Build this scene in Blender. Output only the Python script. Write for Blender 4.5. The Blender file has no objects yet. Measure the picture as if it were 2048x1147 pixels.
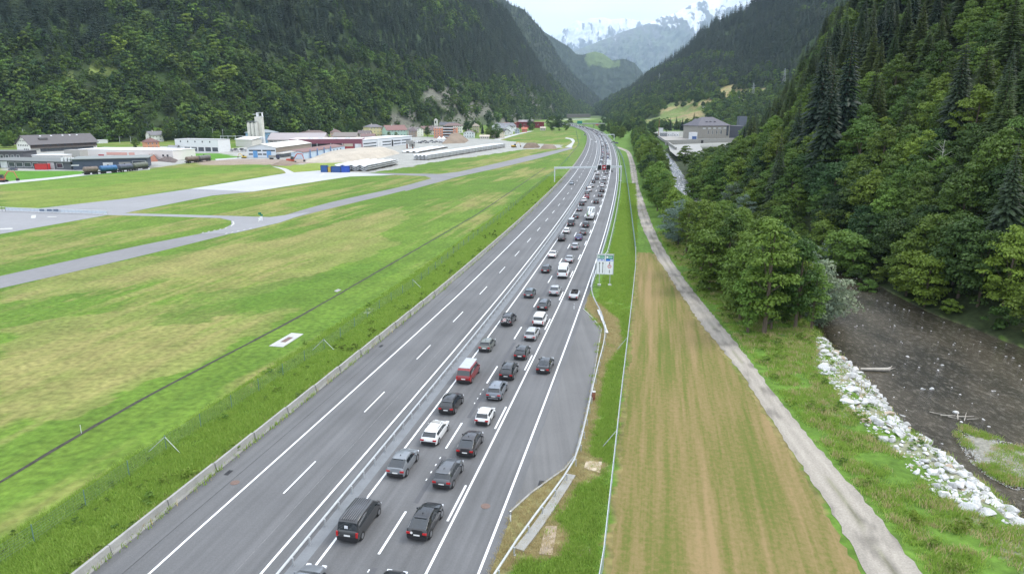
import bpy, math, random
import numpy as np
from mathutils import Vector, Matrix

# ------------------------------------------------------------------ camera, sky, sun
SC = bpy.context.scene
COL = SC.collection
FPX, HORV, CAMH = 1365.0, 218.0, 33.7
PITCH = math.atan((573.5 - HORV) / FPX)
cd = bpy.data.cameras.new('camera'); cam = bpy.data.objects.new('camera', cd); COL.objects.link(cam)
cam.location = (0, 0, CAMH); cam.rotation_euler = (math.pi / 2 - PITCH, 0, 0)
cd.sensor_width = 36.0; cd.lens = 36.0 * FPX / 2048.0
cd.clip_start = 0.5; cd.clip_end = 60000
SC.camera = cam

SUN_EL, SUN_AZ = math.radians(52), math.radians(72)     # azimuth clockwise from +Y
w = bpy.data.worlds.new('World'); SC.world = w; w.use_nodes = True
nt = w.node_tree; nt.nodes.clear()
wo = nt.nodes.new('ShaderNodeOutputWorld'); bg = nt.nodes.new('ShaderNodeBackground')
bg2 = nt.nodes.new('ShaderNodeBackground'); ad = nt.nodes.new('ShaderNodeAddShader')
sky = nt.nodes.new('ShaderNodeTexSky'); sky.sky_type = 'NISHITA'; sky.sun_disc = False
sky.sun_elevation = SUN_EL; sky.sun_rotation = SUN_AZ; sky.altitude = 1100; sky.air_density = 1.0; sky.dust_density = 2.0
bg.inputs['Strength'].default_value = 0.05
nt.links.new(sky.outputs[0], bg.inputs['Color'])
# high thin overcast over the blue
tc = nt.nodes.new('ShaderNodeTexCoord'); mp = nt.nodes.new('ShaderNodeMapping'); mp.inputs['Scale'].default_value = (1, 1, 3)
nz = nt.nodes.new('ShaderNodeTexNoise'); nz.inputs['Scale'].default_value = 2.6; nz.inputs['Detail'].default_value = 6
rp = nt.nodes.new('ShaderNodeValToRGB')
rp.color_ramp.elements[0].position = 0.35; rp.color_ramp.elements[0].color = (0.72, 0.80, 0.92, 1)
rp.color_ramp.elements[1].position = 0.62; rp.color_ramp.elements[1].color = (0.93, 0.95, 0.98, 1)
nt.links.new(tc.outputs['Generated'], mp.inputs[0]); nt.links.new(mp.outputs[0], nz.inputs[0]); nt.links.new(nz.outputs[0], rp.inputs[0])
nt.links.new(rp.outputs[0], bg2.inputs['Color']); bg2.inputs['Strength'].default_value = 0.80
# an overcast dome is brighter overhead than at the horizon
sx_ = nt.nodes.new('ShaderNodeSeparateXYZ'); nt.links.new(tc.outputs['Generated'], sx_.inputs[0]); mz_ = nt.nodes.new('ShaderNodeMapRange'); mz_.inputs[1].default_value = 0.0; mz_.inputs[2].default_value = 1.0; mz_.inputs[3].default_value = 0.82; mz_.inputs[4].default_value = 1.15
nt.links.new(sx_.outputs[2], mz_.inputs[0]); nt.links.new(mz_.outputs[0], bg2.inputs['Strength'])
nt.links.new(bg.outputs[0], ad.inputs[0]); nt.links.new(bg2.outputs[0], ad.inputs[1]); nt.links.new(ad.outputs[0], wo.inputs[0])

sd = bpy.data.lights.new('sun', 'SUN'); so = bpy.data.objects.new('sun', sd); COL.objects.link(so)
sd.energy = 1.35; sd.angle = math.radians(22); sd.color = (1.0, 0.965, 0.90)
sdir = Vector((math.sin(SUN_AZ) * math.cos(SUN_EL), math.cos(SUN_AZ) * math.cos(SUN_EL), math.sin(SUN_EL)))
so.rotation_euler = sdir.to_track_quat('Z', 'Y').to_euler(); so.location = (60, 20, 200)
vs = SC.view_settings
vs.view_transform = 'Standard'; vs.look = 'None'; vs.exposure = 0.90; vs.gamma = 1.0; vs.use_curve_mapping = False
SC.render.engine = 'CYCLES'
cy = SC.cycles
cy.use_denoising = True
cy.max_bounces = 6; cy.diffuse_bounces = 3; cy.glossy_bounces = 2; cy.transmission_bounces = 2
cy.volume_bounces = 0; cy.transparent_max_bounces = 6; cy.sample_clamp_indirect = 4.0

HAZE = 4.4e-5
RNG = np.random.default_rng(7)
random.seed(7)

# ------------------------------------------------------------------ projection helpers (photo pixel -> world)
CP, SP = math.cos(PITCH), math.sin(PITCH)
def ray(u, v):
    x = (u - 1024.0) / FPX; y = (573.5 - v) / FPX
    return x, CP + y * SP, -SP + y * CP
def G(u, v, z=0.0):
    d = ray(u, v); t = (z - CAMH) / d[2]
    return (d[0] * t, d[1] * t)
def atY(u, v, Y):
    d = ray(u, v); t = Y / d[1]
    return (d[0] * t, Y, CAMH + d[2] * t)
def proj(x, y, z):
    zc = z - CAMH
    dep = y * CP - zc * SP; up = y * SP + zc * CP
    return 1024 + FPX * x / dep, 573.5 - FPX * up / dep
def zat(x, y, v):
    # height at ground point (x,y) that projects to image row v
    yy = (573.5 - v) / FPX
    return CAMH + y * (-SP + yy * CP) / (CP + yy * SP)

# ------------------------------------------------------------------ noise
def _h(ix, iy, seed):
    h = (ix.astype(np.int64) * 374761393 + iy.astype(np.int64) * 668265263 + seed * 1442695041) & 0xffffffff
    h = ((h ^ (h >> 13)) * 1274126177) & 0xffffffff
    h = h ^ (h >> 16)
    return (h & 0xffffff) / float(0xffffff)
def vnoise(x, y, seed=0):
    x = np.asarray(x, float); y = np.asarray(y, float)
    ix = np.floor(x); iy = np.floor(y); fx = x - ix; fy = y - iy
    fx = fx * fx * (3 - 2 * fx); fy = fy * fy * (3 - 2 * fy)
    a = _h(ix, iy, seed); b = _h(ix + 1, iy, seed); c = _h(ix, iy + 1, seed); d = _h(ix + 1, iy + 1, seed)
    return (a * (1 - fx) + b * fx) * (1 - fy) + (c * (1 - fx) + d * fx) * fy
def fbm(x, y, seed=0, o=4):
    s = 0; a = 1.0; t = 0
    for i in range(o):
        s = s + a * vnoise(x, y, seed + i * 17); t += a
        x = x * 2.03 + 3.1; y = y * 2.03 - 1.7; a *= 0.5
    return s / t
def sstep(a, b, x):
    t = np.clip((x - a) / (b - a), 0, 1); return t * t * (3 - 2 * t)

# ------------------------------------------------------------------ object helpers
def tag(o, label=None, cat=None, group=None, kind=None):
    if label: o['label'] = label
    if cat: o['category'] = cat
    if group: o['group'] = group
    if kind: o['kind'] = kind
    return o
def link(name, me, parent=None, loc=None, rotz=0.0):
    o = bpy.data.objects.new(name, me); COL.objects.link(o)
    if parent is not None: o.parent = parent
    if loc is not None: o.location = loc
    if rotz: o.rotation_euler = (0, 0, rotz)
    return o
def thing(name, label, cat, loc=(0, 0, 0), rotz=0.0, group=None):
    o = link(name, None, None, loc, rotz); o.empty_display_size = 0.3
    return tag(o, label, cat, group)
def copy_tree(o, parent=None):
    c = o.copy(); COL.objects.link(c); c.parent = parent
    for k in ('label', 'category', 'group'):
        pass
    for ch in list(o.children): copy_tree(ch, c)
    return c

class MB:
    def __init__(s): s.v = []; s.f = []; s.m = []; s.mats = []
    def mi(s, mat):
        if mat is None: return 0
        if mat not in s.mats: s.mats.append(mat)
        return s.mats.index(mat)
    def add(s, verts, faces, mat=None):
        b = len(s.v); s.v.extend([tuple(map(float, p)) for p in verts]); k = s.mi(mat)
        for f in faces: s.f.append(tuple(b + i for i in f)); s.m.append(k)
        return s
    def box(s, c, d, mat=None, rz=0.0, M=None):
        x, y, z = d[0] / 2, d[1] / 2, d[2] / 2
        P = [(-x, -y, -z), (x, -y, -z), (x, y, -z), (-x, y, -z), (-x, -y, z), (x, -y, z), (x, y, z), (-x, y, z)]
        if M is not None: P = [tuple(M @ Vector(p)) for p in P]
        ca, sa = math.cos(rz), math.sin(rz)
        P = [(c[0] + p[0] * ca - p[1] * sa, c[1] + p[0] * sa + p[1] * ca, c[2] + p[2]) for p in P]
        return s.add(P, [(0, 3, 2, 1), (4, 5, 6, 7), (0, 1, 5, 4), (1, 2, 6, 5), (2, 3, 7, 6), (3, 0, 4, 7)], mat)
    def tube(s, a, b, r0, r1=None, n=8, mat=None, cap=True):
        if r1 is None: r1 = r0
        a = Vector(a); b = Vector(b); d = b - a
        if d.length < 1e-6: return s
        q = d.to_track_quat('Z', 'Y'); P = []
        for (c, r) in ((a, r0), (b, r1)):
            for i in range(n):
                t = 2 * math.pi * i / n
                P.append(tuple(c + q @ Vector((r * math.cos(t), r * math.sin(t), 0))))
        F = [(i, (i + 1) % n, n + (i + 1) % n, n + i) for i in range(n)]
        if cap: F += [tuple(range(n - 1, -1, -1)), tuple(range(n, 2 * n))]
        return s.add(P, F, mat)
    def prism(s, poly, z0, z1, mat=None):
        n = len(poly); P = [(p[0], p[1], z0) for p in poly] + [(p[0], p[1], z1) for p in poly]
        F = [tuple(range(n - 1, -1, -1)), tuple(range(n, 2 * n))] + [(i, (i + 1) % n, n + (i + 1) % n, n + i) for i in range(n)]
        return s.add(P, F, mat)
    def mesh(s, name, mat=None, smooth=False, sharp=None):
        me = bpy.data.meshes.new(name); me.from_pydata(s.v, [], s.f)
        if s.mats:
            for m in s.mats: me.materials.append(m)
            me.polygons.foreach_set('material_index', s.m)
        elif mat: me.materials.append(mat)
        me.validate(); me.update()
        if smooth:
            me.shade_smooth()
            if sharp: me.set_sharp_from_angle(angle=math.radians(sharp))
        return me
    def build(s, name, mat=None, parent=None, smooth=False, sharp=None, loc=None, rotz=0.0):
        return link(name, s.mesh(name, mat, smooth, sharp), parent, loc, rotz)

def np_mesh(name, V, F, mat=None, smooth=True):
    V = np.asarray(V, np.float32); F = np.asarray(F, np.int32)
    me = bpy.data.meshes.new(name)
    n = F.shape[1]
    me.vertices.add(len(V)); me.vertices.foreach_set('co', V.ravel())
    me.loops.add(F.size); me.loops.foreach_set('vertex_index', F.ravel())
    me.polygons.add(len(F)); me.polygons.foreach_set('loop_start', np.arange(0, F.size, n, dtype=np.int32))
    me.polygons.foreach_set('loop_total', np.full(len(F), n, np.int32))
    if smooth: me.polygons.foreach_set('use_smooth', np.ones(len(F), bool))
    if mat: me.materials.append(mat)
    me.update(calc_edges=True)
    return me
def grid_faces(nr, nc):
    i = np.arange(nr - 1)[:, None]; j = np.arange(nc - 1)[None, :]
    a = (i * nc + j).ravel()
    return np.stack([a, a + 1, a + nc + 1, a + nc], 1)
def set_attr(me, name, data, typ='FLOAT_COLOR'):
    at = me.attributes.new(name, typ, 'POINT')
    d = np.asarray(data, np.float32)
    if typ == 'FLOAT_COLOR':
        if d.shape[1] == 3: d = np.concatenate([d, np.ones((len(d), 1), np.float32)], 1)
        at.data.foreach_set('color', d.ravel())
    else: at.data.foreach_set('value', d.ravel())

# ------------------------------------------------------------------ materials
def _new(name):
    m = bpy.data.materials.new(name); m.use_nodes = True
    return m, m.node_tree, m.node_tree.nodes['Principled BSDF']
def N(t, kind, **kw):
    n = t.nodes.new(kind)
    for k, v in kw.items(): n.inputs[k].default_value = v
    return n
def mulcol(t, a, b, fac=1.0, mode='MULTIPLY'):
    m = t.nodes.new('ShaderNodeMix'); m.data_type = 'RGBA'; m.blend_type = mode; m.inputs[0].default_value = fac
    t.links.new(a, m.inputs[6]); t.links.new(b, m.inputs[7]); return m.outputs[2]
def noise_gray(t, scale, lo, hi, detail=4, vec=None, p0=0.3, p1=0.7):
    n = N(t, 'ShaderNodeTexNoise', Scale=scale, Detail=detail)
    if vec is not None: t.links.new(vec, n.inputs['Vector'])
    r = t.nodes.new('ShaderNodeMapRange'); r.inputs[1].default_value = p0; r.inputs[2].default_value = p1
    r.inputs[3].default_value = lo; r.inputs[4].default_value = hi
    t.links.new(n.outputs[0], r.inputs[0]); return r.outputs[0], n
def mat(name, col, rough=0.7, metal=0.0, var=0.12, scale=3.0, bump=0.0, bscale=20.0, spec=0.5, coat=0.0, stretch=None):
    m, t, b = _new(name)
    b.inputs['Roughness'].default_value = rough; b.inputs['Metallic'].default_value = metal
    b.inputs['Specular IOR Level'].default_value = spec
    if coat: b.inputs['Coat Weight'].default_value = coat; b.inputs['Coat Roughness'].default_value = 0.05
    co = t.nodes.new('ShaderNodeTexCoord'); vec = co.outputs['Object']
    if stretch:
        mpn = t.nodes.new('ShaderNodeMapping'); mpn.inputs['Scale'].default_value = stretch
        t.links.new(vec, mpn.inputs[0]); vec = mpn.outputs[0]
    rgb = t.nodes.new('ShaderNodeRGB'); rgb.outputs[0].default_value = (*col, 1)
    g, _ = noise_gray(t, scale, 1 - var, 1 + var, 5, vec)
    g2, _ = noise_gray(t, scale * 9, 1 - var * .6, 1 + var * .6, 3, vec)
    o = mulcol(t, rgb.outputs[0], g); o = mulcol(t, o, g2)
    t.links.new(o, b.inputs['Base Color'])
    if bump:
        _, n = noise_gray(t, bscale, 0, 1, 4, vec)
        bp = N(t, 'ShaderNodeBump', Strength=bump, Distance=0.05); t.links.new(n.outputs[0], bp.inputs['Height'])
        t.links.new(bp.outputs[0], b.inputs['Normal'])
    return m

def foliage(name, c0, c1, transl=0.25, rough=0.6, place=True):
    m, t, b = _new(name)
    geo = t.nodes.new('ShaderNodeNewGeometry'); oi = t.nodes.new('ShaderNodeObjectInfo')
    r = t.nodes.new('ShaderNodeValToRGB')
    r.color_ramp.elements[0].color = (*c0, 1); r.color_ramp.elements[1].color = (*c1, 1)
    mx = t.nodes.new('ShaderNodeMath'); mx.operation = 'MULTIPLY_ADD'; mx.inputs[1].default_value = 0.55
    m2 = t.nodes.new('ShaderNodeMath'); m2.operation = 'MULTIPLY'; m2.inputs[1].default_value = 0.45
    t.links.new(geo.outputs['Random Per Island'], m2.inputs[0]); t.links.new(oi.outputs['Random'], mx.inputs[0]); t.links.new(m2.outputs[0], mx.inputs[2])
    t.links.new(mx.outputs[0], r.inputs[0])
    b.inputs['Roughness'].default_value = rough; b.inputs['Specular IOR Level'].default_value = 0.25
    # stands of trees differ in tone from place to place
    g1, _ = noise_gray(t, 0.045, 0.66, 1.42, 3, oi.outputs['Location'], .32, .68)
    nz2 = N(t, 'ShaderNodeTexNoise', Scale=0.11, Detail=2); t.links.new(oi.outputs['Location'], nz2.inputs[0])
    hr = t.nodes.new('ShaderNodeValToRGB'); hr.color_ramp.elements[0].position = .35; hr.color_ramp.elements[0].color = (.82, .96, 1.15, 1); hr.color_ramp.elements[1].position = .65; hr.color_ramp.elements[1].color = (1.16, 1.04, .85, 1); t.links.new(nz2.outputs[0], hr.inputs[0])
    fc = mulcol(t, mulcol(t, r.outputs[0], g1), hr.outputs[0]) if place else r.outputs[0]
    t.links.new(fc, b.inputs['Base Color'])
    tr = t.nodes.new('ShaderNodeBsdfTranslucent'); t.links.new(fc, tr.inputs[0])
    ms = t.nodes.new('ShaderNodeMixShader'); ms.inputs[0].default_value = transl
    out = t.nodes['Material Output']
    t.links.new(b.outputs[0], ms.inputs[1]); t.links.new(tr.outputs[0], ms.inputs[2]); t.links.new(ms.outputs[0], out.inputs[0])
    return m

def attr_mat(name, attr, rough=0.9, fine=0.25, bump=0.35, spec=0.2, s1=1.7, s2=0.12):
    # base colour by place comes from the mesh attribute, grain from noise
    m, t, b = _new(name)
    a = t.nodes.new('ShaderNodeAttribute'); a.attribute_name = attr
    co = t.nodes.new('ShaderNodeTexCoord'); vec = co.outputs['Object']
    g, _ = noise_gray(t, s1, 1 - fine, 1 + fine, 6, vec); g2, _ = noise_gray(t, s2, 1 - fine * .5, 1 + fine * .5, 4, vec)
    o = mulcol(t, a.outputs[0], g); o = mulcol(t, o, g2)
    t.links.new(o, b.inputs['Base Color']); b.inputs['Roughness'].default_value = rough; b.inputs['Specular IOR Level'].default_value = spec
    _, n = noise_gray(t, s1 * 2.2, 0, 1, 6, vec)
    bp = N(t, 'ShaderNodeBump', Strength=bump, Distance=0.25); t.links.new(n.outputs[0], bp.inputs['Height'])
    t.links.new(bp.outputs[0], b.inputs['Normal'])
    return m

def objcol(name, rough=0.3, metal=0.0, coat=0.0, spec=0.5):
    m, t, b = _new(name)
    oi = t.nodes.new('ShaderNodeObjectInfo'); co = t.nodes.new('ShaderNodeTexCoord')
    g, _ = noise_gray(t, 2.5, 0.93, 1.05, 4, co.outputs['Object'])
    o = mulcol(t, oi.outputs['Color'], g)
    t.links.new(o, b.inputs['Base Color'])
    b.inputs['Roughness'].default_value = rough; b.inputs['Metallic'].default_value = metal; b.inputs['Specular IOR Level'].default_value = spec
    if coat: b.inputs['Coat Weight'].default_value = coat; b.inputs['Coat Roughness'].default_value = 0.04; b.inputs['Coat IOR'].default_value = 1.5
    return m

M = {}
M['paint'] = objcol('car_paint', 0.38, 0.10, 0.75)
M['wall'] = objcol('wall_render', 0.85)
M['roofc'] = objcol('roof_cover', 0.75)
M['glass'] = mat('dark_glass', (0.015, 0.02, 0.024), 0.06, 0, 0.05, 1.0, spec=0.9)
M['pane'] = mat('window_pane', (0.05, 0.06, 0.075), 0.15, 0, 0.2, 0.7, spec=0.8)
M['black'] = mat('black_plastic', (0.018, 0.018, 0.02), 0.55, 0, 0.1)
M['tyre'] = mat('tyre_rubber', (0.02, 0.02, 0.02), 0.8, 0, 0.1)
M['rim'] = mat('alloy_rim', (0.35, 0.36, 0.38), 0.35, 0.7, 0.1)
M['red_lamp'] = mat('red_lamp', (0.42, 0.012, 0.015), 0.2, 0, 0.1, coat=0.5)
M['clear_lamp'] = mat('clear_lamp', (0.7, 0.72, 0.75), 0.15, 0.2, 0.05)
M['plate'] = mat('number_plate', (0.78, 0.78, 0.76), 0.4, 0, 0.03)
M['white'] = mat('road_paint', (0.80, 0.80, 0.79), 0.6, 0, 0.07, 1.3)
M['whitemetal'] = mat('white_metal', (0.72, 0.73, 0.73), 0.45, 0, 0.06)
M['steel'] = mat('galvanised_steel', (0.47, 0.49, 0.50), 0.45, 0.35, 0.12, 2.0)
M['greensteel'] = mat('green_steel', (0.14, 0.24, 0.20), 0.5, 0.2, 0.1)
M['concrete'] = mat('concrete', (0.31, 0.305, 0.285), 0.85, 0, 0.13, 0.8, 0.3, 12)
M['concrete_pale'] = mat('pale_concrete', (0.43, 0.43, 0.42), 0.8, 0, 0.12, 0.5, 0.2, 8)
M['precast'] = mat('precast_concrete', (0.60, 0.615, 0.62), 0.8, 0, 0.16, 0.3, 0.15, 6)
M['slab'] = mat('median_slab', (0.185, 0.195, 0.205), 0.8, 0, 0.10, 0.7)
M['bark'] = mat('bark', (0.11, 0.085, 0.06), 0.9, 0, 0.3, 3.0, 0.4, 12, stretch=(1, 1, 0.2))
M['birch'] = mat('pale_bark', (0.42, 0.40, 0.36), 0.85, 0, 0.35, 2.0, 0.3, 12)
M['driftwood'] = mat('driftwood', (0.45, 0.41, 0.35), 0.85, 0, 0.2, 3)
M['rust'] = mat('rusty_iron', (0.25, 0.10, 0.06), 0.8, 0.1, 0.25, 4)
M['soil'] = mat('soil', (0.15, 0.11, 0.075), 0.95, 0, 0.3, 0.5, 0.6, 3)
M['dark'] = mat('opening_shade', (0.012, 0.012, 0.014), 0.8, 0, 0.1)  # near-black colour standing in for the shade inside openings
M['rock'] = mat('white_granite', (0.60, 0.595, 0.58), 0.85, 0, 0.30, 0.9, 0.6, 5)
M['rock_grey'] = mat('grey_granite', (0.42, 0.415, 0.40), 0.85, 0, 0.30, 0.9, 0.6, 5)
M['rock_brown'] = mat('brown_granite', (0.42, 0.33, 0.25), 0.85, 0, 0.25, 0.9, 0.5, 5)
M['leaf_a'] = foliage('broad_leaves', (0.038, 0.072, 0.012), (0.110, 0.180, 0.026))
M['leaf_b'] = foliage('bright_leaves', (0.070, 0.122, 0.018), (0.165, 0.250, 0.036))
M['leaf_c'] = foliage('willow_leaves', (0.12, 0.165, 0.10), (0.22, 0.27, 0.18))
M['leaf_d'] = foliage('dark_leaves', (0.020, 0.044, 0.012), (0.055, 0.105, 0.022))
M['needle'] = foliage('spruce_needles', (0.011, 0.024, 0.013), (0.040, 0.064, 0.030), 0.15)
M['needle_l'] = foliage('larch_needles', (0.034, 0.056, 0.015), (0.076, 0.108, 0.028), 0.25)
M['grassblade'] = foliage('grass_blades', (0.20, 0.34, 0.045), (0.38, 0.50, 0.11), 0.5, .6, False)
M['drygrass'] = foliage('dry_grass_blades', (0.42, 0.36, 0.18), (0.60, 0.50, 0.27), 0.4, .6, False)
# ------------------------------------------------------------------ motorway alignment
_c = [(-6.5, 44.1), (-3.4, 58.3), (-1.0, 70.2), (4.7, 97.5), (12.0, 134.9), (20.3, 178.7), (34.9, 261.1), (58.1, 404.0), (68.5, 480.5), (96.9, 703.1), (124.0, 973.6), (137.5, 1250.7)]
_co = np.polyfit([p[1] for p in _c], [p[0] for p in _c], 5)
_ys = np.concatenate([np.linspace(44, 1200, 120)])
_xs = np.polyval(_co, _ys)
_sl = np.polyval(np.polyder(_co), 44)
_yb = np.array([0.0, 20.0, 32.0]); _xb = _xs[0] + (_yb - 44) * _sl
_ya = np.array([1260., 1330., 1420., 1520., 1640., 1800.]); _xa = np.array([137.6, 139.5, 138.5, 133.0, 121.0, 98.0])
CY = np.concatenate([_yb, _ys, _ya]); CX = np.concatenate([_xb, _xs, _xa])
_g = np.linspace(0, 1800, 901); _gx = np.interp(_g, CY, CX)
_k = np.ones(15) / 15; _gs = np.convolve(np.pad(_gx, 7, mode='edge'), _k, 'valid'); _gs[:12] = _gx[:12]; _gs[-10:] = _gx[-10:]
CX, CY = _gs, _g
_d = np.hypot(np.diff(CX), np.diff(CY)); CS = np.concatenate([[0], np.cumsum(_d)])
def cpt(s):
    x = np.interp(s, CS, CX); y = np.interp(s, CS, CY)
    x2 = np.interp(s + 2, CS, CX); y2 = np.interp(s + 2, CS, CY); x1 = np.interp(s - 2, CS, CX); y1 = np.interp(s - 2, CS, CY)
    tx, ty = x2 - x1, y2 - y1; l = np.hypot(tx, ty) + 1e-9
    return x, y, tx / l, ty / l
def off(s, o):            # point at arc length s, offset o to the right
    x, y, tx, ty = cpt(np.asarray(s, float)); return x + ty * o, y - tx * o
def s_of_y(y): return np.interp(y, CY, CS)
TAP_S = s_of_y(np.array([44., 120., 400., 900., 1400.]))
def offA(s): return np.interp(s, TAP_S, [-20.3, -19.4, -18.7, -17.6, -17.0])
def offB(s): return np.interp(s, TAP_S, [-12.1, -11.6, -11.1, -10.9, -10.8])
def offL1(s): return np.interp(s, TAP_S, [-8.55, -8.3, -8.1, -8.0, -8.0])
def offD(s): return np.interp(s, TAP_S, [3.85, 3.75, 3.6, 3.6, 3.6])
def offBar(s): return np.interp(s, TAP_S, [-24.6, -23.3, -22.2, -20.6, -19.8])
SMAX = float(s_of_y(1790.0)); SMIN = float(s_of_y(20.0))
def nearest_s(x, y):
    s = s_of_y(y)
    for _ in range(3):
        cx, cy_, tx, ty = cpt(s); s = s + ((x - cx) * tx + (y - cy_) * ty)
    cx, cy_, tx, ty = cpt(s); return s, (x - cx) * ty - (y - cy_) * tx

# ------------------------------------------------------------------ river banks
_rl = [(2060, 1035), (1950, 950), (1830, 860), (1760, 770), (1650, 665), (1590, 560), (1480, 470), (1390, 415), (1350, 385), (1325, 340), (1300, 300), (1280, 280), (1265, 262)]
_rr = [(2300, 820), (2048, 700), (1850, 625), (1700, 545), (1600, 480), (1480, 430), (1402, 398), (1370, 360), (1345, 320), (1320, 292), (1302, 275), (1288, 265)]
WZ = -4.0
RL = np.array([(45, 20), (49, 45)] + [G(u, v, WZ) for u, v in _rl]); RR = np.array([(88, 20), (84, 50)] + [G(u, v, WZ) for u, v in _rr])
RLx = lambda y: np.interp(y, RL[:, 1], RL[:, 0]); RRx = lambda y: np.maximum(np.interp(y, RR[:, 1], RR[:, 0]), RLx(y) + 7)

def ground_z(x, y):
    x = np.asarray(x, float); y = np.asarray(y, float)
    L = RLx(y); R = RRx(y)
    wob = (fbm(x / 9, y / 9, 5) - 0.5) * 2.4
    L = L + wob; R = R + wob
    w_ = np.interp(y, [40, 110, 150, 400], [9, 9, 6, 6])
    zl = WZ - 0.8 + (0.8 - WZ) * sstep(0, 1, (L - x + 1.2) / w_)      # left bank
    d = x - R
    fade = 1 - sstep(480, 720, y)
    hill = np.where(d > 0, 0.35 * np.minimum(d, 6) + 0.86 * np.maximum(d - 6, 0), 0)
    nose = sstep(.33, .46, x / np.maximum(y, 1)); hill = hill * (0.85 + 0.3 * fbm(x / 40, y / 40, 9)) * fade * ((1 - .82 * sstep(225, 400, y)) * (1 - nose) + nose)
    flat = 4.0 * sstep(0, 8, d) * (1 - fade)
    zr = WZ - 0.8 + 0.8 * sstep(-1, 1, d) + hill + flat
    z = np.where(x < (L + R) / 2, zl, zr)
    z = np.minimum(z, 260)
    z = np.where(x < L - w_ - 2, 0.0, z)
    # far embankment left of the motorway
    return z

# ------------------------------------------------------------------ ground sheet
def axis_y():
    a = [-40, -10, 10, 25, 36]; y = 40.0
    while y < 7000: a.append(y); y += max(0.35, y * 0.0085)
    return np.array(a + [9000, 14000, 20000])
def axis_x():
    c = 18.0; r = [0.0]; d = 0.0
    while d < 900: d += 0.6 + max(0, d - 66) * 0.012; r.append(d)
    r = np.array(r + [2000, 5000, 12000]); return np.concatenate([c - r[:0:-1], c + r])
GX, GY = axis_x(), axis_y()
XX, YY = np.meshgrid(GX, GY); xf, yf = XX.ravel(), YY.ravel()
zf = ground_z(xf, yf)

def in_poly(x, y, poly):
    c = np.zeros(x.shape, bool); n = len(poly); j = n - 1
    for i in range(n):
        xi, yi = poly[i]; xj, yj = poly[j]
        m = ((yi > y) != (yj > y)) & (x < (xj - xi) * (y - yi) / (yj - yi + 1e-12) + xi)
        c ^= m; j = i
    return c
def ppoly(px): return [G(u, v) for u, v in px]
def blend(col, m, c):
    m = np.clip(m, 0, 1)[:, None]; return col * (1 - m) + np.asarray(c)[None, :] * m
GREEN = (0.115, 0.190, 0.025); GREEN2 = (0.078, 0.152, 0.018); DRY = (0.225, 0.215, 0.068); STRAW = (0.245, 0.225, 0.080); LUSH = (0.088, 0.168, 0.022)
col = np.tile(np.array(GREEN), (len(xf), 1))
# rotate into the airfield's own direction for streaks
a0 = np.array(G(0, 577)); a1 = np.array(G(1010, 330)); ad_ = (a1 - a0) / np.linalg.norm(a1 - a0); an = np.array([-ad_[1], ad_[0]])
al = xf * ad_[0] + yf * ad_[1]; ac = xf * an[0] + yf * an[1]
n1 = fbm(al / 60, ac / 13, 21, 5); n2 = fbm(al / 22, ac / 4.0, 31, 4); n3 = fbm(xf / 3.5, yf / 3.5, 41, 3)
s_all, o_all = nearest_s(xf, np.clip(yf, 5, 1780))
near = sstep(1500, 700, yf)
col = blend(col, 0.55 * sstep(0.40, 0.62, fbm(al / 90, ac / 30, 77)), GREEN2)
dry = sstep(0.48, 0.60, 0.6 * n1 + 0.4 * n2) * 0.85
dry *= (1 - 0.55 * sstep(0.5, 0.7, n3)) * near
lf = o_all < -25
# field patches seen in the photo
def patch(px, amount, c, soft=None, jit=7.0):
    global col
    jx = xf + (fbm(xf / jit, yf / jit, 61) - .5) * jit * 1.3; jy = yf + (fbm(xf / jit, yf / jit, 67) - .5) * jit * 1.3
    m = in_poly(jx, jy, ppoly(px)).astype(float) * amount * (0.62 + 0.38 * sstep(0.35, 0.6, n2))
    col = blend(col, m, c)
col = blend(col, dry * lf, DRY)
_d0 = np.array(G(0, 962)); _d1 = np.array(G(820, 505)); _dv = (_d1 - _d0) / np.linalg.norm(_d1 - _d0); q1 = xf * _dv[0] + yf * _dv[1]; q2 = xf * -_dv[1] + yf * _dv[0]
n4 = fbm(q1 / 26, q2 / 1.1, 35, 4)
col = blend(col, lf * near * .55 * sstep(.52, .68, n4) * sstep(.38, .55, n1), STRAW); col = blend(col, lf * near * .4 * sstep(.50, .34, n4), GREEN2)
patch([(0, 575), (240, 520), (560, 480), (800, 412), (815, 440), (700, 500), (540, 535), (300, 560), (120, 590), (0, 610)], 0.6, STRAW)
patch([(0, 660), (150, 625), (420, 600), (560, 540), (770, 470), (800, 490), (600, 560), (300, 640), (560, 615), (600, 620), (350, 740), (120, 840), (0, 850), (0, 700)], 0.58, STRAW)
patch([(300, 650), (400, 590), (560, 562), (760, 520), (800, 540), (690, 590), (600, 612), (420, 640)], 0.7, GREEN2)
patch([(740, 362), (860, 346), (1000, 322), (1080, 300), (1060, 318), (960, 340), (860, 350)], 0.6, STRAW, jit=20)
patch([(0, 372), (120, 362), (400, 340), (575, 333), (640, 336), (560, 346), (250, 396), (75, 416), (0, 412)], 0.7, (0.20, 0.235, 0.05), jit=14)
patch([(0, 340), (150, 340), (300, 338), (560, 326), (500, 340), (250, 368), (0, 385)], 0.75, (0.10, 0.20, 0.022), jit=14)
patch([(1168, 285), (1172, 300), (1155, 330), (1132, 360), (1118, 352), (1140, 318), (1155, 290)], 0.8, (0.33, 0.26, 0.11), jit=6)
# verge between barrier and fence: long lush grass
bar = offBar(s_all)
vg = sstep(-9.5, -7.0, o_all - bar) * sstep(0.6, -0.2, o_all - bar) * (yf < 1500)
col = blend(col, vg * 0.85, LUSH)
col = blend(col, sstep(-1.3, -0.3, o_all - bar) * sstep(0.8, 0.0, o_all - bar) * 0.6 * sstep(.35, .6, n3) * (yf < 700), (0.17, 0.13, 0.075))
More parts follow.
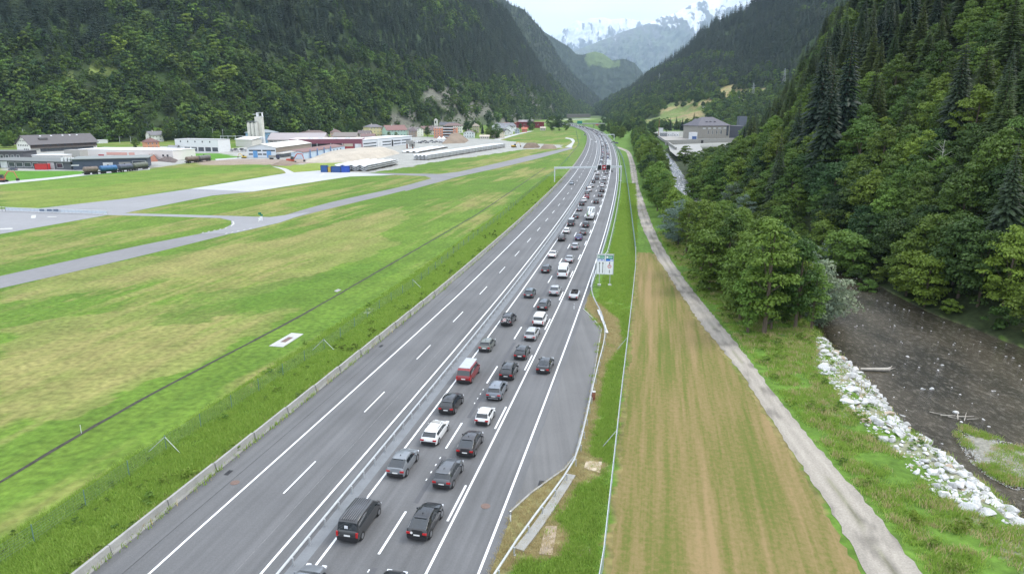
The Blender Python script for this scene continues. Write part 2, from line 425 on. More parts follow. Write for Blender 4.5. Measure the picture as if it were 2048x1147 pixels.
# right side verge, mown field, river bank
rs = (o_all > 3)
col = blend(col, rs * 0.9, (0.098, 0.180, 0.026))
col = blend(col, rs * 0.5 * sstep(.45, .6, fbm(xf / 5, yf / 9, 83)), LUSH)
MOWN = [(1205, 1200), (1225, 960), (1240, 820), (1255, 690), (1266, 560), (1268, 507), (1325, 507), (1360, 560), (1440, 680), (1520, 790), (1590, 900), (1650, 1010), (1700, 1147), (1720, 1200)]
mp_ = ppoly(MOWN)
jx = xf + (fbm(xf / 3, yf / 3, 93) - .5) * 1.6
mm = in_poly(jx, yf, mp_).astype(float)
gl = nearest_s(xf, np.clip(yf, 5, 1780))[1]
strp = .6 * fbm(gl / 1.0, s_all / 30, 97, 3) + .4 * fbm(xf / 2.2, yf / 2.6, 99, 3); strp2 = fbm(gl / 3.2, s_all / 60, 98, 3)
mc = np.array([0.125, 0.150, 0.034])[None, :] * (1 - sstep(.35, .62, .5 * strp + .5 * strp2))[:, None] + np.array([0.215, 0.170, 0.072])[None, :] * sstep(.35, .62, .5 * strp + .5 * strp2)[:, None]
mc = mc * (0.85 + .3 * n3)[:, None]
mm2 = mm[:, None] * 0.93
col = col * (1 - mm2) + mc * mm2
# dry verge near the guard rail and lay-by
for px, am in (([(955, 1147), (985, 1050), (1020, 1010), (1100, 945), (1150, 905), (1180, 800), (1205, 655), (1150, 590), (1160, 570), (1190, 600), (1240, 640), (1245, 690), (1215, 730), (1200, 790), (1196, 830), (1190, 850), (1180, 895), (1182, 915), (1205, 915), (1216, 930), (1203, 945), (1188, 960), (1160, 968), (1111, 1040), (1137, 1062), (1135, 1095), (1110, 1120), (1050, 1117), (1005, 1147)], 0.85),
               ([(1040, 1090), (1080, 1040), (1130, 1050), (1125, 1110), (1070, 1125)], 0.7)):
    jx = xf + (fbm(xf / 1.5, yf / 1.5, 101) - .5) * 1.4; jy = yf + (fbm(xf / 1.5, yf / 1.5, 103) - .5) * 1.4
    m = in_poly(jx, jy, ppoly(px)) * am * (0.75 + .25 * n3); col = blend(col, m, (0.27, 0.225, 0.115))
for u, v, r in ((1162, 1103, 1.0), (1210, 893, .9), (1192, 930, 1.1), (1210, 608, 1.6)):
    px_, py_ = G(u, v); col = blend(col, sstep(r, r * .5, np.hypot(xf - px_, yf - py_)) * .9, (0.30, 0.23, 0.16))
# river bank: sparse stony grass, then bed
Lb, Rb = RLx(yf), RRx(yf)
bank = sstep(16, 8, Lb - xf) * (xf < Lb + 6) * (yf < 150)
col = blend(col, bank * sstep(.45, .6, fbm(xf / 2.2, yf / 2.2, 111)) * 0.75, (0.30, 0.275, 0.22))
col = blend(col, sstep(-3.6, -4.3, zf) * 1.0, (0.10, 0.085, 0.06))
hillm = (xf > Rb + 1) & (yf < 660)
col = blend(col, hillm * 0.95, (0.030, 0.040, 0.016))
col = blend(col, ((xf > Rb + 8) & (yf >= 600) & (yf < 1100)) * 0.9 * sstep(600, 660, yf), (0.26, 0.255, 0.235))
col = blend(col, ((yf > 2300) | (xf < -1100)) * 0.8, (0.09, 0.125, 0.04))
# worksite yards
for px, c, am in (([(0, 300), (345, 292), (440, 300), (560, 285), (800, 272), (985, 278), (1050, 286), (1122, 290), (1125, 295), (1050, 299), (850, 327), (735, 347), (655, 349), (640, 336), (560, 326), (440, 321), (400, 322), (300, 337), (170, 345), (0, 341)], (0.34, 0.335, 0.315), 0.95),
                  ([(380, 322), (440, 318), (600, 318), (640, 326), (560, 329), (400, 330)], (0.30, 0.235, 0.19), 0.9),
                  ([(560, 332), (630, 326), (735, 320), (640, 340), (590, 343)], (0.20, 0.26, 0.045), 0.95),
                  ([(345, 306), (440, 307), (485, 314), (430, 320), (345, 319)], (0.085, 0.215, 0.02), 1.0),
                  ([(0, 341), (165, 342), (260, 346), (170, 352), (0, 364)], (0.085, 0.215, 0.02), 1.0)):
    jx = xf + (fbm(xf / 12, yf / 12, 121) - .5) * 9; jy = yf + (fbm(xf / 12, yf / 12, 123) - .5) * 9
    col = blend(col, in_poly(jx, jy, ppoly(px)) * am, c)
V = np.stack([xf, yf, zf], 1)
me = np_mesh('ground', V, grid_faces(len(GY), len(GX)), attr_mat('ground_cover', 'gcol', fine=0.30, bump=0.6, s1=1.1))
set_attr(me, 'gcol', col)
ground = tag(link('ground', me), kind='structure')
def gz(x, y): return float(ground_z(np.array([x]), np.array([y]))[0])

# ------------------------------------------------------------------ flat sheets
def sheet(name, pts, z, m, parent=None, kind='structure'):
    mb = MB(); mb.add([(p[0], p[1], z) for p in pts], [tuple(range(len(pts)))])
    me = mb.mesh(name, m)
    o = link(name, me, parent)
    if parent is None and kind: tag(o, kind=kind)
    return o
def resample(P, n):
    P = np.array(P, float); d = np.concatenate([[0], np.cumsum(np.hypot(*np.diff(P, axis=0).T))]); t = np.linspace(0, d[-1], n)
    return np.stack([np.interp(t, d, P[:, 0]), np.interp(t, d, P[:, 1])], 1)
def smooth_line(P, n, k=None):
    Q = resample(P, n); k = k or (max(3, n // 14) | 1)
    pad = np.pad(Q, ((k // 2, k // 2), (0, 0)), mode='reflect', reflect_type='odd'); ker = np.ones(k) / k
    return np.stack([np.convolve(pad[:, i], ker, 'valid') for i in (0, 1)], 1)
def strip_mesh(name, L, R, z, m):
    n = len(L); V = np.zeros((2 * n, 3)); V[:n, :2] = L; V[n:, :2] = R; V[:, 2] = z
    i = np.arange(n - 1); F = np.stack([i, n + i, n + i + 1, i + 1], 1)
    # arrange counter-clockwise when L is left of R
    return np_mesh(name, V, F, m, smooth=False)
def off_strip(name, s0, s1, oa, ob, z, m, step=6.0, kind='structure', parent=None):
    n = max(2, int((s1 - s0) / step) + 1); s = np.linspace(s0, s1, n)
    fa = oa(s) if callable(oa) else np.full(n, oa); fb = ob(s) if callable(ob) else np.full(n, ob)
    L = np.stack(off(s, fa), 1); R = np.stack(off(s, fb), 1)
    o = link(name, strip_mesh(name, L, R, z, m), parent)
    if parent is None: tag(o, kind=kind)
    return o

def asphalt(name, base, streak=0.08, dark=None):
    m, t, b = _new(name)
    a = t.nodes.new('ShaderNodeAttribute'); a.attribute_name = 'lane'      # x = across, y = along (metres)
    mpn = t.nodes.new('ShaderNodeMapping'); mpn.inputs['Scale'].default_value = (1.0, 0.02, 1); t.links.new(a.outputs['Vector'], mpn.inputs[0])
    g1, _ = noise_gray(t, 1.3, 1 - streak, 1 + streak, 3, mpn.outputs[0])
    co = t.nodes.new('ShaderNodeTexCoord')
    g2, _ = noise_gray(t, 0.10, 0.88, 1.12, 5, co.outputs['Object']); g3, _ = noise_gray(t, 9.0, 0.90, 1.10, 3, co.outputs['Object'])
    rgb = t.nodes.new('ShaderNodeRGB'); rgb.outputs[0].default_value = (*base, 1)
    o = mulcol(t, rgb.outputs[0], g1); o = mulcol(t, o, g2); o = mulcol(t, o, g3)
    t.links.new(o, b.inputs['Base Color']); b.inputs['Roughness'].default_value = 0.75; b.inputs['Specular IOR Level'].default_value = 0.35
    return m
M['asphalt'] = asphalt('asphalt', (0.126, 0.126, 0.127), .15)
M['asphalt_old'] = asphalt('asphalt_shoulder', (0.140, 0.138, 0.135), .12)
M['asphalt_field'] = mat('airfield_asphalt', (0.255, 0.255, 0.262), 0.85, 0, 0.07, 0.05)
M['asphalt_dark'] = mat('track_asphalt', (0.20, 0.197, 0.20), 0.85, 0, 0.09, 0.08)
M['apron'] = mat('runway_concrete', (0.42, 0.425, 0.43), 0.85, 0, 0.06, 0.04)
M['seal'] = mat('dark_asphalt_band', (0.085, 0.085, 0.09), 0.7, 0, 0.1, 0.6)

def road_sheet(name, oa, ob, z, m, s0=SMIN, s1=SMAX):
    n = int((s1 - s0) / 4) + 1; s = np.linspace(s0, s1, n); K = 9
    fa = oa(s) if callable(oa) else np.full(n, oa); fb = ob(s) if callable(ob) else np.full(n, ob)
    t = np.linspace(0, 1, K)[None, :]; O = fa[:, None] * (1 - t) + fb[:, None] * t
    S = np.repeat(s[:, None], K, 1); x, y = off(S.ravel(), O.ravel())
    me = np_mesh(name, np.stack([x, y, np.full(x.shape, z)], 1), grid_faces(n, K), m)
    set_attr(me, 'lane', np.stack([O.ravel(), S.ravel(), 0 * x], 1))
    return tag(link(name, me), kind='structure')
road_sheet('motorway_northbound', lambda s: offBar(s) - 0.3, lambda s: offL1(s) - 1.85, 0.030, M['asphalt'])
road_sheet('motorway_southbound', lambda s: offL1(s) - 0.85, lambda s: offD(s) + 0.85, 0.034, M['asphalt'])
off_strip('median_slab', SMIN, SMAX, lambda s: offL1(s) - 1.85, lambda s: offL1(s) - 0.85, 0.038, M['slab'], 4)
# lay-by
LB = [(957, 1147), (1020, 1025), (1060, 988), (1105, 955), (1130, 938), (1150, 912), (1165, 860), (1180, 795), (1192, 725), (1203, 658), (1185, 636), (1166, 618), (1168, 600)]
mb = MB(); lp = [G(u, v) for u, v in LB]
so_, _o = nearest_s(np.array([p[0] for p in lp]), np.array([p[1] for p in lp]))
ss = np.linspace(so_[-1], so_[0], 30); xi, yi = off(ss, offD(ss) + 0.80)
me = bpy.data.meshes.new('lay_by'); pts = [(p[0], p[1], 0.028) for p in lp] + [(float(a), float(b), 0.028) for a, b in zip(xi, yi)]
me.from_pydata(pts, [], [tuple(range(len(pts)))]); me.materials.append(M['asphalt_old']); me.update()
set_attr(me, 'lane', np.stack([[p[0] for p in pts], [p[1] for p in pts], [0] * len(pts)], 1))
tag(link('lay_by', me), kind='structure')
kb = MB()
for i in range(1, len(lp) - 2):
    a, b = np.array(lp[i]), np.array(lp[i + 1]); d = b - a; L_ = np.linalg.norm(d)
    kb.box(((a[0] + b[0]) / 2, (a[1] + b[1]) / 2, 0.06), (L_ + .05, 0.16, 0.14), None, math.atan2(d[1], d[0]))
tag(kb.build('lay_by_kerb', M['concrete']), kind='structure')

# ------------------------------------------------------------------ markings
def mark(name, s0, s1, oc, w_, parent=None, z=0.046):
    f = (lambda c, k: (lambda s: c(s) + k) if callable(c) else c + k)
    return off_strip(name, s0, s1, f(oc, -w_ / 2), f(oc, w_ / 2), z, M['white'], 5.0)
mark('edge_line', SMIN, SMAX, offA, 0.20); mark('edge_line', SMIN, SMAX, offB, 0.20)
mark('edge_line', SMIN, SMAX, offL1, 0.20); mark('solid_lane_line', SMIN, SMAX, 0.0, 0.20)
mark('edge_line', SMIN, SMAX, offD, 0.20)
def dashes(name, oc, first, ln, per, w_, last):
    # separate painted dashes; far ones merged into one sheet
    s = first; k = 0; far = []
    while s < last:
        if s < 330: mark(name, s, s + ln, oc, w_, z=0.047)
        else: far.append(s)
        s += per; k += 1
    V = []; F = []
    for s in far:
        o_ = oc(np.array([s]))[0] if callable(oc) else oc
        for ds, dd in ((0, -w_ / 2), (0, w_ / 2), (ln, w_ / 2), (ln, -w_ / 2)):
            x, y = off(s + ds, o_ + dd); V.append((float(x), float(y), 0.047))
        n = len(V); F.append((n - 4, n - 3, n - 2, n - 1))
    if F: tag(link(name, np_mesh(name, V, F, M['white'], False)), kind='structure')
sd_ = float(nearest_s(*[np.array([a]) for a in G(762.6, 1102)])[0][0])
MIDN = lambda s: (offL1(s)) * 0.512
dashes('lane_dash', MIDN, sd_ - 18, 6.0, 17.6, 0.20, 1750)
s2 = float(nearest_s(*[np.array([a]) for a in G(900, 1037)])[0][0])
dashes('short_lane_dash', lambda s: np.full(np.shape(s), -0.42), s2 - 18, 5.8, 17.6, 0.20, 1750)
s3 = float(nearest_s(*[np.array([a]) for a in G(579, 983)])[0][0])
dashes('lane_dash', lambda s: (offA(s) + offB(s)) / 2 - 0.1, s3 - 18.0, 6.0, 17.6, 0.15, 1750)
off_strip('pavement_seam', SMIN, 900.0, lambda q: offB(q) - 2.02, lambda q: offB(q) - 1.97, 0.043, mat('seam', (.20, .20, .20), .8, 0, .3, 1.0))
off_strip('pavement_seam', SMIN, 600.0, lambda q: offA(q) - 2.0, lambda q: offA(q) - 1.93, 0.043, mat('dark_seam', (.06, .06, .06), .8, 0, .3, 1.0))
# dark sealing bands where old dashes were removed
for k in range(-1, 22):
    s = sd_ + 7.0 + 17.6 * k
    if s > SMIN: off_strip('removed_marking', s, s + 8.6, lambda q: MIDN(q) + 0.15, lambda q: MIDN(q) + 0.6, 0.0405, M['seal'], 4)
for k in range(-1, 3):
    s = sd_ - 1.0 - 5.8 + 17.6 * k
    for j in range(4): off_strip('worn_marking', s + j * 1.4, s + j * 1.4 + .35, lambda q: MIDN(q) - 0.02, lambda q: MIDN(q) + 0.08, 0.0415, M['white'], 4)
def manhole(u, v, m=None, name='manhole_cover', label=''):
    x, y = G(u, v); mb = MB(); mb.tube((0, 0, 0), (0, 0, .012), .42, n=20)
    o = mb.build(name, m or M['mh'], loc=(x, y, .0425)); tag(o, label, 'manhole cover'); return o
M['mh'] = mat('worn_iron', (0.17, 0.115, 0.095), .8, .1, .2, 4)
manhole(470, 965, label='reddish round manhole cover on the left hard shoulder')
manhole(971, 1012, label='faint round manhole cover in the merging lane near the white marker post')
for u, v, lb in ((457, 945, 'dark drain grate beside the left concrete barrier near the manhole'), (762, 692, 'dark drain grate beside the left barrier further up the road'), (1082, 966, 'dark drain grate at the kerb of the lay-by')):
    x, y = G(u, v); s, _q = nearest_s(np.array([x]), np.array([y])); _, _, tx, ty = cpt(s)
    mb = MB(); mb.box((0, 0, 0), (.45, .9, .01)); 
    for i in range(5): mb.box((0, -.36 + .18 * i, .01), (.36, .05, .012))
    o = mb.build('drain_grate', M['black'], loc=(x, y, .043), rotz=-math.atan2(tx[0], ty[0])); tag(o, lb, 'drain')

# ------------------------------------------------------------------ airfield pavements
def rib(name, up, lo, z, m, n=60):
    L = smooth_line([G(*p) for p in up], n); R = smooth_line([G(*p) for p in lo], n)
    return tag(link(name, strip_mesh(name, L, R, z, m)), kind='structure')
rib('taxiway', [(-160, 588), (0, 552), (200, 507), (400, 466), (520, 447), (620, 414), (700, 395), (790, 377), (880, 352), (1000, 325), (1060, 311), (1143, 294)],
    [(-160, 612), (0, 577), (250, 520), (470, 465), (620, 427), (700, 407), (790, 386), (900, 357), (1010, 333), (1080, 316), (1146, 297)], 0.020, M['asphalt_dark'])
sheet('taxiway_fillet', [G(*p) for p in [(400, 467), (445, 458), (463, 449), (462, 441), (440, 436), (300, 432), (214, 430), (205, 426), (250, 426), (400, 430), (540, 434), (620, 424), (560, 445), (470, 466)]], 0.024, M['asphalt_field'])
sheet('taxiway_fillet', [G(*p) for p in [(690, 346), (850, 352), (862, 356), (860, 362), (835, 370), (800, 378), (812, 382), (900, 358), (930, 342), (880, 348), (760, 346)]], 0.024, M['asphalt_dark'])
sheet('runway', [G(*p) for p in [(-200, 432), (0, 418), (75, 417), (250, 397), (382, 377.5), (507, 383), (425, 391), (250, 426), (215, 430), (0, 468), (-200, 500)]], 0.026, M['asphalt_field'])
sheet('runway', [G(*p) for p in [(382, 377.5), (575, 346), (640, 341), (700, 345), (790, 350), (700, 353), (645, 361), (507, 383)]], 0.028, M['apron'])
rib('service_path', [(-60, 371), (0, 364), (100, 355), (170, 347), (300, 336)], [(-60, 376), (0, 369), (100, 359), (170, 351), (300, 339)], 0.022, M['concrete_pale'])
rib('service_path', [(556, 334), (572, 337), (580, 341), (590, 346)], [(544, 333), (562, 338), (570, 343), (572, 347)], 0.030, M['concrete_pale'], 14)
rib('service_path', [(430, 318), (490, 314)], [(432, 321), (494, 316)], 0.024, M['concrete_pale'], 6)
rib('service_path', [(1130, 294), (1140, 288), (1145, 284), (1140, 278), (1130, 277)], [(1143, 295), (1146, 289), (1150, 282), (1146, 277), (1132, 275)], 0.022, M['concrete_pale'], 20)
rib('village_lane', [(985, 279), (1030, 268), (1060, 262)], [(1000, 280), (1040, 268), (1068, 262)], 0.022, M['concrete_pale'], 10)
M['fadedwhite'] = mat('faded_paint', (.50, .50, .46), .8, 0, .2, .5)
for px in ([(0, 457), (25, 456), (25, 458), (0, 459)], [(63, 430.5), (72, 430), (71, 436), (62, 436)], [(95, 433), (113, 433), (113, 434), (95, 434)],
           [(464, 442), (468, 443), (469, 448), (463, 452), (461, 451), (466, 447)], [(516, 436), (521, 438), (519, 442), (516, 443), (518, 439)], [(638, 352), (646, 347), (650, 347), (642, 352)]):
    sheet('pavement_marking', [G(*p) for p in px], 0.040, M['fadedwhite'])
for k in range(5):
    u = 404 + k * 11.5; sheet('pavement_marking', [G(u, 465.0 - k * 2.2), G(u + 4, 464.2 - k * 2.2), G(u + 4, 465.0 - k * 2.2), G(u, 465.8 - k * 2.2)], 0.040, M['fadedwhite'])
    u = 450 + k * 12; sheet('pavement_marking', [G(u, 467.2 - k * 2.5), G(u + 5, 466.0 - k * 2.5), G(u + 5, 466.8 - k * 2.5), G(u, 468.0 - k * 2.5)], 0.040, M['fadedwhite'])

# ------------------------------------------------------------------ gravel path on the right
PL = [(1790, 1230), (1735, 1147), (1640, 985), (1560, 865), (1480, 742), (1400, 645), (1335, 548), (1305, 503), (1283, 450), (1268, 400), (1262, 350), (1258, 320), (1252, 303), (1258, 292), (1262, 284)]
PR = [(1915, 1230), (1842, 1147), (1760, 1035), (1680, 945), (1600, 852), (1540, 775), (1480, 695), (1400, 598), (1350, 535), (1310, 465), (1290, 410), (1277, 370), (1272, 335), (1263, 308), (1255, 300), (1261, 291), (1264, 284)]
n = 260; yy_ = np.concatenate([np.linspace(41, 140, 110), np.linspace(141, 640, 150)])
def yline(px): q = np.array([G(*p) for p in px]); q = q[np.argsort(q[:, 1])]; return np.stack([np.interp(yy_, q[:, 1], q[:, 0]), yy_], 1)
def sm(P, k=9): pad = np.pad(P[:, 0], k // 2, mode='reflect', reflect_type='odd'); P = P.copy(); P[:, 0] = np.convolve(pad, np.ones(k) / k, 'valid'); return P
L = sm(yline(PL[:-2])); R = sm(yline(PR[:-2])); K = 13
t = np.linspace(0, 1, K); P = L[:, None, :] * (1 - t[None, :, None]) + R[:, None, :] * t[None, :, None]
ed = np.where((t == 0) | (t == 1), 1, 0)[None, :] * (RNG.random((n, K)) - .5) * 0.35
P[:, :, 0] += ed
rut = np.exp(-((t - .28) / .10) ** 2) + np.exp(-((t - .72) / .10) ** 2)
gcol_ = np.array([0.37, 0.335, 0.285])[None, None, :] * (0.86 + .14 * rut[None, :, None] + 0.12 * (RNG.random((n, K, 1)) - .5))
cen = np.exp(-((t - .5) / .07) ** 2)[None, :] * sstep(.45, .6, fbm(P[:, :, 0] / 2, P[:, :, 1] / 5, 131)) * .45
gcol_ = gcol_ * (1 - cen[:, :, None]) + np.array([0.16, 0.17, 0.07]) * cen[:, :, None]
dk = sstep(.56, .68, fbm(P[:, :, 0] / 1.2, P[:, :, 1] / 3, 133)) * .35; gcol_ = gcol_ * (1 - dk[:, :, None])
me = np_mesh('gravel_path', np.concatenate([P.reshape(-1, 2), np.full((n * K, 1), 0.03)], 1), grid_faces(n, K), attr_mat('path_gravel', 'gcol', fine=.14, bump=.4, s1=6))
set_attr(me, 'gcol', gcol_.reshape(-1, 3)); tag(link('gravel_path', me), kind='structure')

# ------------------------------------------------------------------ mown field sheet with lengthwise stripes
m, tt, b = _new('mown_grass'); a = tt.nodes.new('ShaderNodeAttribute'); a.attribute_name = 'lane'
def _ns(sx, sy, det, sd):
    mpn = tt.nodes.new('ShaderNodeMapping'); mpn.inputs['Scale'].default_value = (sx, sy, 1); mpn.inputs['Location'].default_value = (sd, sd, 0); tt.links.new(a.outputs['Vector'], mpn.inputs[0])
    q = N(tt, 'ShaderNodeTexNoise', Scale=1.0, Detail=det, Roughness=.6); tt.links.new(mpn.outputs[0], q.inputs[0]); return q.outputs[0]
def _mth(op, x, y, z=None):
    q = tt.nodes.new('ShaderNodeMath'); q.operation = op
    for i, v_ in enumerate((x, y, z)):
        if v_ is None: continue
        if hasattr(v_, 'links'): tt.links.new(v_, q.inputs[i])
        else: q.inputs[i].default_value = v_
    return q.outputs[0]
sA_ = _ns(1.05, .035, 3, 3); sB_ = _ns(.30, .012, 2, 9); sC_ = _ns(2.4, 2.0, 5, 1); sD_ = _ns(7, 7, 3, 5)
mix_ = _mth('ADD', _mth('MULTIPLY_ADD', sA_, .60, _mth('MULTIPLY_ADD', sB_, .50, _mth('MULTIPLY_ADD', sC_, .36, _mth('MULTIPLY', sD_, .16)))), -.052)
r = tt.nodes.new('ShaderNodeValToRGB'); e = r.color_ramp.elements; e[0].position = .60; e[0].color = (.10, .135, .026, 1); e[1].position = .92; e[1].color = (.27, .195, .095, 1); x_ = e.new(.70); x_.color = (.145, .145, .040, 1); x_ = e.new(.79); x_.color = (.205, .165, .066, 1)
tt.links.new(mix_, r.inputs[0]); tt.links.new(r.outputs[0], b.inputs['Base Color']); b.inputs['Roughness'].default_value = .95; b.inputs['Specular IOR Level'].default_value = .15
bp = N(tt, 'ShaderNodeBump', Strength=.6, Distance=.12); tt.links.new(_mth('ADD', sC_, sD_), bp.inputs['Height']); tt.links.new(bp.outputs[0], b.inputs['Normal'])
PATHR = R.copy(); fl_ = np.array([G(u, v) for u, v in [(1190, 1230), (1205, 1147), (1225, 960), (1240, 820), (1255, 690), (1266, 590), (1270, 540), (1271, 507)]]); ym = np.linspace(41.5, G(1271, 507)[1] + 1.0, 150)
xl_ = np.interp(ym, fl_[:, 1], fl_[:, 0]) + .7; xr_ = np.interp(ym, L[:, 1], L[:, 0]) - .55; K2 = 9; tq = np.linspace(0, 1, K2)
GXm = xl_[:, None] * (1 - tq) + xr_[:, None] * tq + np.where((tq == 0) | (tq == 1), 1, 0)[None] * (RNG.random((150, K2)) - .5) * .5; GYm = np.repeat(ym[:, None], K2, 1); GYm[-1] += (RNG.random(K2) - .5) * 1.5
me = np_mesh('mown_field', np.stack([GXm.ravel(), GYm.ravel(), np.full(GXm.size, .012)], 1), grid_faces(150, K2), m)
so2, oo2 = nearest_s(GXm.ravel(), GYm.ravel()); set_attr(me, 'lane', np.stack([oo2, so2, 0 * so2], 1)); tag(link('mown_field', me), kind='structure')

# ------------------------------------------------------------------ river
m, tt, b = _new('river_water'); M['water'] = m
co = tt.nodes.new('ShaderNodeTexCoord'); mpn = tt.nodes.new('ShaderNodeMapping'); mpn.inputs['Rotation'].default_value = (0, 0, math.radians(-14)); mpn.inputs['Scale'].default_value = (1.0, 0.5, 1)
tt.links.new(co.outputs['Object'], mpn.inputs[0])
nn = N(tt, 'ShaderNodeTexNoise', Scale=0.16, Detail=7); tt.links.new(mpn.outputs[0], nn.inputs[0])
r = tt.nodes.new('ShaderNodeValToRGB'); e = r.color_ramp.elements; e[0].position = .36; e[0].color = (.024, .020, .012, 1); e[1].position = .64; e[1].color = (.074, .061, .042, 1)
tt.links.new(nn.outputs[0], r.inputs[0])
n2 = N(tt, 'ShaderNodeTexNoise', Scale=1.5, Detail=5, Roughness=0.7); tt.links.new(mpn.outputs[0], n2.inputs[0])
r2 = tt.nodes.new('ShaderNodeValToRGB'); e = r2.color_ramp.elements; e[0].position = .50; e[0].color = (0, 0, 0, 1); e[1].position = .86; e[1].color = (.17, .155, .13, 1); tt.links.new(n2.outputs[0], r2.inputs[0])  # ripple highlights painted as pale flecks added to the base colour
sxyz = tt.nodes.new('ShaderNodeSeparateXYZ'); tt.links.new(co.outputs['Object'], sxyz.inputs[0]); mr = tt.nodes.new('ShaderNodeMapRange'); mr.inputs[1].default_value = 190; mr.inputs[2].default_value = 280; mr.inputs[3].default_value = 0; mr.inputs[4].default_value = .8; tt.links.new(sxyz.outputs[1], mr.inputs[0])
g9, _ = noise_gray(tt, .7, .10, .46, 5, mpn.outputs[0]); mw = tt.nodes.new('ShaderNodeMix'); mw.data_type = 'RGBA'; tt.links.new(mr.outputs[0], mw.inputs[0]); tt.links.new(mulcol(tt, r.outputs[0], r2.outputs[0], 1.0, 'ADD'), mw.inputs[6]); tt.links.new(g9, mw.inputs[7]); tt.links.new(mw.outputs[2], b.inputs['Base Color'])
b.inputs['Roughness'].default_value = 0.10; b.inputs['IOR'].default_value = 1.33; b.inputs['Specular IOR Level'].default_value = 0.4
n3_ = N(tt, 'ShaderNodeTexNoise', Scale=2.2, Detail=6, Roughness=0.7); tt.links.new(mpn.outputs[0], n3_.inputs[0])
bp = N(tt, 'ShaderNodeBump', Strength=0.75, Distance=0.22); tt.links.new(n3_.outputs[0], bp.inputs['Height']); tt.links.new(bp.outputs[0], b.inputs['Normal'])
ys = np.concatenate([np.linspace(20, 300, 80), np.linspace(310, 1300, 40)])
tag(link('river', strip_mesh('river', np.stack([RLx(ys) - 4, ys], 1), np.stack([RRx(ys) + 4, ys], 1), WZ, M['water'])), kind='structure')
# ------------------------------------------------------------------ concrete barrier left
def sweep(mb, pts, prof, closed=True, m=None, caps=True):
    # pts: list of (x,y,z); prof: (side, up) pairs, side = to the right of travel
    n = len(pts); k = len(prof); V = []
    for i, p in enumerate(pts):
        a = pts[max(i - 1, 0)]; b = pts[min(i + 1, n - 1)]; d = Vector((b[0] - a[0], b[1] - a[1], 0)).normalized()
        for sx, uz in prof: V.append((p[0] + d.y * sx, p[1] - d.x * sx, p[2] + uz))
    F = []
    for i in range(n - 1):
        for j in range(k if closed else k - 1):
            j2 = (j + 1) % k; F.append((i * k + j, i * k + j2, (i + 1) * k + j2, (i + 1) * k + j))
    if caps and closed: F += [tuple(range(k - 1, -1, -1)), tuple((n - 1) * k + j for j in range(k))]
    mb.add(V, F, m)
PROF = [(-0.30, 0), (-0.30, .08), (-0.20, .30), (-0.12, .88), (.12, .88), (.20, .30), (.30, .08), (.30, 0)]
bar_ = thing('concrete_barrier', 'long grey precast concrete barrier along the left edge of the empty carriageway', 'barrier', (0, 0, 0))
s = SMIN + 2; k = 0; farb = MB()
while s < SMAX - 8:
    seg = 6.55
    pts = [(*[float(q) for q in off(s + 0.03 + (seg - .06) * t, offBar(s) - 0.30)], 0.0) for t in (0, .33, .66, 1)]
    if s < 700:
        mb = MB(); sweep(mb, pts, PROF)
        mb.box((pts[3][0], pts[3][1], .5), (.14, .14, .5)); mb.build('segment', M['concrete'], bar_, loc=(0, 0, 0.001 * (k % 3)))
    else: sweep(farb, pts, PROF)
    s += seg; k += 1
farb.build('segment', M['concrete'], bar_)['kind'] = 'stuff'

# ------------------------------------------------------------------ guard rails
RPROF = [(-.05, .58), (-.01, .62), (-.045, .67), (-.045, .70), (-.01, .74), (-.05, .78), (-.02, .785), (.02, .74), (-.01, .70), (-.01, .67), (.02, .62), (-.02, .575)]
def guardrail(label, pts, post_gap=2.0, base_m=None, boxed=False, side=0.12, maxpost=290, name='guard_rail', pad=None):
    th = thing(name, label, 'guard rail', (0, 0, 0))
    P = resample(pts, max(4, int(len(pts) * 1)))
    mb = MB()
    if boxed: prof = [(-.16, .62), (-.16, .78), (.04, .80), (.04, .60)]
    else: prof = [(a * 1.6, b + .02) for a, b in RPROF]
    sweep(mb, [(p[0], p[1], 0) for p in P], prof); mb.build('rail', M['steel'], th, smooth=False)
    d = np.hypot(*np.diff(P, axis=0).T).sum(); n = int(d / post_gap); Q = resample(P, n + 1)
    pm = MB(); pm.box((0, 0, .37), (.12, .10, .74)); pm.box((0, 0, .02), (.2, .2, .03)); pme = pm.mesh('post', M['steel']); far = MB()
    for i in range(n + 1):
        a = Q[max(i - 1, 0)]; b_ = Q[min(i + 1, n)]; dx, dy = b_ - a; l = math.hypot(dx, dy); x = Q[i][0] + dy / l * side; y = Q[i][1] - dx / l * side
        if i < maxpost: link('post', pme, th, (x, y, 0), math.atan2(dy, dx))
        else: far.box((x, y, .37), (.12, .10, .74))
    if far.v: far.build('post', M['steel'], th)['kind'] = 'stuff'
    return th
ss = np.arange(SMIN, SMAX, 3.0)
med = guardrail('galvanised guard rail down the middle of the motorway between the two carriageways', np.stack(off(ss, offL1(ss) - 1.80), 1), 2.6, maxpost=280, side=.16)
# right-hand rails
gr = [(960, 1190), (990, 1147), (1037, 1071), (1091, 1002), (1131, 948), (1155, 914), (1165, 866), (1177, 820), (1180, 800), (1197, 725), (1207, 690), (1212, 661), (1204, 625), (1192, 603), (1186, 592), (1182, 572), (1186, 550), (1191, 525)]
GP = smooth_line([G(u, v, .75) for u, v in gr], 80)
s_, o_ = nearest_s(GP[-1:, 0], GP[-1:, 1]); sA = float(s_[0])
ss = np.arange(sA + 4, s_of_y(1500.0), 4.0)
oo = np.interp(ss, [sA, sA + 12, sA + 100], [float(o_[0]), 5.9, 5.7])
X_, Y_ = off(ss, oo)
guardrail('curved guard rail that swings round the lay-by and runs along the right verge', np.concatenate([GP, np.stack([X_, Y_], 1)]), 3.0, maxpost=200, side=.14)
ss = np.arange(float(nearest_s(*[np.array([q]) for q in G(1172, 580)])[0][0]), s_of_y(1500.0), 4.0)
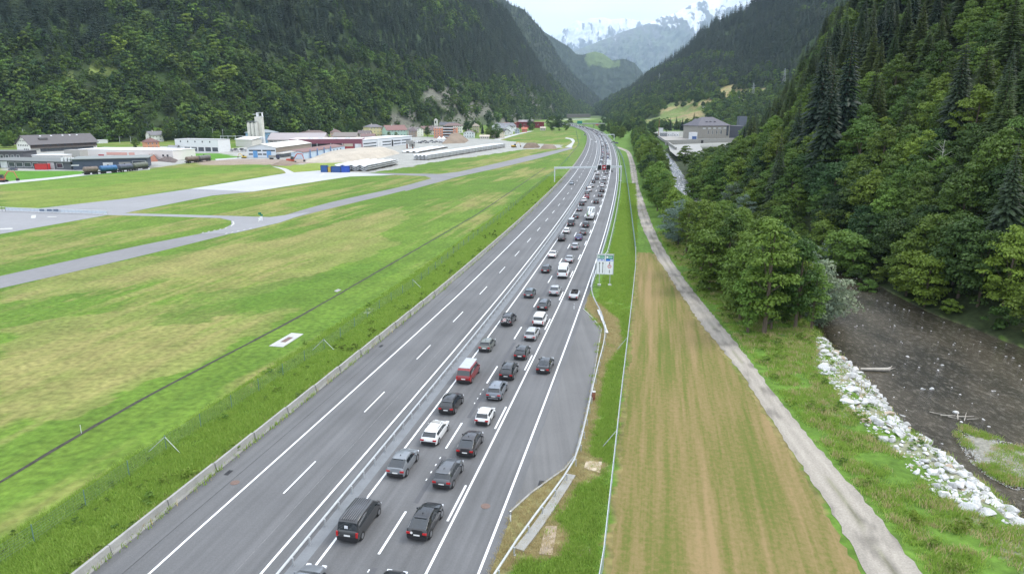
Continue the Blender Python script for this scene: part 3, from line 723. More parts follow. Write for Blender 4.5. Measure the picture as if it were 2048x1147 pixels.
guardrail('second inner guard rail close to the right edge line beyond the large sign', np.stack(off(ss, offD(ss) + 0.95), 1), 3.0, boxed=True, maxpost=180)
# concrete footing under the near part
fp = smooth_line([G(u, v) for u, v in [(1046, 1103), (1078, 1062), (1108, 1018), (1138, 972), (1150, 952)]], 14)
mb = MB(); sweep(mb, [(p[0], p[1], 0) for p in fp], [(-.75, 0), (-.75, .16), (.05, .16), (.05, 0)]); tag(mb.build('rail_footing', M['concrete']), kind='structure')
# white-grey steel plates lying behind the rail near the sign
th = thing('barrier_plates', 'white steel plates stacked behind the curved rail at the tip of the lay-by', 'plates', (0, 0, 0))
_a, _b = G(1200, 626), G(1213, 661); _pa = math.atan2(_b[1] - _a[1], _b[0] - _a[0]) + math.pi / 2
for u, v in ((1198, 627), (1203, 638), (1208, 650), (1212, 662)):
    x, y = G(u, v); mb = MB(); mb.box((0, 0, .25), (.34, 3.0, .10), rz=_pa); mb.box((0, 0, .1), (.2, .2, .2)); mb.build('plate', M['precast'], th, loc=(x, y, 0))

# ------------------------------------------------------------------ delineators and posts
def marker(u, v, lb, grp='white marker posts on the right verge'):
    x, y = G(u, v); t = thing('marker_post', lb, 'marker post', (x, y, 0), group=grp)
    mb = MB(); mb.prism([(-.06, -.05), (.06, -.05), (.04, .06), (-.04, .06)], 0, 1.0); mb.build('post', M['whitemetal'], t)
    mb = MB(); mb.box((0, -.052, .82), (.122, .012, .22)); mb.build('black_band', M['black'], t)
    mb = MB(); mb.box((0, -.06, .82), (.05, .012, .14)); mb.build('reflector', M['clear_lamp'], t)
marker(1021, 1042, 'white marker post with black band standing at the near tip of the lay-by')
marker(1148, 618, 'white marker post standing at the far tip of the lay-by near the silver convertible')
x, y = G(1187, 800); t = thing('hydrant_post', 'short rusty red post beside the guard rail halfway along the lay-by', 'post', (x, y, 0))
mb = MB(); mb.tube((0, 0, 0), (0, 0, 1.1), .22, n=14); mb.build('body', M['rust'], t); mb = MB(); mb.tube((0, 0, 1.1), (0, 0, 1.16), .25, n=14); mb.build('cap', M['concrete_pale'], t)
# concrete slabs in the verge
def slab(pts, lb, m, name='concrete_slab', inner=None):
    P = [G(*p) for p in pts]; c = np.mean(P, 0); t = thing(name, lb, 'slab', (c[0], c[1], 0))
    mb = MB(); mb.prism([(p[0] - c[0], p[1] - c[1]) for p in P], -.05, .08); mb.build('slab', m, t)
    if inner:
        mb = MB(); mb.prism([((p[0] - c[0]) * .38, (p[1] - c[1]) * .38) for p in P], .08, .10); mb.build('cover', inner, t)
slab([(538, 692), (583, 666), (607, 668), (566, 694)], 'large pale concrete slab with a brown metal cover in the left field', M['concrete_pale'], inner=M['mh'])
slab([(726, 627), (738, 617), (748, 618), (738, 628)], 'small pale concrete slab in the grass near the left fence', M['concrete'], inner=M['black'])
slab([(1078, 1108), (1091, 1052), (1115, 1052), (1104, 1111)], 'weathered stony slab in the dry verge behind the near guard rail', mat('worn_slab', (.36, .29, .22), .9, 0, .25, 1.2, .5, 6))
slab([(1168, 936), (1172, 922), (1204, 924), (1200, 946)], 'pale sandy slab in the verge beside the bend of the guard rail', mat('sandy_slab', (.48, .41, .31), .9, 0, .15, 1.2, .3, 6))
slab([(668, 582), (676, 578), (683, 580), (674, 584)], 'small pale cover beside the dark drain channel', M['concrete'])
# drain channel in the field
dp = smooth_line([G(u, v) for u, v in [(-60, 1000), (0, 962), (160, 865), (400, 735), (560, 655), (700, 575), (830, 500), (960, 425), (1092, 335)]], 120)
L = dp; nrm = np.gradient(dp, axis=0); nrm = nrm / np.linalg.norm(nrm, axis=1)[:, None]; nr = np.stack([nrm[:, 1], -nrm[:, 0]], 1)
jit_ = (RNG.random((120, 1)) - .5) * .16
tag(link('drain_channel', strip_mesh('drain_channel', L - nr * (.24 + jit_), L + nr * (.24 + jit_[::-1]), .018, mat('channel_earth', (.045, .042, .03), .95, 0, .4, 2.0, .5, 6))), kind='structure')

# ------------------------------------------------------------------ wire fences
def wire_mat():
    m, t, b = _new('wire_mesh')
    b.inputs['Base Color'].default_value = (.20, .26, .24, 1); b.inputs['Roughness'].default_value = .5; b.inputs['Metallic'].default_value = .3
    return m
M['wire'] = wire_mat()
def fence(label, pts, gap, h, pm, wires, rail=None, pr=.035, braces=(), group=None, wr=.006):
    th = thing('wire_fence', label, 'fence', (0, 0, 0))
    P = resample(pts, 200); d = np.hypot(*np.diff(P, axis=0).T).sum(); n = int(d / gap); Q = resample(P, n + 1)
    mb = MB(); mb.tube((0, 0, 0), (0, 0, h), pr, n=6); me = mb.mesh('post', pm); far = MB()
    for i, q in enumerate(Q):
        if i < 290: link('post', me, th, (q[0], q[1], gz(q[0], q[1])))
        else: far.tube((q[0], q[1], 0), (q[0], q[1], h), pr, n=4)
    if far.v: far.build('post', pm, th)['kind'] = 'stuff'
    wm = MB()
    W3 = [(q[0], q[1], 0) for q in Q]
    for k in range(wires):
        z = h * (k + .5) / wires; sweep(wm, [(p[0], p[1], z) for p in W3], [(-wr, -wr), (-wr, wr), (wr, wr), (wr, -wr)], caps=False)
    # vertical wires near the camera
    for i in range(min(n, 60)):
        a, b_ = Q[i], Q[i + 1]
        for j in range(1, int(gap / .4)):
            t = j / (gap / .4); x, y = a * (1 - t) + b_ * t; wm.box((x, y, h / 2), (wr, wr, h))
    wm.build('wire_mesh', M['wire'], th)
    if rail:
        rb = MB(); sweep(rb, [(p[0], p[1], h) for p in W3], [(-.03, -.03), (-.03, .03), (.03, .03), (.03, -.03)]); rb.build('top_rail', rail, th)
    for (u, v, dx) in braces:
        x, y = G(u, v); i = int(np.argmin(np.hypot(Q[:, 0] - x, Q[:, 1] - y))); q = Q[i]; mb = MB()
        mb.tube((q[0] + dx, q[1] - .6, 0), (q[0], q[1], h * .9), .03, n=6); mb.build('brace', M['steel'], th)
    return th
fence('tall wire fence with a silver top rail between the right verge and the mown field', [G(u, v) for u, v in [(1190, 1230), (1205, 1147), (1212, 1080), (1225, 960), (1240, 820), (1255, 690), (1266, 590), (1271, 540), (1271, 508)]], 2.5, 1.9, M['steel'], 9, M['steel'], braces=((1236, 880, -1.6), (1252, 700, -1.6)), wr=.005)
fence('dark green wire fence running on along the verge beyond the mown field', [G(u, v) for u, v in [(1271, 506), (1268, 480), (1262, 430), (1256, 380), (1250, 340), (1246, 320), (1238, 303), (1228, 290)]], 3.0, 1.9, M['greensteel'], 10, M['greensteel'], wr=.02)
LF = [(-60, 1170), (52, 1097), (124, 1048), (187, 1003), (245, 961), (296, 928), (350, 888), (430, 838), (560, 755), (665, 688), (760, 617), (830, 572), (930, 490), (1000, 437), (1060, 385), (1100, 352), (1130, 325), (1158, 290), (1152, 262)]
fence('thin green wire fence in the long grass left of the concrete barrier', [G(*p) for p in LF], 5.2, 1.7, M['greensteel'], 7, None, pr=.045, braces=((345, 895, -1.7), (350, 893, 1.7), (664, 690, -1.7), (668, 688, 1.7), (822, 578, 1.7)), wr=.005)

# ------------------------------------------------------------------ big lane sign on the right
def text_obj(txt, size, m, parent, loc, name='lettering', rot=(math.pi / 2, 0, 0), align='CENTER'):
    cu = bpy.data.curves.new(name, 'FONT'); cu.body = txt; cu.size = size; cu.align_x = align; cu.align_y = 'CENTER'; cu.extrude = 0.002; cu.resolution_u = 2
    cu.materials.append(m)
    o = bpy.data.objects.new(name, cu); COL.objects.link(o); o.parent = parent; o.location = loc; o.rotation_euler = rot; return o
x, y = G(1208.5, 571)
sg = thing('lane_sign', 'large white lane sign with green and blue fields and black arrows on two posts', 'road sign', (x, y, 0), math.radians(-7))
SGREEN = mat('sign_green', (.0, .17, .085), .4, 0, .03); SBLUE = mat('sign_blue', (.01, .14, .60), .4, 0, .03); SW = mat('sign_white', (.78, .79, .80), .4, 0, .03); SRED = mat('sign_red', (.6, .02, .03), .4, 0, .03); SPALE = mat('sign_pale_blue', (.16, .22, .62), .4, 0, .03)
Wd, z0, z1 = 3.25, 2.35, 6.35
for sx, lb in ((-1.0, ''), (1.05, '')):
    mb = MB(); mb.tube((sx, 0, 0), (sx, 0, z1 - .3), .07, n=10); mb.build('post', M['steel'], sg)
    mb = MB(); mb.box((sx, 0, .15), (.65, .65, .3)); mb.build('footing', M['concrete_pale'], sg)
mb = MB(); mb.box((0, -.09, (z0 + z1) / 2), (Wd, .06, z1 - z0)); mb.build('panel', SW, sg)
mb = MB()
for a in ((0, -.10, z0, Wd + .12, .10, .10), (0, -.12, z1 + .02, Wd + .2, .22, .08), (-Wd / 2, -.10, (z0 + z1) / 2, .08, .10, z1 - z0), (Wd / 2, -.10, (z0 + z1) / 2, .12, .14, z1 - z0)): mb.box(a[:3], a[3:])
mb.box((0.02, -.128, (z0 + z1) / 2), (.05, .012, z1 - z0 - .1)); mb.build('frame', M['steel'], sg)
def blk(nm, cx, cz, w_, h_, m, y_=-.126, d=.012, p=None): mb = MB(); mb.box((cx, y_, cz), (w_, d, h_)); return mb.build(nm, m, p or sg)
g1 = blk('green_field', -.79, 5.78, 1.35, .72, SGREEN); g2 = blk('green_field', .84, 5.78, 1.42, .72, SGREEN)
b1 = blk('blue_field', -1.02, 5.20, .86, .36, SPALE); b2 = blk('blue_field', -.32, 5.20, .44, .36, SPALE); b3 = blk('blue_field', .84, 5.20, 1.42, .38, SBLUE)
for px, gg, w2 in ((-1.22, g1, .34), (.40, g2, .36)):
    blk('symbol', px, 5.78, w2, .40, SW, -.136, .008, gg)
blk('symbol', -1.22, 5.78, .12, .12, M['black'], -.142, .006, g1)
for i in range(2): blk('line_of_print', -.60, 5.90 - i * .26, .80, .13, mat('print_pale', (.45, .70, .58), .5) if i == 0 and 'print_pale' not in bpy.data.materials else bpy.data.materials['print_pale'], -.136, .008, g1)
for i in range(2): blk('line_of_print', 1.02, 5.92 - i * .28, .78, .13, bpy.data.materials['print_pale'], -.136, .008, g2)
blk('symbol', -1.04, 5.20, .60, .20, SW, -.136, .008, b1); blk('symbol', -.32, 5.20, .22, .22, SW, -.136, .008, b2); blk('symbol', 1.22, 5.20, .48, .22, SW, -.136, .008, b3)
def arrow(cx, za, zb):
    mb = MB(); mb.box((cx, -.128, (za + zb) / 2 - .1), (.10, .014, zb - za - .2))
    mb.add([(cx - .17, -.135, zb - .26), (cx + .17, -.135, zb - .26), (cx, -.135, zb + .08), (cx - .17, -.121, zb - .26), (cx + .17, -.121, zb - .26), (cx, -.121, zb + .08)], [(0, 1, 2), (5, 4, 3), (0, 3, 4, 1), (1, 4, 5, 2), (2, 5, 3, 0)])
    mb.build('arrow', M['black'], sg)
arrow(-1.05, 2.6, 4.75); arrow(-.42, 2.6, 4.75); arrow(.88, 4.30, 4.8); 
blk('arrow_shaft', .88, 2.92, .11, .66, M['black'])
mb = MB(); mb.tube((.88, -.118, 3.95), (.88, -.135, 3.95), .36, n=28); rd = mb.build('prohibition_disc', SRED, sg)
mb = MB(); mb.tube((.88, -.134, 3.95), (.88, -.142, 3.95), .25, n=28); mb.build('disc_face', SW, rd); blk('truck_symbol', .90, 3.97, .26, .12, M['black'], -.146, .006, rd)

# ------------------------------------------------------------------ gantry
xl, yl = G(1109, 365); xr, yr = G(1241.5, 362); L_ = math.hypot(xr - xl, yr - yl); ga = math.atan2(yr - yl, xr - xl)
gn = thing('gantry', 'grey steel gantry spanning the motorway with dark matrix panels over the queue', 'gantry', (xl, yl, 0), ga)
zb_ = zat(xl, yl, 336.0)
gm = mat('gantry_grey', (.66, .69, .71), .5, .2, .05)
for px in (0.0, L_): 
    mb = MB(); mb.box((px, 0, zb_ / 2), (.42, .42, zb_)); mb.box((px, 0, .1), (.9, .9, .2)); mb.build('column', gm, gn)
mb = MB(); mb.box((L_ / 2, 0, zb_ + .05), (L_ + .5, .6, .85)); mb.build('beam', gm, gn)
def gpx(u): return (G(u, 363)[0] - xl) / math.cos(ga)
for u, w_, m in ((1197.8, 1.7, M['black']), (1215.6, 1.9, M['black']), (1206.8, 1.9, mat('panel_red', (.35, .02, .03), .5))):
    mb = MB(); mb.box((gpx(u), -.36, zb_ - .15), (w_, .22, 2.3)); p = mb.build('display_panel', m, gn); 
    if u == 1206.8:
        mb = MB(); cx = gpx(u); mb.add([(cx - .45, -.475, zb_ - .1), (cx + .2, -.475, zb_ + .45), (cx + .5, -.475, zb_ - .1), (cx + .1, -.475, zb_ - .5)], [(0, 3, 2, 1)]); mb.build('white_symbol', SW, p)
for u in (1190, 1207, 1214, 1224):
    mb = MB(); mb.box((gpx(u), -.34, zb_ - 1.9), (.9, .18, .9)); p = mb.build('lane_signal', M['black'], gn); mb = MB(); mb.box((gpx(u), -.44, zb_ - 1.9), (.45, .02, .45)); mb.build('lamp', M['concrete_pale'], p)
    mb = MB(); mb.box((gpx(u), -.28, zb_ - .9), (.1, .1, 1.2)); mb.build('hanger', gm, gn)
# small half gantry further on, right side
x0, y0 = G(1228, 280); x1, y1 = G(1205, 280); t = thing('cantilever_gantry', 'small cantilever gantry reaching over the queue from the right beyond the bend', 'gantry', (x0, y0, 0), math.pi)
z_ = zat(x0, y0, 269); mb = MB(); mb.box((0, 0, z_ / 2), (.6, .6, z_)); mb.build('column', gm, t); mb = MB(); mb.box(((x0 - x1) / 2, 0, z_), (x0 - x1, .6, .8)); mb.build('arm', gm, t)

# ------------------------------------------------------------------ road bridge far ahead
xa, ya = G(1125, 262); xb, yb = G(1200, 262)
sB = float(s_of_y(1330.0)); bx, by, tx, ty = [float(q) for q in cpt(sB)]
br = thing('road_bridge', 'flat concrete road bridge crossing over the motorway in the distance', 'bridge', (bx - 6, by, 0), math.atan2(-tx, ty) * 0.3)
mb = MB(); mb.box((-6, 0, 6.3), (96, 9, 1.3)); mb.build('deck', M['concrete'], br)
mb = MB(); mb.box((-6, -4.4, 7.3), (96, .2, 1.0)); mb.box((-6, 4.4, 7.3), (96, .2, 1.0)); mb.build('parapet', M['steel'], br)
for px in (-24, 3, 22): mb = MB(); mb.box((px, 0, 2.8), (1.2, 6, 5.7)); mb.build('pier', M['concrete'], br)
mb = MB(); mb.prism([(30, -6), (44, -6), (44, 6), (30, 6)], -.5, 5.6); mb.build('abutment', M['concrete'], br)
mb = MB(); mb.prism([(-60, -6), (-38, -6), (-38, 6), (-60, 6)], -.5, 5.6); mb.build('abutment', M['concrete'], br)
mb = MB(); mb.box((31, -5.2, 4.6), (13, .4, 2.4)); mb.build('red_sheeting', mat('red_sheet', (.45, .11, .07), .7), br)

# ------------------------------------------------------------------ fence across the runway, small posts in the field
xa, ya = G(-30, 421); xb, yb = G(215, 430); xm, ym = G(40, 424)
t = thing('runway_fence', 'low white mesh fence crossing the grey runway', 'fence', (0, 0, 0))
P = [(xa, ya), (xm, ym), (xb, yb)]; Q = resample(P, 34)
for i, q in enumerate(Q):
    mb = MB(); mb.box((0, 0, .75), (.10, .10, 1.5)); mb.build('post', M['steel'] if i > 6 else M['black'], t, loc=(q[0], q[1], 0.03))
for z in (.35, 1.45):
    mb = MB(); sweep(mb, [(q[0], q[1], z) for q in Q], [(-.04, -.05), (-.04, .05), (.04, .05), (.04, -.05)]); mb.build('bar', M['whitemetal'], t)
mb = MB(); sweep(mb, [(q[0], q[1], 0) for q in Q[6:]], [(-.012, .45), (-.012, 1.35), (.012, 1.35), (.012, .45)]); mb.build('mesh_panel', mat('pale_mesh', (.50, .55, .60), .7), t)
for u in (85, 100, 113):
    x, y = G(u, 427); mb = MB(); mb.box((0, -.05, 1.15), (1.6, .05, .7)); mb.build('notice_board', mat('board_blue', (.12, .16, .22), .6) if u == 85 else bpy.data.materials['board_blue'], t, loc=(x, y, 0))
x, y = G(523, 441); t = thing('marker_flag', 'small green and white marker board standing where the service road meets the taxiway', 'marker', (x, y, 0))
mb = MB(); mb.prism([(-.45, -.3), (.45, -.3), (.3, .3), (-.3, .3)], .03, 1.3); mb.build('white_base', M['whitemetal'], t)
mb = MB(); mb.tube((0, 0, 1.3), (0, 0, 2.6), .05, n=6); mb.build('pole', M['black'], t)
mb = MB(); mb.box((-.35, 0, 2.2), (.9, .08, .7)); mb.box((.2, 0, 1.7), (.7, .08, .5)); mb.build('board', SGREEN, t)
x, y = G(163, 866); t = tag(MB().tube((0, 0, 0), (0, 0, 1.0), .03, n=6).build('stake', M['whitemetal'], loc=(x, y, 0)), 'thin white stake standing beside the dark drain channel in the field', 'stake')
# ------------------------------------------------------------------ mountains
def loft(name, cols, nr, nc, m, amp=25.0, spur=30.0, seed=1, bulge=0.0, extra_down=True, attr=None, power=1.0, wscale=120.0):
    cols = sorted(cols, key=lambda c: c[0]); us = np.array([c[0] for c in cols], float)
    toe = np.array([c[1] for c in cols], float); top = np.array([c[2] for c in cols], float)
    u = np.linspace(us[0], us[-1], nc)
    T0 = np.stack([np.interp(u, us, toe[:, i]) for i in range(3)], 1); T1 = np.stack([np.interp(u, us, top[:, i]) for i in range(3)], 1)
    t = np.linspace(-0.02, 1.0, nr)[:, None, None]
    P = T0[None] * (1 - t) + T1[None] * t
    tz = np.clip(t[:, :, 0], 0, 1)
    P[:, :, 2] = T0[None, :, 2] * (1 - tz ** power) + T1[None, :, 2] * tz ** power + np.where(t[:, :, 0] < 0, t[:, :, 0] * 200, 0)
    # gullies and ribs running downslope, plus broken ground, fading at foot and ridge
    arc = np.concatenate([[0], np.cumsum(np.hypot(*np.diff(T0[:, :2], axis=0).T))])
    env = np.sin(np.pi * np.clip(tz, 0, 1)) ** .7
    A = arc[None, :] + (fbm(P[:, :, 0] / 300, P[:, :, 1] / 300, seed) - .5) * 160
    rib_ = fbm(A / wscale, P[:, :, 2] / 600, seed + 3, 3) - .5
    brk = fbm(P[:, :, 0] / 60, P[:, :, 1] / 60 + P[:, :, 2] / 60, seed + 5, 4) - .5
    nx = -(T1 - T0)[:, 1]; d = (T0 - T1)[:, :2]; d = d / (np.linalg.norm(d, axis=1)[:, None] + 1e-6)
    push = env * (rib_ * spur * 2 + brk * amp)
    P[:, :, 0] += d[None, :, 0] * push; P[:, :, 1] += d[None, :, 1] * push
    P[:, :, 2] += env * (brk * amp * .5 + bulge)
    # far side so that the ridge has a back
    back = P[-1].copy(); bk = []
    for k, (f, dz) in enumerate(((.15, -.05), (.6, -.45), (1.1, -1.0))):
        q = back.copy(); q[:, :2] -= d * (T1[:, 2:3] - T0[:, 2:3]) * f; q[:, 2] = T1[:, 2] + (T1[:, 2] - T0[:, 2] + 40) * dz; bk.append(q)
    PP = np.concatenate([P, np.array(bk)], 0)
    nrr = PP.shape[0]
    me = np_mesh(name, PP.reshape(-1, 3), grid_faces(nrr, nc), m)
    if attr:
        c = attr(PP.reshape(-1, 3), np.clip(np.repeat(np.concatenate([np.linspace(0, 1, nr), [1, 1, 1]])[:, None], nc, 1).ravel(), 0, 1)); set_attr(me, 'gcol', c)
    o = tag(link(name, me), kind='structure')
    return P
def gp(u, v, z=0): x, y = G(u, v); return (x, y, z)
def ridge(u, v, Y): return atY(u, v, Y)
fl_mat = attr_mat('forest_floor', 'gcol', fine=.3, bump=.6, s1=.25, s2=.02)
def attr_left(P, t):
    c = np.tile(np.array((.034, .050, .018)), (len(P), 1)); x, y, z = P.T
    U, Vv = proj(x, np.maximum(y, 50), z)
    rock = sstep(.46, .54, fbm(x / 38, z / 26, 201)) * (U > 780) * (U < 1110) * sstep(.42, .26, t) * (Vv > 165)
    c = blend(c, rock * .9, (.19, .185, .15))
    c = blend(c, sstep(.55, .62, fbm(x / 60, z / 26, 203)) * .7, (.055, .092, .024))
    c = blend(c, ((np.abs(Vv - (146 - (U - 190) * .05)) < 7) & (U > 125) & (U < 240)) * 1.0, (.16, .20, .05))
    c = blend(c, in_poly(U, Vv, [(1120, 218), (1140, 180), (1165, 185), (1188, 205), (1190, 225)]) * .7, (.20, .26, .07))
    return c
S1 = [(-700, gp(-700, 302, -4), ridge(-700, -480, 1250)), (-300, gp(-300, 292, -4), ridge(-300, -500, 1500)), (0, gp(0, 289, -4), ridge(0, -480, 1650)), (300, gp(300, 283, -4), ridge(300, -480, 1750)), (600, gp(600, 272, -4), ridge(600, -420, 1950)), (780, gp(780, 262, -4), ridge(780, -300, 2150)),
      (900, gp(900, 256, -4), ridge(900, -130, 2300)), (950, gp(950, 252, -4), ridge(950, -50, 2400)), (985, gp(985, 249, -4), ridge(985, 2, 2450)), (1013, gp(1013, 246, -4), ridge(1013, 24, 2550)), (1040, gp(1040, 243, -4), ridge(1040, 66, 2650)), (1064, gp(1064, 241, -4), ridge(1064, 107, 2700)),
      (1091, gp(1091, 239, -4), ridge(1091, 148, 2900)), (1120, gp(1120, 237, -4), ridge(1120, 175, 3050)), (1150, gp(1150, 234, -4), ridge(1150, 202, 3350)), (1195, gp(1195, 231, -4), ridge(1195, 226, 4200))]
P1 = loft('mountain_slope', S1, 90, 420, fl_mat, 34, 34, 11, attr=attr_left)
S2 = [(u, (*atY(u, 226, Y - 1100)[:2], -10), ridge(u, v + 9, Y)) for u, v, Y in [(860, -170, 4200), (960, -60, 4300), (1020, 0, 4400), (1047, 10, 4450), (1078, 44, 4500), (1105, 82, 4600), (1122, 113, 4700), (1160, 154, 4900), (1184, 174, 5000), (1207, 195, 5100), (1230, 218, 5200)]]
P2 = loft('mountain_slope', S2, 50, 160, fl_mat, 50, 70, 21, attr=lambda P, t: np.tile((.036, .05, .022), (len(P), 1)), wscale=260)
def attr_s3(P, t):
    c = np.tile(np.array((.032, .05, .024)), (len(P), 1)); x, y, z = P.T; U, Vv = proj(x, y, z)
    c = blend(c, in_poly(U + (fbm(U / 8, Vv / 8, 5) - .5) * 10, Vv + (fbm(U / 8, Vv / 8, 6) - .5) * 10, MEAD3) * .95, (.105, .15, .05)); return c
MEAD3 = [(1168, 120), (1176, 106), (1192, 102), (1206, 104), (1225, 122), (1243, 120), (1240, 134), (1212, 138), (1190, 130), (1175, 134)]
S3 = [(u, (*atY(u, 224, 6300)[:2], -20), ridge(u, v + 3, 7200)) for u, v in [(1040, 30), (1060, 42), (1098, 67), (1139, 92), (1153, 106), (1165, 107), (1178, 103), (1190, 100), (1205, 104), (1225, 118), (1248, 115), (1269, 123), (1286, 143), (1310, 178), (1345, 215)]]
P3 = loft('wooded_hill', S3, 50, 170, fl_mat, 60, 60, 31, attr=attr_s3, wscale=300)
# far snowy mountains
def snow_mat(name, lo, hi, g=(.10, .14, .07), seed=0):
    m, t, b = _new(name)
    co = t.nodes.new('ShaderNodeTexCoord'); sep = t.nodes.new('ShaderNodeSeparateXYZ'); t.links.new(co.outputs['Object'], sep.inputs[0])
    nzn = N(t, 'ShaderNodeTexNoise', Scale=.00115, Detail=9, Roughness=.62); mpn = t.nodes.new('ShaderNodeMapping'); mpn.inputs['Location'].default_value = (seed, 0, 0); mpn.inputs['Scale'].default_value = (3.6, 1, 1.1)
    t.links.new(co.outputs['Object'], mpn.inputs[0]); t.links.new(mpn.outputs[0], nzn.inputs[0])
    mr = t.nodes.new('ShaderNodeMapRange'); mr.inputs[1].default_value = lo; mr.inputs[2].default_value = hi; t.links.new(sep.outputs[2], mr.inputs[0])
    a = t.nodes.new('ShaderNodeMath'); a.operation = 'MULTIPLY_ADD'; a.inputs[1].default_value = .62; t.links.new(mr.outputs[0], a.inputs[0])
    sc = t.nodes.new('ShaderNodeMath'); sc.operation = 'MULTIPLY_ADD'; sc.inputs[1].default_value = 2.2; sc.inputs[2].default_value = -.92; t.links.new(nzn.outputs[0], sc.inputs[0]); t.links.new(sc.outputs[0], a.inputs[2])
    r = t.nodes.new('ShaderNodeValToRGB'); e = r.color_ramp.elements; e[0].position = .0; e[0].color = (*g, 1); e[1].position = .62; e[1].color = (.85, .88, .92, 1)
    x = e.new(.38); x.color = (.085, .095, .085, 1); x = e.new(.54); x.color = (.12, .125, .13, 1)
    t.links.new(a.outputs[0], r.inputs[0]); t.links.new(r.outputs[0], b.inputs['Base Color']); b.inputs['Roughness'].default_value = .85
    _, n = noise_gray(t, .004, 0, 1, 8, co.outputs['Object']); bp = N(t, 'ShaderNodeBump', Strength=.8, Distance=60); t.links.new(n.outputs[0], bp.inputs['Height']); t.links.new(bp.outputs[0], b.inputs['Normal'])
    return m
S5 = [(u, (*atY(u, 214, 14500)[:2], -60), ridge(u, v + 2, Y)) for u, v, Y in [(a_, b2_, c2_ * 1.7) for a_, b2_, c2_ in [(1090, 122, 9600), (1153, 99, 9900), (1190, 84, 10200), (1242, 63, 10600), (1300, 44, 11000), (1325, 30, 11200), (1344, 27, 11300), (1370, 13, 11400), (1392, 2, 11500), (1415, -14, 11600), (1440, -6, 11500), (1470, -24, 11400), (1520, -40, 11200), (1600, -60, 11000), (1750, -90, 10500)]]]
loft('snowy_mountain', S5, 70, 200, snow_mat('snow_mountain_near', 1450, 2960, seed=4), 420, 330, 41, wscale=1150)
S4 = [(u, (*atY(u, 214, 21500)[:2], -60), ridge(u, v, 25500)) for u, v in [(1060, 100), (1110, 66), (1139, 50), (1153, 41), (1168, 44), (1180, 37), (1207, 35), (1222, 39), (1250, 37), (1275, 41), (1300, 40), (1340, 48), (1400, 56), (1500, 60)]]
loft('snowy_mountain', S4, 70, 150, snow_mat('snow_mountain_far', 800, 2950, seed=9), 460, 400, 51, wscale=1250)
# right-hand valley side
MEADR = [(1322, 220), (1340, 206), (1362, 203), (1395, 200), (1432, 200), (1425, 212), (1405, 222), (1415, 240), (1380, 252), (1335, 254), (1290, 252), (1270, 244), (1315, 233)]
MEADR2 = [(1440, 178), (1462, 168), (1500, 178), (1530, 176), (1530, 186), (1500, 186), (1478, 196), (1452, 202), (1430, 192)]
def attr_e(P, t):
    c = np.tile(np.array((.030, .046, .018)), (len(P), 1)); x, y, z = P.T; U, Vv = proj(x, np.maximum(y, 50), z)
    c = blend(c, sstep(.5, .6, fbm(x / 70, y / 70, 301)) * .8, (.05, .085, .024))
    jU = U + (fbm(x / 25, y / 25, 303) - .5) * 12; jV = Vv + (fbm(x / 25, y / 25, 305) - .5) * 8
    m1 = (in_poly(jU, jV, MEADR) | in_poly(jU, jV, MEADR2)).astype(float)
    cc = np.array([.15, .20, .055])[None] * (1 - sstep(.45, .6, fbm(x / 40, y / 30, 307)))[:, None] + np.array([.29, .235, .11])[None] * sstep(.45, .6, fbm(x / 40, y / 30, 307))[:, None]
    c = c * (1 - m1[:, None]) + cc * m1[:, None]; return c
SE = [(1188, (*atY(1188, 226, 4000)[:2], -4), ridge(1188, 214, 4300)), (1201, (*G(1203, 232), -4), ridge(1201, 207, 3900)), (1228, (*G(1226, 240), -4), ridge(1228, 194, 3500)), (1262, (*G(1262, 250), -4), ridge(1262, 179, 3100)),
      (1296, (*G(1296, 256), -4), ridge(1296, 152, 2850)), (1344, (*G(1344, 259), -4), ridge(1344, 121, 2650)), (1378, (*G(1378, 260), -4), ridge(1378, 96, 2550)), (1406, (*G(1406, 260), -4), ridge(1406, 63, 2450)), (1447, (*G(1447, 260), -4), ridge(1447, 40, 2350)),
      (1495, (*G(1495, 260), -4), ridge(1495, 18, 2250)), (1600, (*G(1600, 262), -4), ridge(1600, -70, 2100)), (1800, (*G(1800, 264), -4), ridge(1800, -200, 2000)), (2300, (*G(2300, 268), -4), ridge(2300, -420, 1800)), (2900, (*G(2900, 275), -4), ridge(2900, -500, 1600))]
PE = loft('mountain_slope', SE, 90, 300, fl_mat, 30, 30, 61, attr=attr_e, power=1.25)

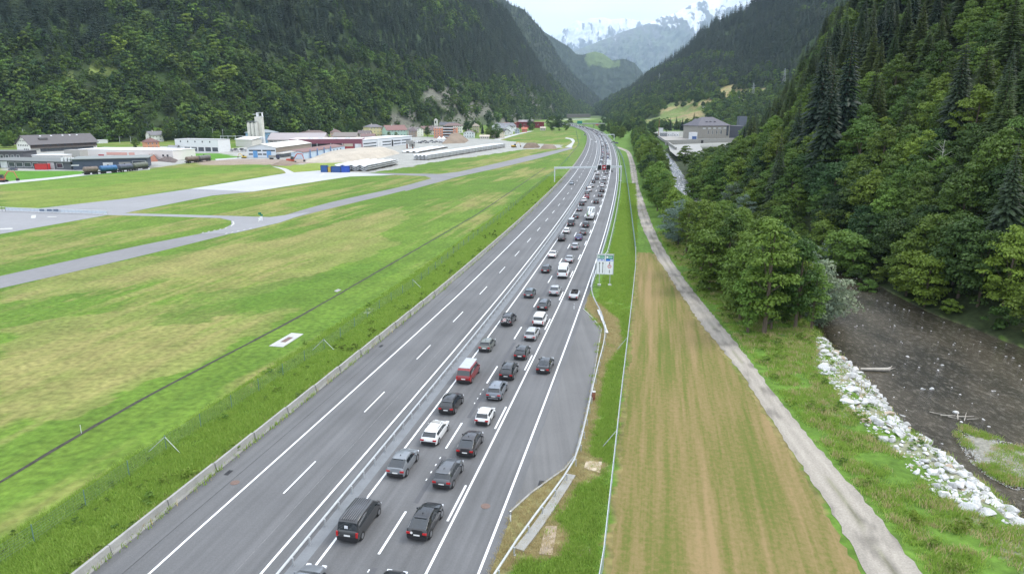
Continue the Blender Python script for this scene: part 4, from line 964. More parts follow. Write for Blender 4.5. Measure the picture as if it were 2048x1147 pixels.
# ------------------------------------------------------------------ tree meshes
def leaf_quads(C, Nn, size, asp=0.62, rng=RNG):
    n = len(C); up = rng.normal(size=(n, 3)); Nn = Nn / (np.linalg.norm(Nn, axis=1)[:, None] + 1e-9)
    a = np.cross(Nn, up); a /= (np.linalg.norm(a, axis=1)[:, None] + 1e-9); b = np.cross(Nn, a)
    s = (size * (0.6 + .8 * rng.random(n)))[:, None]
    V = np.stack([C - a * s * .5 - b * s * asp * .35, C + a * s * .1 - b * s * asp * .55, C + a * s * .55 + b * s * asp * .1, C + a * s * -.05 + b * s * asp * .55], 1)
    return V.reshape(-1, 3), np.arange(4 * n).reshape(n, 4)
def broadleaf(seed, h, r, nclump, per, leaf, m, base=.22, trunk=True, bm=None, shape=1.0, open_=1.0):
    rng = np.random.default_rng(seed); C = []; S = []
    while len(C) < nclump:
        p = rng.uniform(-1, 1, 3); l = np.linalg.norm(p)
        if l > 1 or l < .45: continue
        zz = p[2] * .5 + .5
        wd = (math.sin(math.pi * min(1, max(.02, zz * .88 + .10))) ** (.55 * shape))
        q = np.array([p[0] * r * wd, p[1] * r * wd, h * (base + (1 - base) * zz)])
        q[:2] *= 0.85 + .35 * vnoise(np.array([math.atan2(p[1], p[0]) * 2 + 9]), np.array([zz * 4]), seed)[0]
        C.append(q); S.append(r * rng.uniform(.20, .36))
    C = np.array(C); S = np.array(S); tot = nclump * per
    idx = np.repeat(np.arange(nclump), per); d = rng.normal(size=(tot, 3)); d /= np.linalg.norm(d, axis=1)[:, None]; d[:, 2] = np.abs(d[:, 2]) * .9 - .12
    pts = C[idx] + d * (S[idx] * (0.55 + .5 * rng.random(tot)))[:, None] * np.array([1.15, 1.15, .8]) * open_
    nn = d + np.array([0, 0, .35]) + rng.normal(size=(tot, 3)) * .38
    V, F = leaf_quads(pts, nn, np.full(tot, leaf), .75, rng)
    crown = np_mesh('crown', V, F, m, smooth=False)
    tb = None
    if trunk:
        mb = MB(); lean = rng.uniform(-.03, .03, 2) * h
        mb.tube((0, 0, -.6), (lean[0] * .5, lean[1] * .5, h * .45), h * .018 + .05, h * .012 + .02, 7); mb.tube((lean[0] * .5, lean[1] * .5, h * .45), (lean[0], lean[1], h * .88), h * .012 + .02, .03, 6)
        for k in range(9):
            c = C[rng.integers(nclump)]; z_ = min(c[2] * .75, h * rng.uniform(.25, .6)); mb.tube((lean[0] * .5, lean[1] * .5, z_), tuple(c), .07 * h / 15, .02, 5, cap=False)
        tb = mb.mesh('trunk', bm or M['bark'])
    return crown, tb
def conifer(seed, h, r, whorls, per, m, drop=.35, nseg=3, trunk=True, fill=1.0):
    rng = np.random.default_rng(seed); V = []; F = []
    for w_ in range(whorls):
        t = (w_ + rng.random() * .6) / whorls; z = h * (.06 + .93 * t); L = r * (1 - t) ** .85 * (0.85 + .3 * rng.random()) + .12
        nb = max(4, int(per * (1 - .45 * t))); a0_ = rng.random() * 6.28
        for b_ in range(nb):
            a = a0_ + 6.283 * b_ / nb + rng.uniform(-.25, .25); l = L * rng.uniform(.72, 1.12); dx, dy = math.cos(a), math.sin(a); px, py = -dy, dx
            prev = None
            for k in range(nseg + 1):
                f = k / nseg; rr = l * f; zz = z + l * .10 * math.sin(f * 2.2) - drop * l * f * f + rng.uniform(-.03, .03) * l; wd = l * (.20 * math.sin(math.pi * min(1, f * .85 + .1)) + .03) * fill * rng.uniform(.8, 1.2)
                hang = wd * .9
                A = (dx * rr + px * wd, dy * rr + py * wd, zz - hang * .5); B = (dx * rr, dy * rr, zz + .04); C_ = (dx * rr - px * wd, dy * rr - py * wd, zz - hang * .5)
                i = len(V); V += [A, B, C_]
                if prev is not None: F += [(prev, prev + 1, i + 1, i), (prev + 1, prev + 2, i + 2, i + 1)]
                prev = i
    i = len(V); V += [(0.12, 0, h * .94), (-.1, .1, h * .94), (-.06, -.1, h * .94), (0, 0, h * 1.02)]; F += [(i, i + 1, i + 3, i + 3), (i + 1, i + 2, i + 3, i + 3), (i + 2, i, i + 3, i + 3)]
    me = bpy.data.meshes.new('crown'); me.from_pydata(V, [], [tuple(dict.fromkeys(f)) for f in F]); me.materials.append(m); me.update()
    tb = None
    if trunk: tb = MB().tube((0, 0, -.8), (0, 0, h * .95), h * .013 + .05, .03, 7).mesh('trunk', M['bark'])
    return me, tb

# ------------------------------------------------------------------ instanced forest (stuff)
def lib(name, meshes):
    c = bpy.data.collections.new(name)
    for i, m_ in enumerate(meshes): c.objects.link(bpy.data.objects.new('%s_%02d' % (name, i), m_))
    return c
def scatter(name, pts, scl, idx, coll, m=None, tilt=0.0):
    n = len(pts); me = bpy.data.meshes.new(name); me.vertices.add(n); me.vertices.foreach_set('co', np.asarray(pts, np.float32).ravel())
    set_attr(me, 'scl', np.asarray(scl, np.float32), 'FLOAT'); a = me.attributes.new('idx', 'INT', 'POINT'); a.data.foreach_set('value', np.asarray(idx, np.int32))
    set_attr(me, 'rot', RNG.random(n) * 6.283, 'FLOAT'); me.update()
    o = tag(link(name, me), kind='stuff')
    g = bpy.data.node_groups.new(name, 'GeometryNodeTree'); g.interface.new_socket('Geometry', in_out='INPUT', socket_type='NodeSocketGeometry'); g.interface.new_socket('Geometry', in_out='OUTPUT', socket_type='NodeSocketGeometry')
    gi = g.nodes.new('NodeGroupInput'); go = g.nodes.new('NodeGroupOutput'); ip = g.nodes.new('GeometryNodeInstanceOnPoints')
    ci = g.nodes.new('GeometryNodeCollectionInfo'); ci.inputs['Collection'].default_value = coll; ci.inputs['Separate Children'].default_value = True; ci.inputs['Reset Children'].default_value = True
    ip.inputs['Pick Instance'].default_value = True
    def na(nm, ty):
        q = g.nodes.new('GeometryNodeInputNamedAttribute'); q.data_type = ty; q.inputs['Name'].default_value = nm; return [s for s in q.outputs if s.enabled and s.name == 'Attribute'][0]
    cx = g.nodes.new('ShaderNodeCombineXYZ'); g.links.new(na('rot', 'FLOAT'), cx.inputs[2]); cs = g.nodes.new('ShaderNodeCombineXYZ'); sc_ = na('scl', 'FLOAT')
    for i in range(3): g.links.new(sc_, cs.inputs[i])
    g.links.new(gi.outputs[0], ip.inputs['Points']); g.links.new(ci.outputs[0], ip.inputs['Instance']); g.links.new(na('idx', 'INT'), ip.inputs['Instance Index'])
    g.links.new(cx.outputs[0], ip.inputs['Rotation']); g.links.new(cs.outputs[0], ip.inputs['Scale']); g.links.new(ip.outputs[0], go.inputs[0])
    md = o.modifiers.new('scatter', 'NODES'); md.node_group = g
    return o
far_con = [conifer(100 + i, 1.0 * 24, [4.0, 3.4, 4.6, 3.8][i], 13, 7, M['needle'], .45, 2, False, 1.5)[0] for i in range(4)] + [conifer(110 + i, 22, 4.6, 12, 7, M['needle_l'], .15, 2, False, 1.3)[0] for i in range(2)]
far_dec = [broadleaf(120 + i, 14, 5.4, 26, 16, 1.5, [M['leaf_a'], M['leaf_d'], M['leaf_b'], M['leaf_a']][i], .04, False)[0] for i in range(4)] + [broadleaf(126, 8, 4.2, 14, 14, 1.2, M['leaf_a'], .0, False)[0]]
LIB_FAR = lib('far_tree', far_con + far_dec)      # 0-3 spruce, 4-5 larch, 6-9 broadleaf, 10 shrub
def sample_surface(P, spacing, vmin=-70, region=None, seed=0):
    rng = np.random.default_rng(seed); nr, nc = P.shape[:2]
    a, b_, c, d = P[:-1, :-1], P[:-1, 1:], P[1:, 1:], P[1:, :-1]
    area = .5 * (np.linalg.norm(np.cross(b_ - a, d - a), axis=2) + np.linalg.norm(np.cross(b_ - c, d - c), axis=2))
    cen = (a + c) / 2; U, Vv = proj(cen[..., 0], np.maximum(cen[..., 1], 20), cen[..., 2])
    ok = (U > -90) & (U < 2140) & (Vv > vmin) & (cen[..., 2] > -2)
    lam = area / spacing ** 2 * ok; k = rng.poisson(lam)
    ii, jj = np.nonzero(k); rep = k[ii, jj]; ii = np.repeat(ii, rep); jj = np.repeat(jj, rep)
    s, t = rng.random(len(ii)), rng.random(len(ii))
    p = a[ii, jj] * ((1 - s) * (1 - t))[:, None] + b_[ii, jj] * (s * (1 - t))[:, None] + c[ii, jj] * (s * t)[:, None] + d[ii, jj] * ((1 - s) * t)[:, None]
    return p
def pick(p, pc, pl, seed):
    rng = np.random.default_rng(seed); r = rng.random(len(p)); q = rng.random(len(p))
    return np.where(r < pc, rng.integers(0, 4, len(p)), np.where(r < pc + pl, rng.integers(4, 6, len(p)), rng.integers(6, 10, len(p)))), q
# left slope near
p = sample_surface(P1, 7.0, seed=1); U, Vv = proj(*p.T)
near1 = p[:, 1] < 1500
hgt = p[:, 2]
cn = fbm(p[:, 0] / 90, hgt / 60, 401)
pc = np.clip(sstep(.37, .57, .5 * cn + .5 * sstep(20, 190, hgt) * .9 + .05) * .95 + .03, 0, 1)
pc = np.where((fbm(p[:, 0] / 38 + hgt / 70, hgt / 130, 431) > .60) & (hgt < 420), pc * .55, pc)
idx, q = pick(p, pc, .07, 3)
dV = Vv - (146 - (U - 190) * .05); kill = (dV > -4) & (dV < 8) & (U > 130) & (U < 236)
idx = np.where((dV >= 8) & (dV < 24) & (U > 125) & (U < 240), 10, idx)
rocky = (fbm(p[:, 0] / 38, hgt / 26, 201) > .50) & (U > 780) & (U < 1110) & (Vv > 165)
kill |= rocky & (q < .86)
kill |= (p[:, 1] > 1500) & (q < .30)
cl = fbm(p[:, 0] / 24, hgt / 16, 407); sc = (0.55 + .80 * q ** 1.3) * (.75 + .6 * cl) * np.where(idx >= 6, 1.12, 1.0)
idx = np.where((idx >= 6) & (fbm(p[:, 0] / 45, hgt / 30, 409) > .56), 10, idx)
k = ~kill; scatter('forest', p[k], sc[k], idx[k], LIB_FAR)
n_for = k.sum()
p = sample_surface(P2, 14.0, seed=2); idx, q = pick(p, .86, .1, 5); scatter('forest', p, .75 + .5 * q, idx, LIB_FAR); n_for += len(p)
p = sample_surface(P3, 22.0, seed=3); U, Vv = proj(*p.T); idx, q = pick(p, .95, .03, 6)
k = ~in_poly(U, Vv, MEAD3) | (q < .14); scatter('forest', p[k], (.9 + .5 * q)[k], idx[k], LIB_FAR); n_for += k.sum()
p = sample_surface(PE, 9.0, seed=4); U, Vv = proj(*p.T)
low = sstep(150, 20, p[:, 2]); pc = np.clip(.97 - low * 1.0, .0, .97) ; idx, q = pick(p, np.where((fbm(p[:, 0] / 130, p[:, 2] / 60, 411) > .56) & (p[:, 2] < 260), pc * .25, pc), .03, 7)
k = ~(in_poly(U, Vv, MEADR) | in_poly(U, Vv, MEADR2)) & ~((p[:, 1] > 2000) & (q < .35)) & ~((U > 1500) & (Vv < 999) & (U > 2600))
idx = np.where((idx >= 6) & (fbm(p[:, 0] / 30, p[:, 1] / 30, 413) > .5) & (low > .5), 10, idx)
scatter('forest', p[k], ((.7 + .6 * q) * np.interp(p[:, 1], [1000, 2400], [.9, 1.25]))[k], idx[k], LIB_FAR); n_for += k.sum()
print('forest instances', n_for)
# ------------------------------------------------------------------ near trees
def poisson(n_try, xmin, xmax, ymin, ymax, dist, ok, seed):
    rng = np.random.default_rng(seed); X = rng.uniform(xmin, xmax, n_try); Y = rng.uniform(ymin, ymax, n_try)
    k = ok(X, Y); X, Y = X[k], Y[k]; cell = {}; out = []
    for x, y in zip(X, Y):
        dd = dist(x, y) if callable(dist) else dist; c = (int(x // 8), int(y // 8)); good = True
        for i in (-1, 0, 1):
            for j in (-1, 0, 1):
                for (a, b_, d2) in cell.get((c[0] + i, c[1] + j), ()):
                    if (a - x) ** 2 + (b_ - y) ** 2 < max(dd, d2) ** 2: good = False; break
                if not good: break
            if not good: break
        if good: cell.setdefault(c, []).append((x, y, dd)); out.append((x, y))
    return out
NB = [broadleaf(200 + i, [15, 13, 17, 11, 14][i], [4.9, 4.7, 5.3, 4.1, 4.7][i], [84, 70, 96, 60, 84][i], 68, .46, [M['leaf_a'], M['leaf_a'], M['leaf_b'], M['leaf_b'], M['leaf_d']][i], .05, True, None, [1, .8, 1.1, .9, .7][i], [1.0, 1.2, 1.0, 1.15, 1.1][i]) for i in range(5)]
NB2 = [broadleaf(210 + i, [15, 17, 13][i], [2.9, 3.2, 2.8][i], 64, 66, .38, [M['leaf_a'], M['leaf_b'], M['leaf_b']][i], .10, True, M['bark'], [1.5, 1.3, 1.7][i], 1.35) for i in range(3)]
NW = [broadleaf(220, 10, 4.2, 56, 60, .34, M['leaf_c'], .08, True)]
NS = [broadleaf(230 + i, [4.5, 3.5][i], [2.6, 2.3][i], 26, 46, .40, [M['leaf_a'], M['leaf_b']][i], .0, False) for i in range(2)]
NC = [conifer(240 + i, [30, 26, 32, 22][i], [5.0, 4.6, 5.4, 4.6][i], 50, 15, M['needle'], .36, 4, True, .75) for i in range(4)]
NL = [conifer(250 + i, [26, 22, 28][i], [5.0, 4.6, 5.4][i], 52, 17, M['needle_l'], .16, 4, True, .72) for i in range(3)]
LIBN = NB + NB2 + NW + NS + NC + NL            # 0-4 broad, 5-7 slender, 8 willow, 9-10 shrub, 11-14 spruce, 15-17 larch
NAMES = ['broadleaf_tree'] * 5 + ['slender_tree'] * 3 + ['willow_tree'] + ['shrub'] * 2 + ['spruce_tree'] * 4 + ['larch_tree'] * 3
def plant(x, y, i, sc, label, cat, group=None, z=None, name=None, rz=None):
    crown, trunk = LIBN[i]; z = gz(x, y) if z is None else z
    t = thing(name or NAMES[i], label, cat, (x, y, z - .1), random.uniform(0, 6.28) if rz is None else rz, group)
    t.scale = (sc * random.uniform(.93, 1.07), sc * random.uniform(.93, 1.07), sc)
    link('crown', crown, t)
    if trunk: link('trunk', trunk, t)
    return t
# between the gravel path and the river
LBK = ppoly([(1500, 672), (1560, 668), (1650, 650), (1625, 600), (1560, 530), (1480, 468), (1400, 420), (1352, 388), (1327, 343), (1302, 303), (1284, 279), (1271, 267), (1268, 284), (1279, 320), (1292, 368), (1313, 425), (1350, 485), (1398, 556), (1450, 622)])
pts = poisson(26000, 30, 190, 95, 1000, lambda x, y: 3.1 if y < 220 else 4.2, lambda X, Y: (in_poly(X, Y, LBK) & (X < RLx(Y) - .5)) | ((Y > 112) & (Y < 300) & (X > RLx(Y) - 4) & (X < RLx(Y) + 2.2)), 11)
pts.sort(key=lambda p: p[1]); nn_ = 0; extra = []
LBu = [1240, 1300, 1322, 1335, 1350, 1400, 1460, 1500, 1600, 1650, 1720]; LBv = [254, 258, 276, 318, 372, 402, 398, 415, 455, 505, 550]
LFu = [1270, 1370, 1380, 1440, 1455, 1480, 1500, 1540, 1570, 1600, 1640, 1660]; LFv = [420, 385, 325, 305, 295, 258, 205, 180, 145, 95, 0, -400]
HT = [15, 13, 17, 11, 14, 15, 17, 13, 10, 4.5, 3.5, 30, 26, 32, 22, 26, 22, 28]
def shows(x, y, z, h, lu, lv):
    for dx in (-1.4, 0, 1.4):
        u, v = proj(x + dx, y, z + h)
        if v < np.interp(u, lu, lv): return False
    return True
for x, y in pts:
    if nn_ > 292: extra.append((x, y)); continue
    nn_ += 1
    e = vnoise(np.array([x / 9]), np.array([y / 9]), 55)[0]; r = random.random()
    if y > 240: i = random.choice([0, 1, 3, 4, 3, 2]); sc = random.uniform(.62, .98)
    else: i = random.choice([5, 6, 7, 5, 6, 3, 7, 8 if r > .75 else 6]); sc = random.uniform(.66, 1.15)
    if r < .18: i = random.choice([9, 10]); sc = random.uniform(.9, 1.6)
    while not shows(x, y, 0, HT[i] * sc * .96, LBu, LBv) and sc > .42: sc *= .9
    if not shows(x, y, 0, HT[i] * sc * .96, LBu, LBv):
        i = 9; sc = .7
        if not shows(x, y, 0, 3, LBu, LBv): nn_ -= 1; continue
    edge = RLx(y) - x
    if edge < 4 and y < 160 and r > .3: i = 8; sc = random.uniform(.75, 1.0)
    lb = {5: 'slender pale barked tree in the dense belt between gravel path and river', 6: 'tall slender bright green tree in the dense belt between gravel path and river', 7: 'lower slender tree in the dense belt between gravel path and river', 8: 'grey green willow leaning over the left river bank',
          9: 'low green shrub in the tree belt between gravel path and river', 10: 'bright green shrub in the tree belt between gravel path and river', 3: 'rounded bright green tree in the belt between gravel path and river', 1: 'dark rounded tree in the belt between gravel path and river',
          0: 'medium green rounded tree in the belt beside the gravel path', 4: 'very dark rounded tree in the belt beside the gravel path', 2: 'tall broad bright green tree in the belt'}[i]
    zb3 = ', at its near end' if y < 135 else (', near stretch' if y < 190 else (', middle stretch' if y < 290 else ', far stretch'))
    zb3 += ', path side' if RLx(y) - x > x - np.interp(y, [G(a_, b2_)[1] for a_, b2_ in PR], [G(a_, b2_)[0] for a_, b2_ in PR]) else ', river side'
    zp_ = max(gz(x, y), WZ) if y > 100 else None
    plant(x, y, i, sc, z=zp_, label=lb.replace(' in the dense belt between gravel path and river', ' in the riverside belt').replace(' in the tree belt between gravel path and river', ' in the riverside belt').replace(' in the belt between gravel path and river', ' in the riverside belt').replace('beside the gravel path', 'by the river') + zb3, cat='shrub' if i in (9, 10) else 'tree', group=zb3[2:] + ' ' + {5: 'pale barked slender trees of the belt', 6: 'tall slender trees of the belt', 7: 'lower slender trees of the belt', 8: 'grey green willows at the river', 9: 'low shrubs of the belt', 10: 'bright shrubs of the belt', 3: 'bright rounded trees of the belt', 1: 'dark rounded trees of the belt', 0: 'medium rounded trees of the belt', 4: 'very dark trees of the belt', 2: 'broad trees'}[i])
# singular front trees
x, y = G(1528, 668); plant(x, y, 6, 1.08, 'tallest bright green broadleaf tree at the near end of the tree belt beside the path', 'tree')
x, y = G(1640, 640, -2); plant(x, y, 8, 1.25, 'largest silvery grey willow hanging over the river at the near end of the belt', 'tree')
x, y = G(1590, 655); plant(x, y, 5, 1.0, 'full green tree right of the tallest one at the near end of the belt', 'tree')
x, y = G(1480, 640); plant(x, y, 7, 1.0, 'lower green tree left of the tallest one beside the path', 'tree')
x, y = G(1460, 560); plant(x, y, 16, .62, 'pointed light green larch standing up from the tree belt beside the path', 'tree')
# right bank and slope
def okF(X, Y): return (X > RRx(Y) + np.where((Y > 140) & (Y < 320), -3.2, 1.0)) & (X < RRx(Y) + 135)
def distF(x, y): d = x - RRx(y); return 4.4 if d < 12 else (5.2 if d < 40 else 5.8)
ptsF = poisson(42000, 60, 330, 48, 620, distF, okF, 12)
rows = []
for x, y in ptsF:
    d = float(x - RRx(y)); z = gz(x, y); u, v = proj(x, y, z + 8)
    if u > 2160 or (u < 1250) or y > 560 + random.uniform(-40, 40): continue
    rows.append((math.hypot(x, y, z - CAMH), x, y, z, d, u, v))
rows.sort()
cnt = 0; back = []
sp = lambda x, y, s: float(vnoise(np.array([x / s]), np.array([y / s]), 71)[0])
for (D, x, y, z, d, u, v) in rows:
    q = sp(x, y, 26); r = random.random()
    if d < 5: i = random.choice([9, 10, 3, 8 if r < .3 else 10, 3]); sc = random.uniform(.75, 1.1)
    elif d < 34 + 20 * (q - .5): i = random.choice([0, 1, 2, 3, 4, 0, 1, 4, 2] + ([11] if r < .3 else [])); sc = random.uniform(.75, 1.15)
    else: i = random.choice([15, 16, 17, 0, 1, 2, 3, 0, 15] if q < .62 else [11, 12, 17, 16, 1, 15]); sc = random.uniform(.62, 1.12)
    while sc > .5 and not shows(x, y, z, HT[i] * sc * .95, LFu, LFv): sc *= .88
    if not shows(x, y, z, HT[i] * sc * .95, LFu, LFv):
        i = random.choice([9, 10, 10]); sc = random.uniform(.8, 1.3)
        if not shows(x, y, z, 1.5, LFu, [v_ - 12 for v_ in LFv]): continue
    if cnt < 300 and y < 330:
        cnt += 1; nm = NAMES[i]
        lb, gp_ = {'broadleaf_tree': ('%s broadleaf tree crowding the steep slope right of the river' % {0: 'mid green', 1: 'full mid green', 2: 'large bright green', 3: 'small bright green', 4: 'very dark green'}[i], 'broadleaf trees on the right slope %s' % {0: 'mid green', 1: 'full', 2: 'large bright', 3: 'small bright', 4: 'very dark'}[i]) if i < 5 else ('', ''),
                   'slender_tree': ('slender tree on the slope', 'slender'), 'willow_tree': ('greyish willow at the water on the right river bank', 'willows on the right bank'),
                   'shrub': ('%s shrub overhanging the water on the right river bank' % ('low green' if i == 9 else 'low bright green'), 'shrubs on the right bank %s' % ('green' if i == 9 else 'bright')),
                   'spruce_tree': ('dark pointed spruce on the steep slope right of the river', 'spruces on the right slope'), 'larch_tree': ('feathery olive green larch on the steep slope right of the river', 'larches on the right slope')}[nm]
        zn = ' at the water' if d < 9 else (' low down' if d < 28 else (' half way up' if d < 60 else ' high up')); zn += ', near end' if y < 105 else (', middle stretch' if y < 175 else (', farther stretch' if y < 250 else ', far end'))
        lb = lb.replace(' crowding the steep slope right of the river', ' on the right slope').replace(' on the steep slope right of the river', ' on the right slope').replace('on the right river bank', 'on the right bank').replace('at the water ', '').replace('overhanging the water ', '') + ',' + zn; gp_ += zn
        plant(x, y, i, sc, lb, 'shrub' if nm == 'shrub' else 'tree', gp_, z=z)
    else: back.append((x, y, z, i, sc))
# tall spruces that stand out against the far slope
for u, v, Y, h, lb in ((1640, 40, 250, 31, 'tallest dark spruce rising against the far slope at the upper end of the right forest'), (1690, 5, 235, 33, 'second tall dark spruce right beside the tallest one against the sky edge'), (1600, 190, 260, 22, 'dark spruce at the left edge of the right forest'), (1660, 110, 225, 30, 'broad dark spruce standing between the two tallest spruces')):
    X = (u - 1024) / FPX * (Y * CP + 0) ; z = gz(X, Y); zt = atY(u, v, Y)[2]; hh = max(16, zt - z)
    plant(X, Y, 11, min(hh, 46) / 30, lb, 'tree')
B_ = np.array([b_[:3] for b_ in back]); bi = np.array([b_[3] for b_ in back]); bs = np.array([b_[4] for b_ in back])
LIB_NEAR = lib('near_tree', [a[0] for a in LIBN])
scatter('forest', B_, bs, bi, LIB_NEAR)
if extra:
    E_ = np.array([(x, y, gz(x, y)) for x, y in extra]); scatter('forest', E_, np.full(len(E_), .85), RNG.choice([0, 1, 3, 4], len(E_)), LIB_NEAR)
print('near trees', nn_, cnt, len(back), len(extra))
# dead pale tree on the slope
def dead(x, y, h, lb):
    t = thing('dead_tree', lb, 'tree', (x, y, gz(x, y) - .3)); rng = random.Random(5); mb = MB(); mb.tube((0, 0, 0), (.3, 0, h), .16, .04, 6)
    for k in range(16):
        z = h * (.35 + .6 * k / 16); a = rng.uniform(0, 6.28); l = h * .28 * (1 - k / 22); mb.tube((.2, 0, z), (l * math.cos(a), l * math.sin(a), z + l * .7), .05, .015, 4)
    mb.build('trunk', M['birch'], t)
dead(104, 168, 15, 'bare pale dead tree standing on the right slope among green crowns'); dead(97, 128, 12, 'second bare pale dead tree lower on the right slope near the water')

# valley-floor trees and clumps that stand apart (pixel foot, tree index, height in metres)
SOLO = [(303, 297, 11, 14, 'dark conical conifer in front of the small orange house'), (272, 296, 1, 9, 'round green tree left of the orange house'), (333, 283, 4, 8, 'dark round tree right of the white hillside house'),
        (778, 275, 3, 7, 'light green tree in front of the mint green house'), (752, 272, 1, 7, 'dark green tree beside the yellow house'), (792, 274, 3, 6, 'round light tree at the corner of the mint green house'), (855, 274, 4, 13, 'dark round tree between white house and orange apartment block'),
        (935, 268, 4, 17, 'very dark tall tree behind the small white house with dark roof'), (965, 268, 12, 16, 'dark pointed tree among the village houses'), (980, 277, 1, 14, 'big round tree in front of the large white house'), (994, 277, 1, 17, 'taller round tree beside the cream house'), (950, 272, 3, 8, 'light green tree behind the low cream house'),
        (1060, 262, 4, 7, 'small dark conical tree beside the red-orange house'), (1104, 262, 1, 24, 'large dark round tree at the left of the pair near the bridge'), (1118, 262, 4, 24, 'largest dark tree of the clump left of the bridge'), (1132, 261, 1, 15, 'smaller round tree at the right end of the clump left of the bridge'), (1140, 252, 4, 16, 'dark tree just behind the bridge clump'),
        (1340, 262, 11, 22, 'left conifer of the dark group beside the power station'), (1352, 260, 13, 24, 'tallest conifer of the dark group beside the power station'), (1364, 262, 12, 22, 'right conifer of the dark group beside the power station'), (1333, 264, 4, 12, 'broad dark tree at the foot of the conifer group'), (1388, 243, 15, 14, 'lone pine tree standing on the meadow behind the power station'),
        (1370, 330, 1, 12, 'round tree standing alone in front of the concrete basin'), (1305, 285, 4, 16, 'big dark round tree at the bend of the river path'), (1290, 276, 1, 12, 'dark tree beside the far end of the gravel path')]
for u, v, i, h, lb in SOLO:
    x, y = G(u, v); base = {0: 15, 1: 13, 2: 17, 3: 11, 4: 14, 11: 30, 12: 26, 13: 32, 15: 26}[i]
    if u == 1388: x, y, z = atY(1388, 243, 1050)
    else: z = 0
    plant(x, y, i, h / base, lb, 'tree', z=z)
# belt beyond the bend and around the bridge
pts = []
for (u0, v0, u1, v1, nq) in ((1200, 250, 1262, 268, 26), (1205, 243, 1235, 249, 22), (1225, 262, 1250, 280, 12), (1262, 262, 1300, 268, 14), (930, 262, 1080, 256, 18), (560, 268, 760, 264, 18), (240, 284, 470, 282, 16), (0, 296, 30, 294, 5), (1300, 262, 1500, 258, 26)):
    for k in range(nq):
        t = random.random(); x, y = G(u0 + (u1 - u0) * t, v0 + (v1 - v0) * random.random()); pts.append((x, y, 0.0))
# meadow hedges on the valley side
P_ = PE.reshape(-1, 3); Ue, Ve = proj(P_[:, 0], np.maximum(P_[:, 1], 30), P_[:, 2])
for (u, v) in ((1345, 195), (1360, 192), (1375, 200), (1392, 192), (1408, 186), (1420, 184), (1420, 196), (1385, 208), (1395, 202), (1440, 200), (1455, 195), (1300, 225), (1312, 222), (1325, 219), (1335, 198), (1420, 215), (1430, 212), (1445, 208), (1470, 192), (1280, 225), (1290, 215), (1270, 235), (1478, 184), (1490, 178), (1320, 200), (1312, 206), (1360, 215), (1400, 212)):
    j = int(np.argmin((Ue - u) ** 2 + (Ve - v) ** 2))
    for _ in range(5): pts.append((P_[j, 0] + random.uniform(-14, 14), P_[j, 1] + random.uniform(-14, 14), P_[j, 2] - 1))
pts = np.array(pts); scatter('wooded_belt', pts, RNG.uniform(.7, 1.15, len(pts)), RNG.choice([0, 1, 3, 4, 4], len(pts)), LIB_NEAR)

# ------------------------------------------------------------------ boulders, gravel bar, driftwood
import bmesh
def rock_mesh(seed, m, sub=2):
    bm = bmesh.new(); bmesh.ops.create_icosphere(bm, subdivisions=sub, radius=1.0); rng = np.random.default_rng(seed)
    pl = rng.normal(size=(14, 3)); pl /= np.linalg.norm(pl, axis=1)[:, None]; dd = rng.uniform(.42, .82, 14); s = rng.uniform(.6, 1.15, 3); s[2] *= .72
    for v in bm.verts:
        p = np.array(v.co)
        for n_, d_ in zip(pl, dd):
            e = p @ n_ - d_
            if e > 0: p = p - n_ * e
        p = p * s + rng.normal(size=3) * .02; v.co = p
    me = bpy.data.meshes.new('boulder'); bm.to_mesh(me); bm.free(); me.materials.append(m); return me
RK = [rock_mesh(300 + i, M['rock'] if i < 5 else M['rock_grey']) for i in range(7)] + [rock_mesh(310, M['rock_brown'])]
RIP = ppoly([(1640, 672), (1690, 698), (1745, 755), (1800, 812), (1858, 885), (1905, 950), (1960, 1000), (2070, 1040), (2070, 1075), (1950, 1030), (1870, 990), (1825, 930), (1755, 868), (1695, 805), (1672, 755), (1642, 715)])
RIPz = [G(u, v, -3.6) for u, v in [(1640, 668), (1700, 698), (1755, 752), (1810, 812), (1868, 885), (1915, 950), (1970, 1000), (2085, 1040)]] + [G(u, v, -.6) for u, v in [(2085, 1078), (1950, 1038), (1862, 995), (1812, 935), (1738, 872), (1680, 805), (1640, 750), (1632, 705)]]
rv = thing('rock_revetment', 'white boulder embankment lining the near left bank of the river', 'boulders', (48, 80, -2))
rp = poisson(60000, 38, 62, 40, 125, lambda x, y: 0.56 + .5 * float(vnoise(np.array([x]), np.array([y]), 91)[0]), lambda X, Y: in_poly(X, Y, RIPz) & (vnoise(X / 2.3, Y / 2.3, 92) > .33), 21)
rp.sort(key=lambda p: p[1]); rest = []
for k, (x, y) in enumerate(rp):
    s = (.30 + .66 * random.random() ** 1.8) * (1.12 if y < 80 else 1.0)
    if k < 298:
        o = link('boulder', RK[7] if random.random() < .06 else RK[random.randrange(7)], rv, (x - 48, y - 80, gz(x, y) + 2 + .12)); o.scale = (s, s, s); o.rotation_euler = (random.uniform(-.4, .4), random.uniform(-.4, .4), random.uniform(0, 6.28))
    else: rest.append((x, y, s))
LIB_R = lib('stone', RK)
rng_ = np.random.default_rng(5)
sx = rng_.uniform(38, 62, 16000); sy = rng_.uniform(42, 140, 16000); kk = in_poly(sx + rng_.normal(size=16000) * .8, sy, RIPz) & (vnoise(sx / 2, sy / 2, 95) > .3)
sx, sy = sx[kk][:2600], sy[kk][:2600]
R3 = [(x, y, gz(x, y) + .08, s) for x, y, s in rest] + [(x, y, gz(x, y), random.uniform(.10, .28)) for x, y in zip(sx, sy)]
R3 = np.array(R3); o = scatter('loose_stones', R3[:, :3], R3[:, 3], rng_.integers(0, 8, len(R3)), LIB_R)
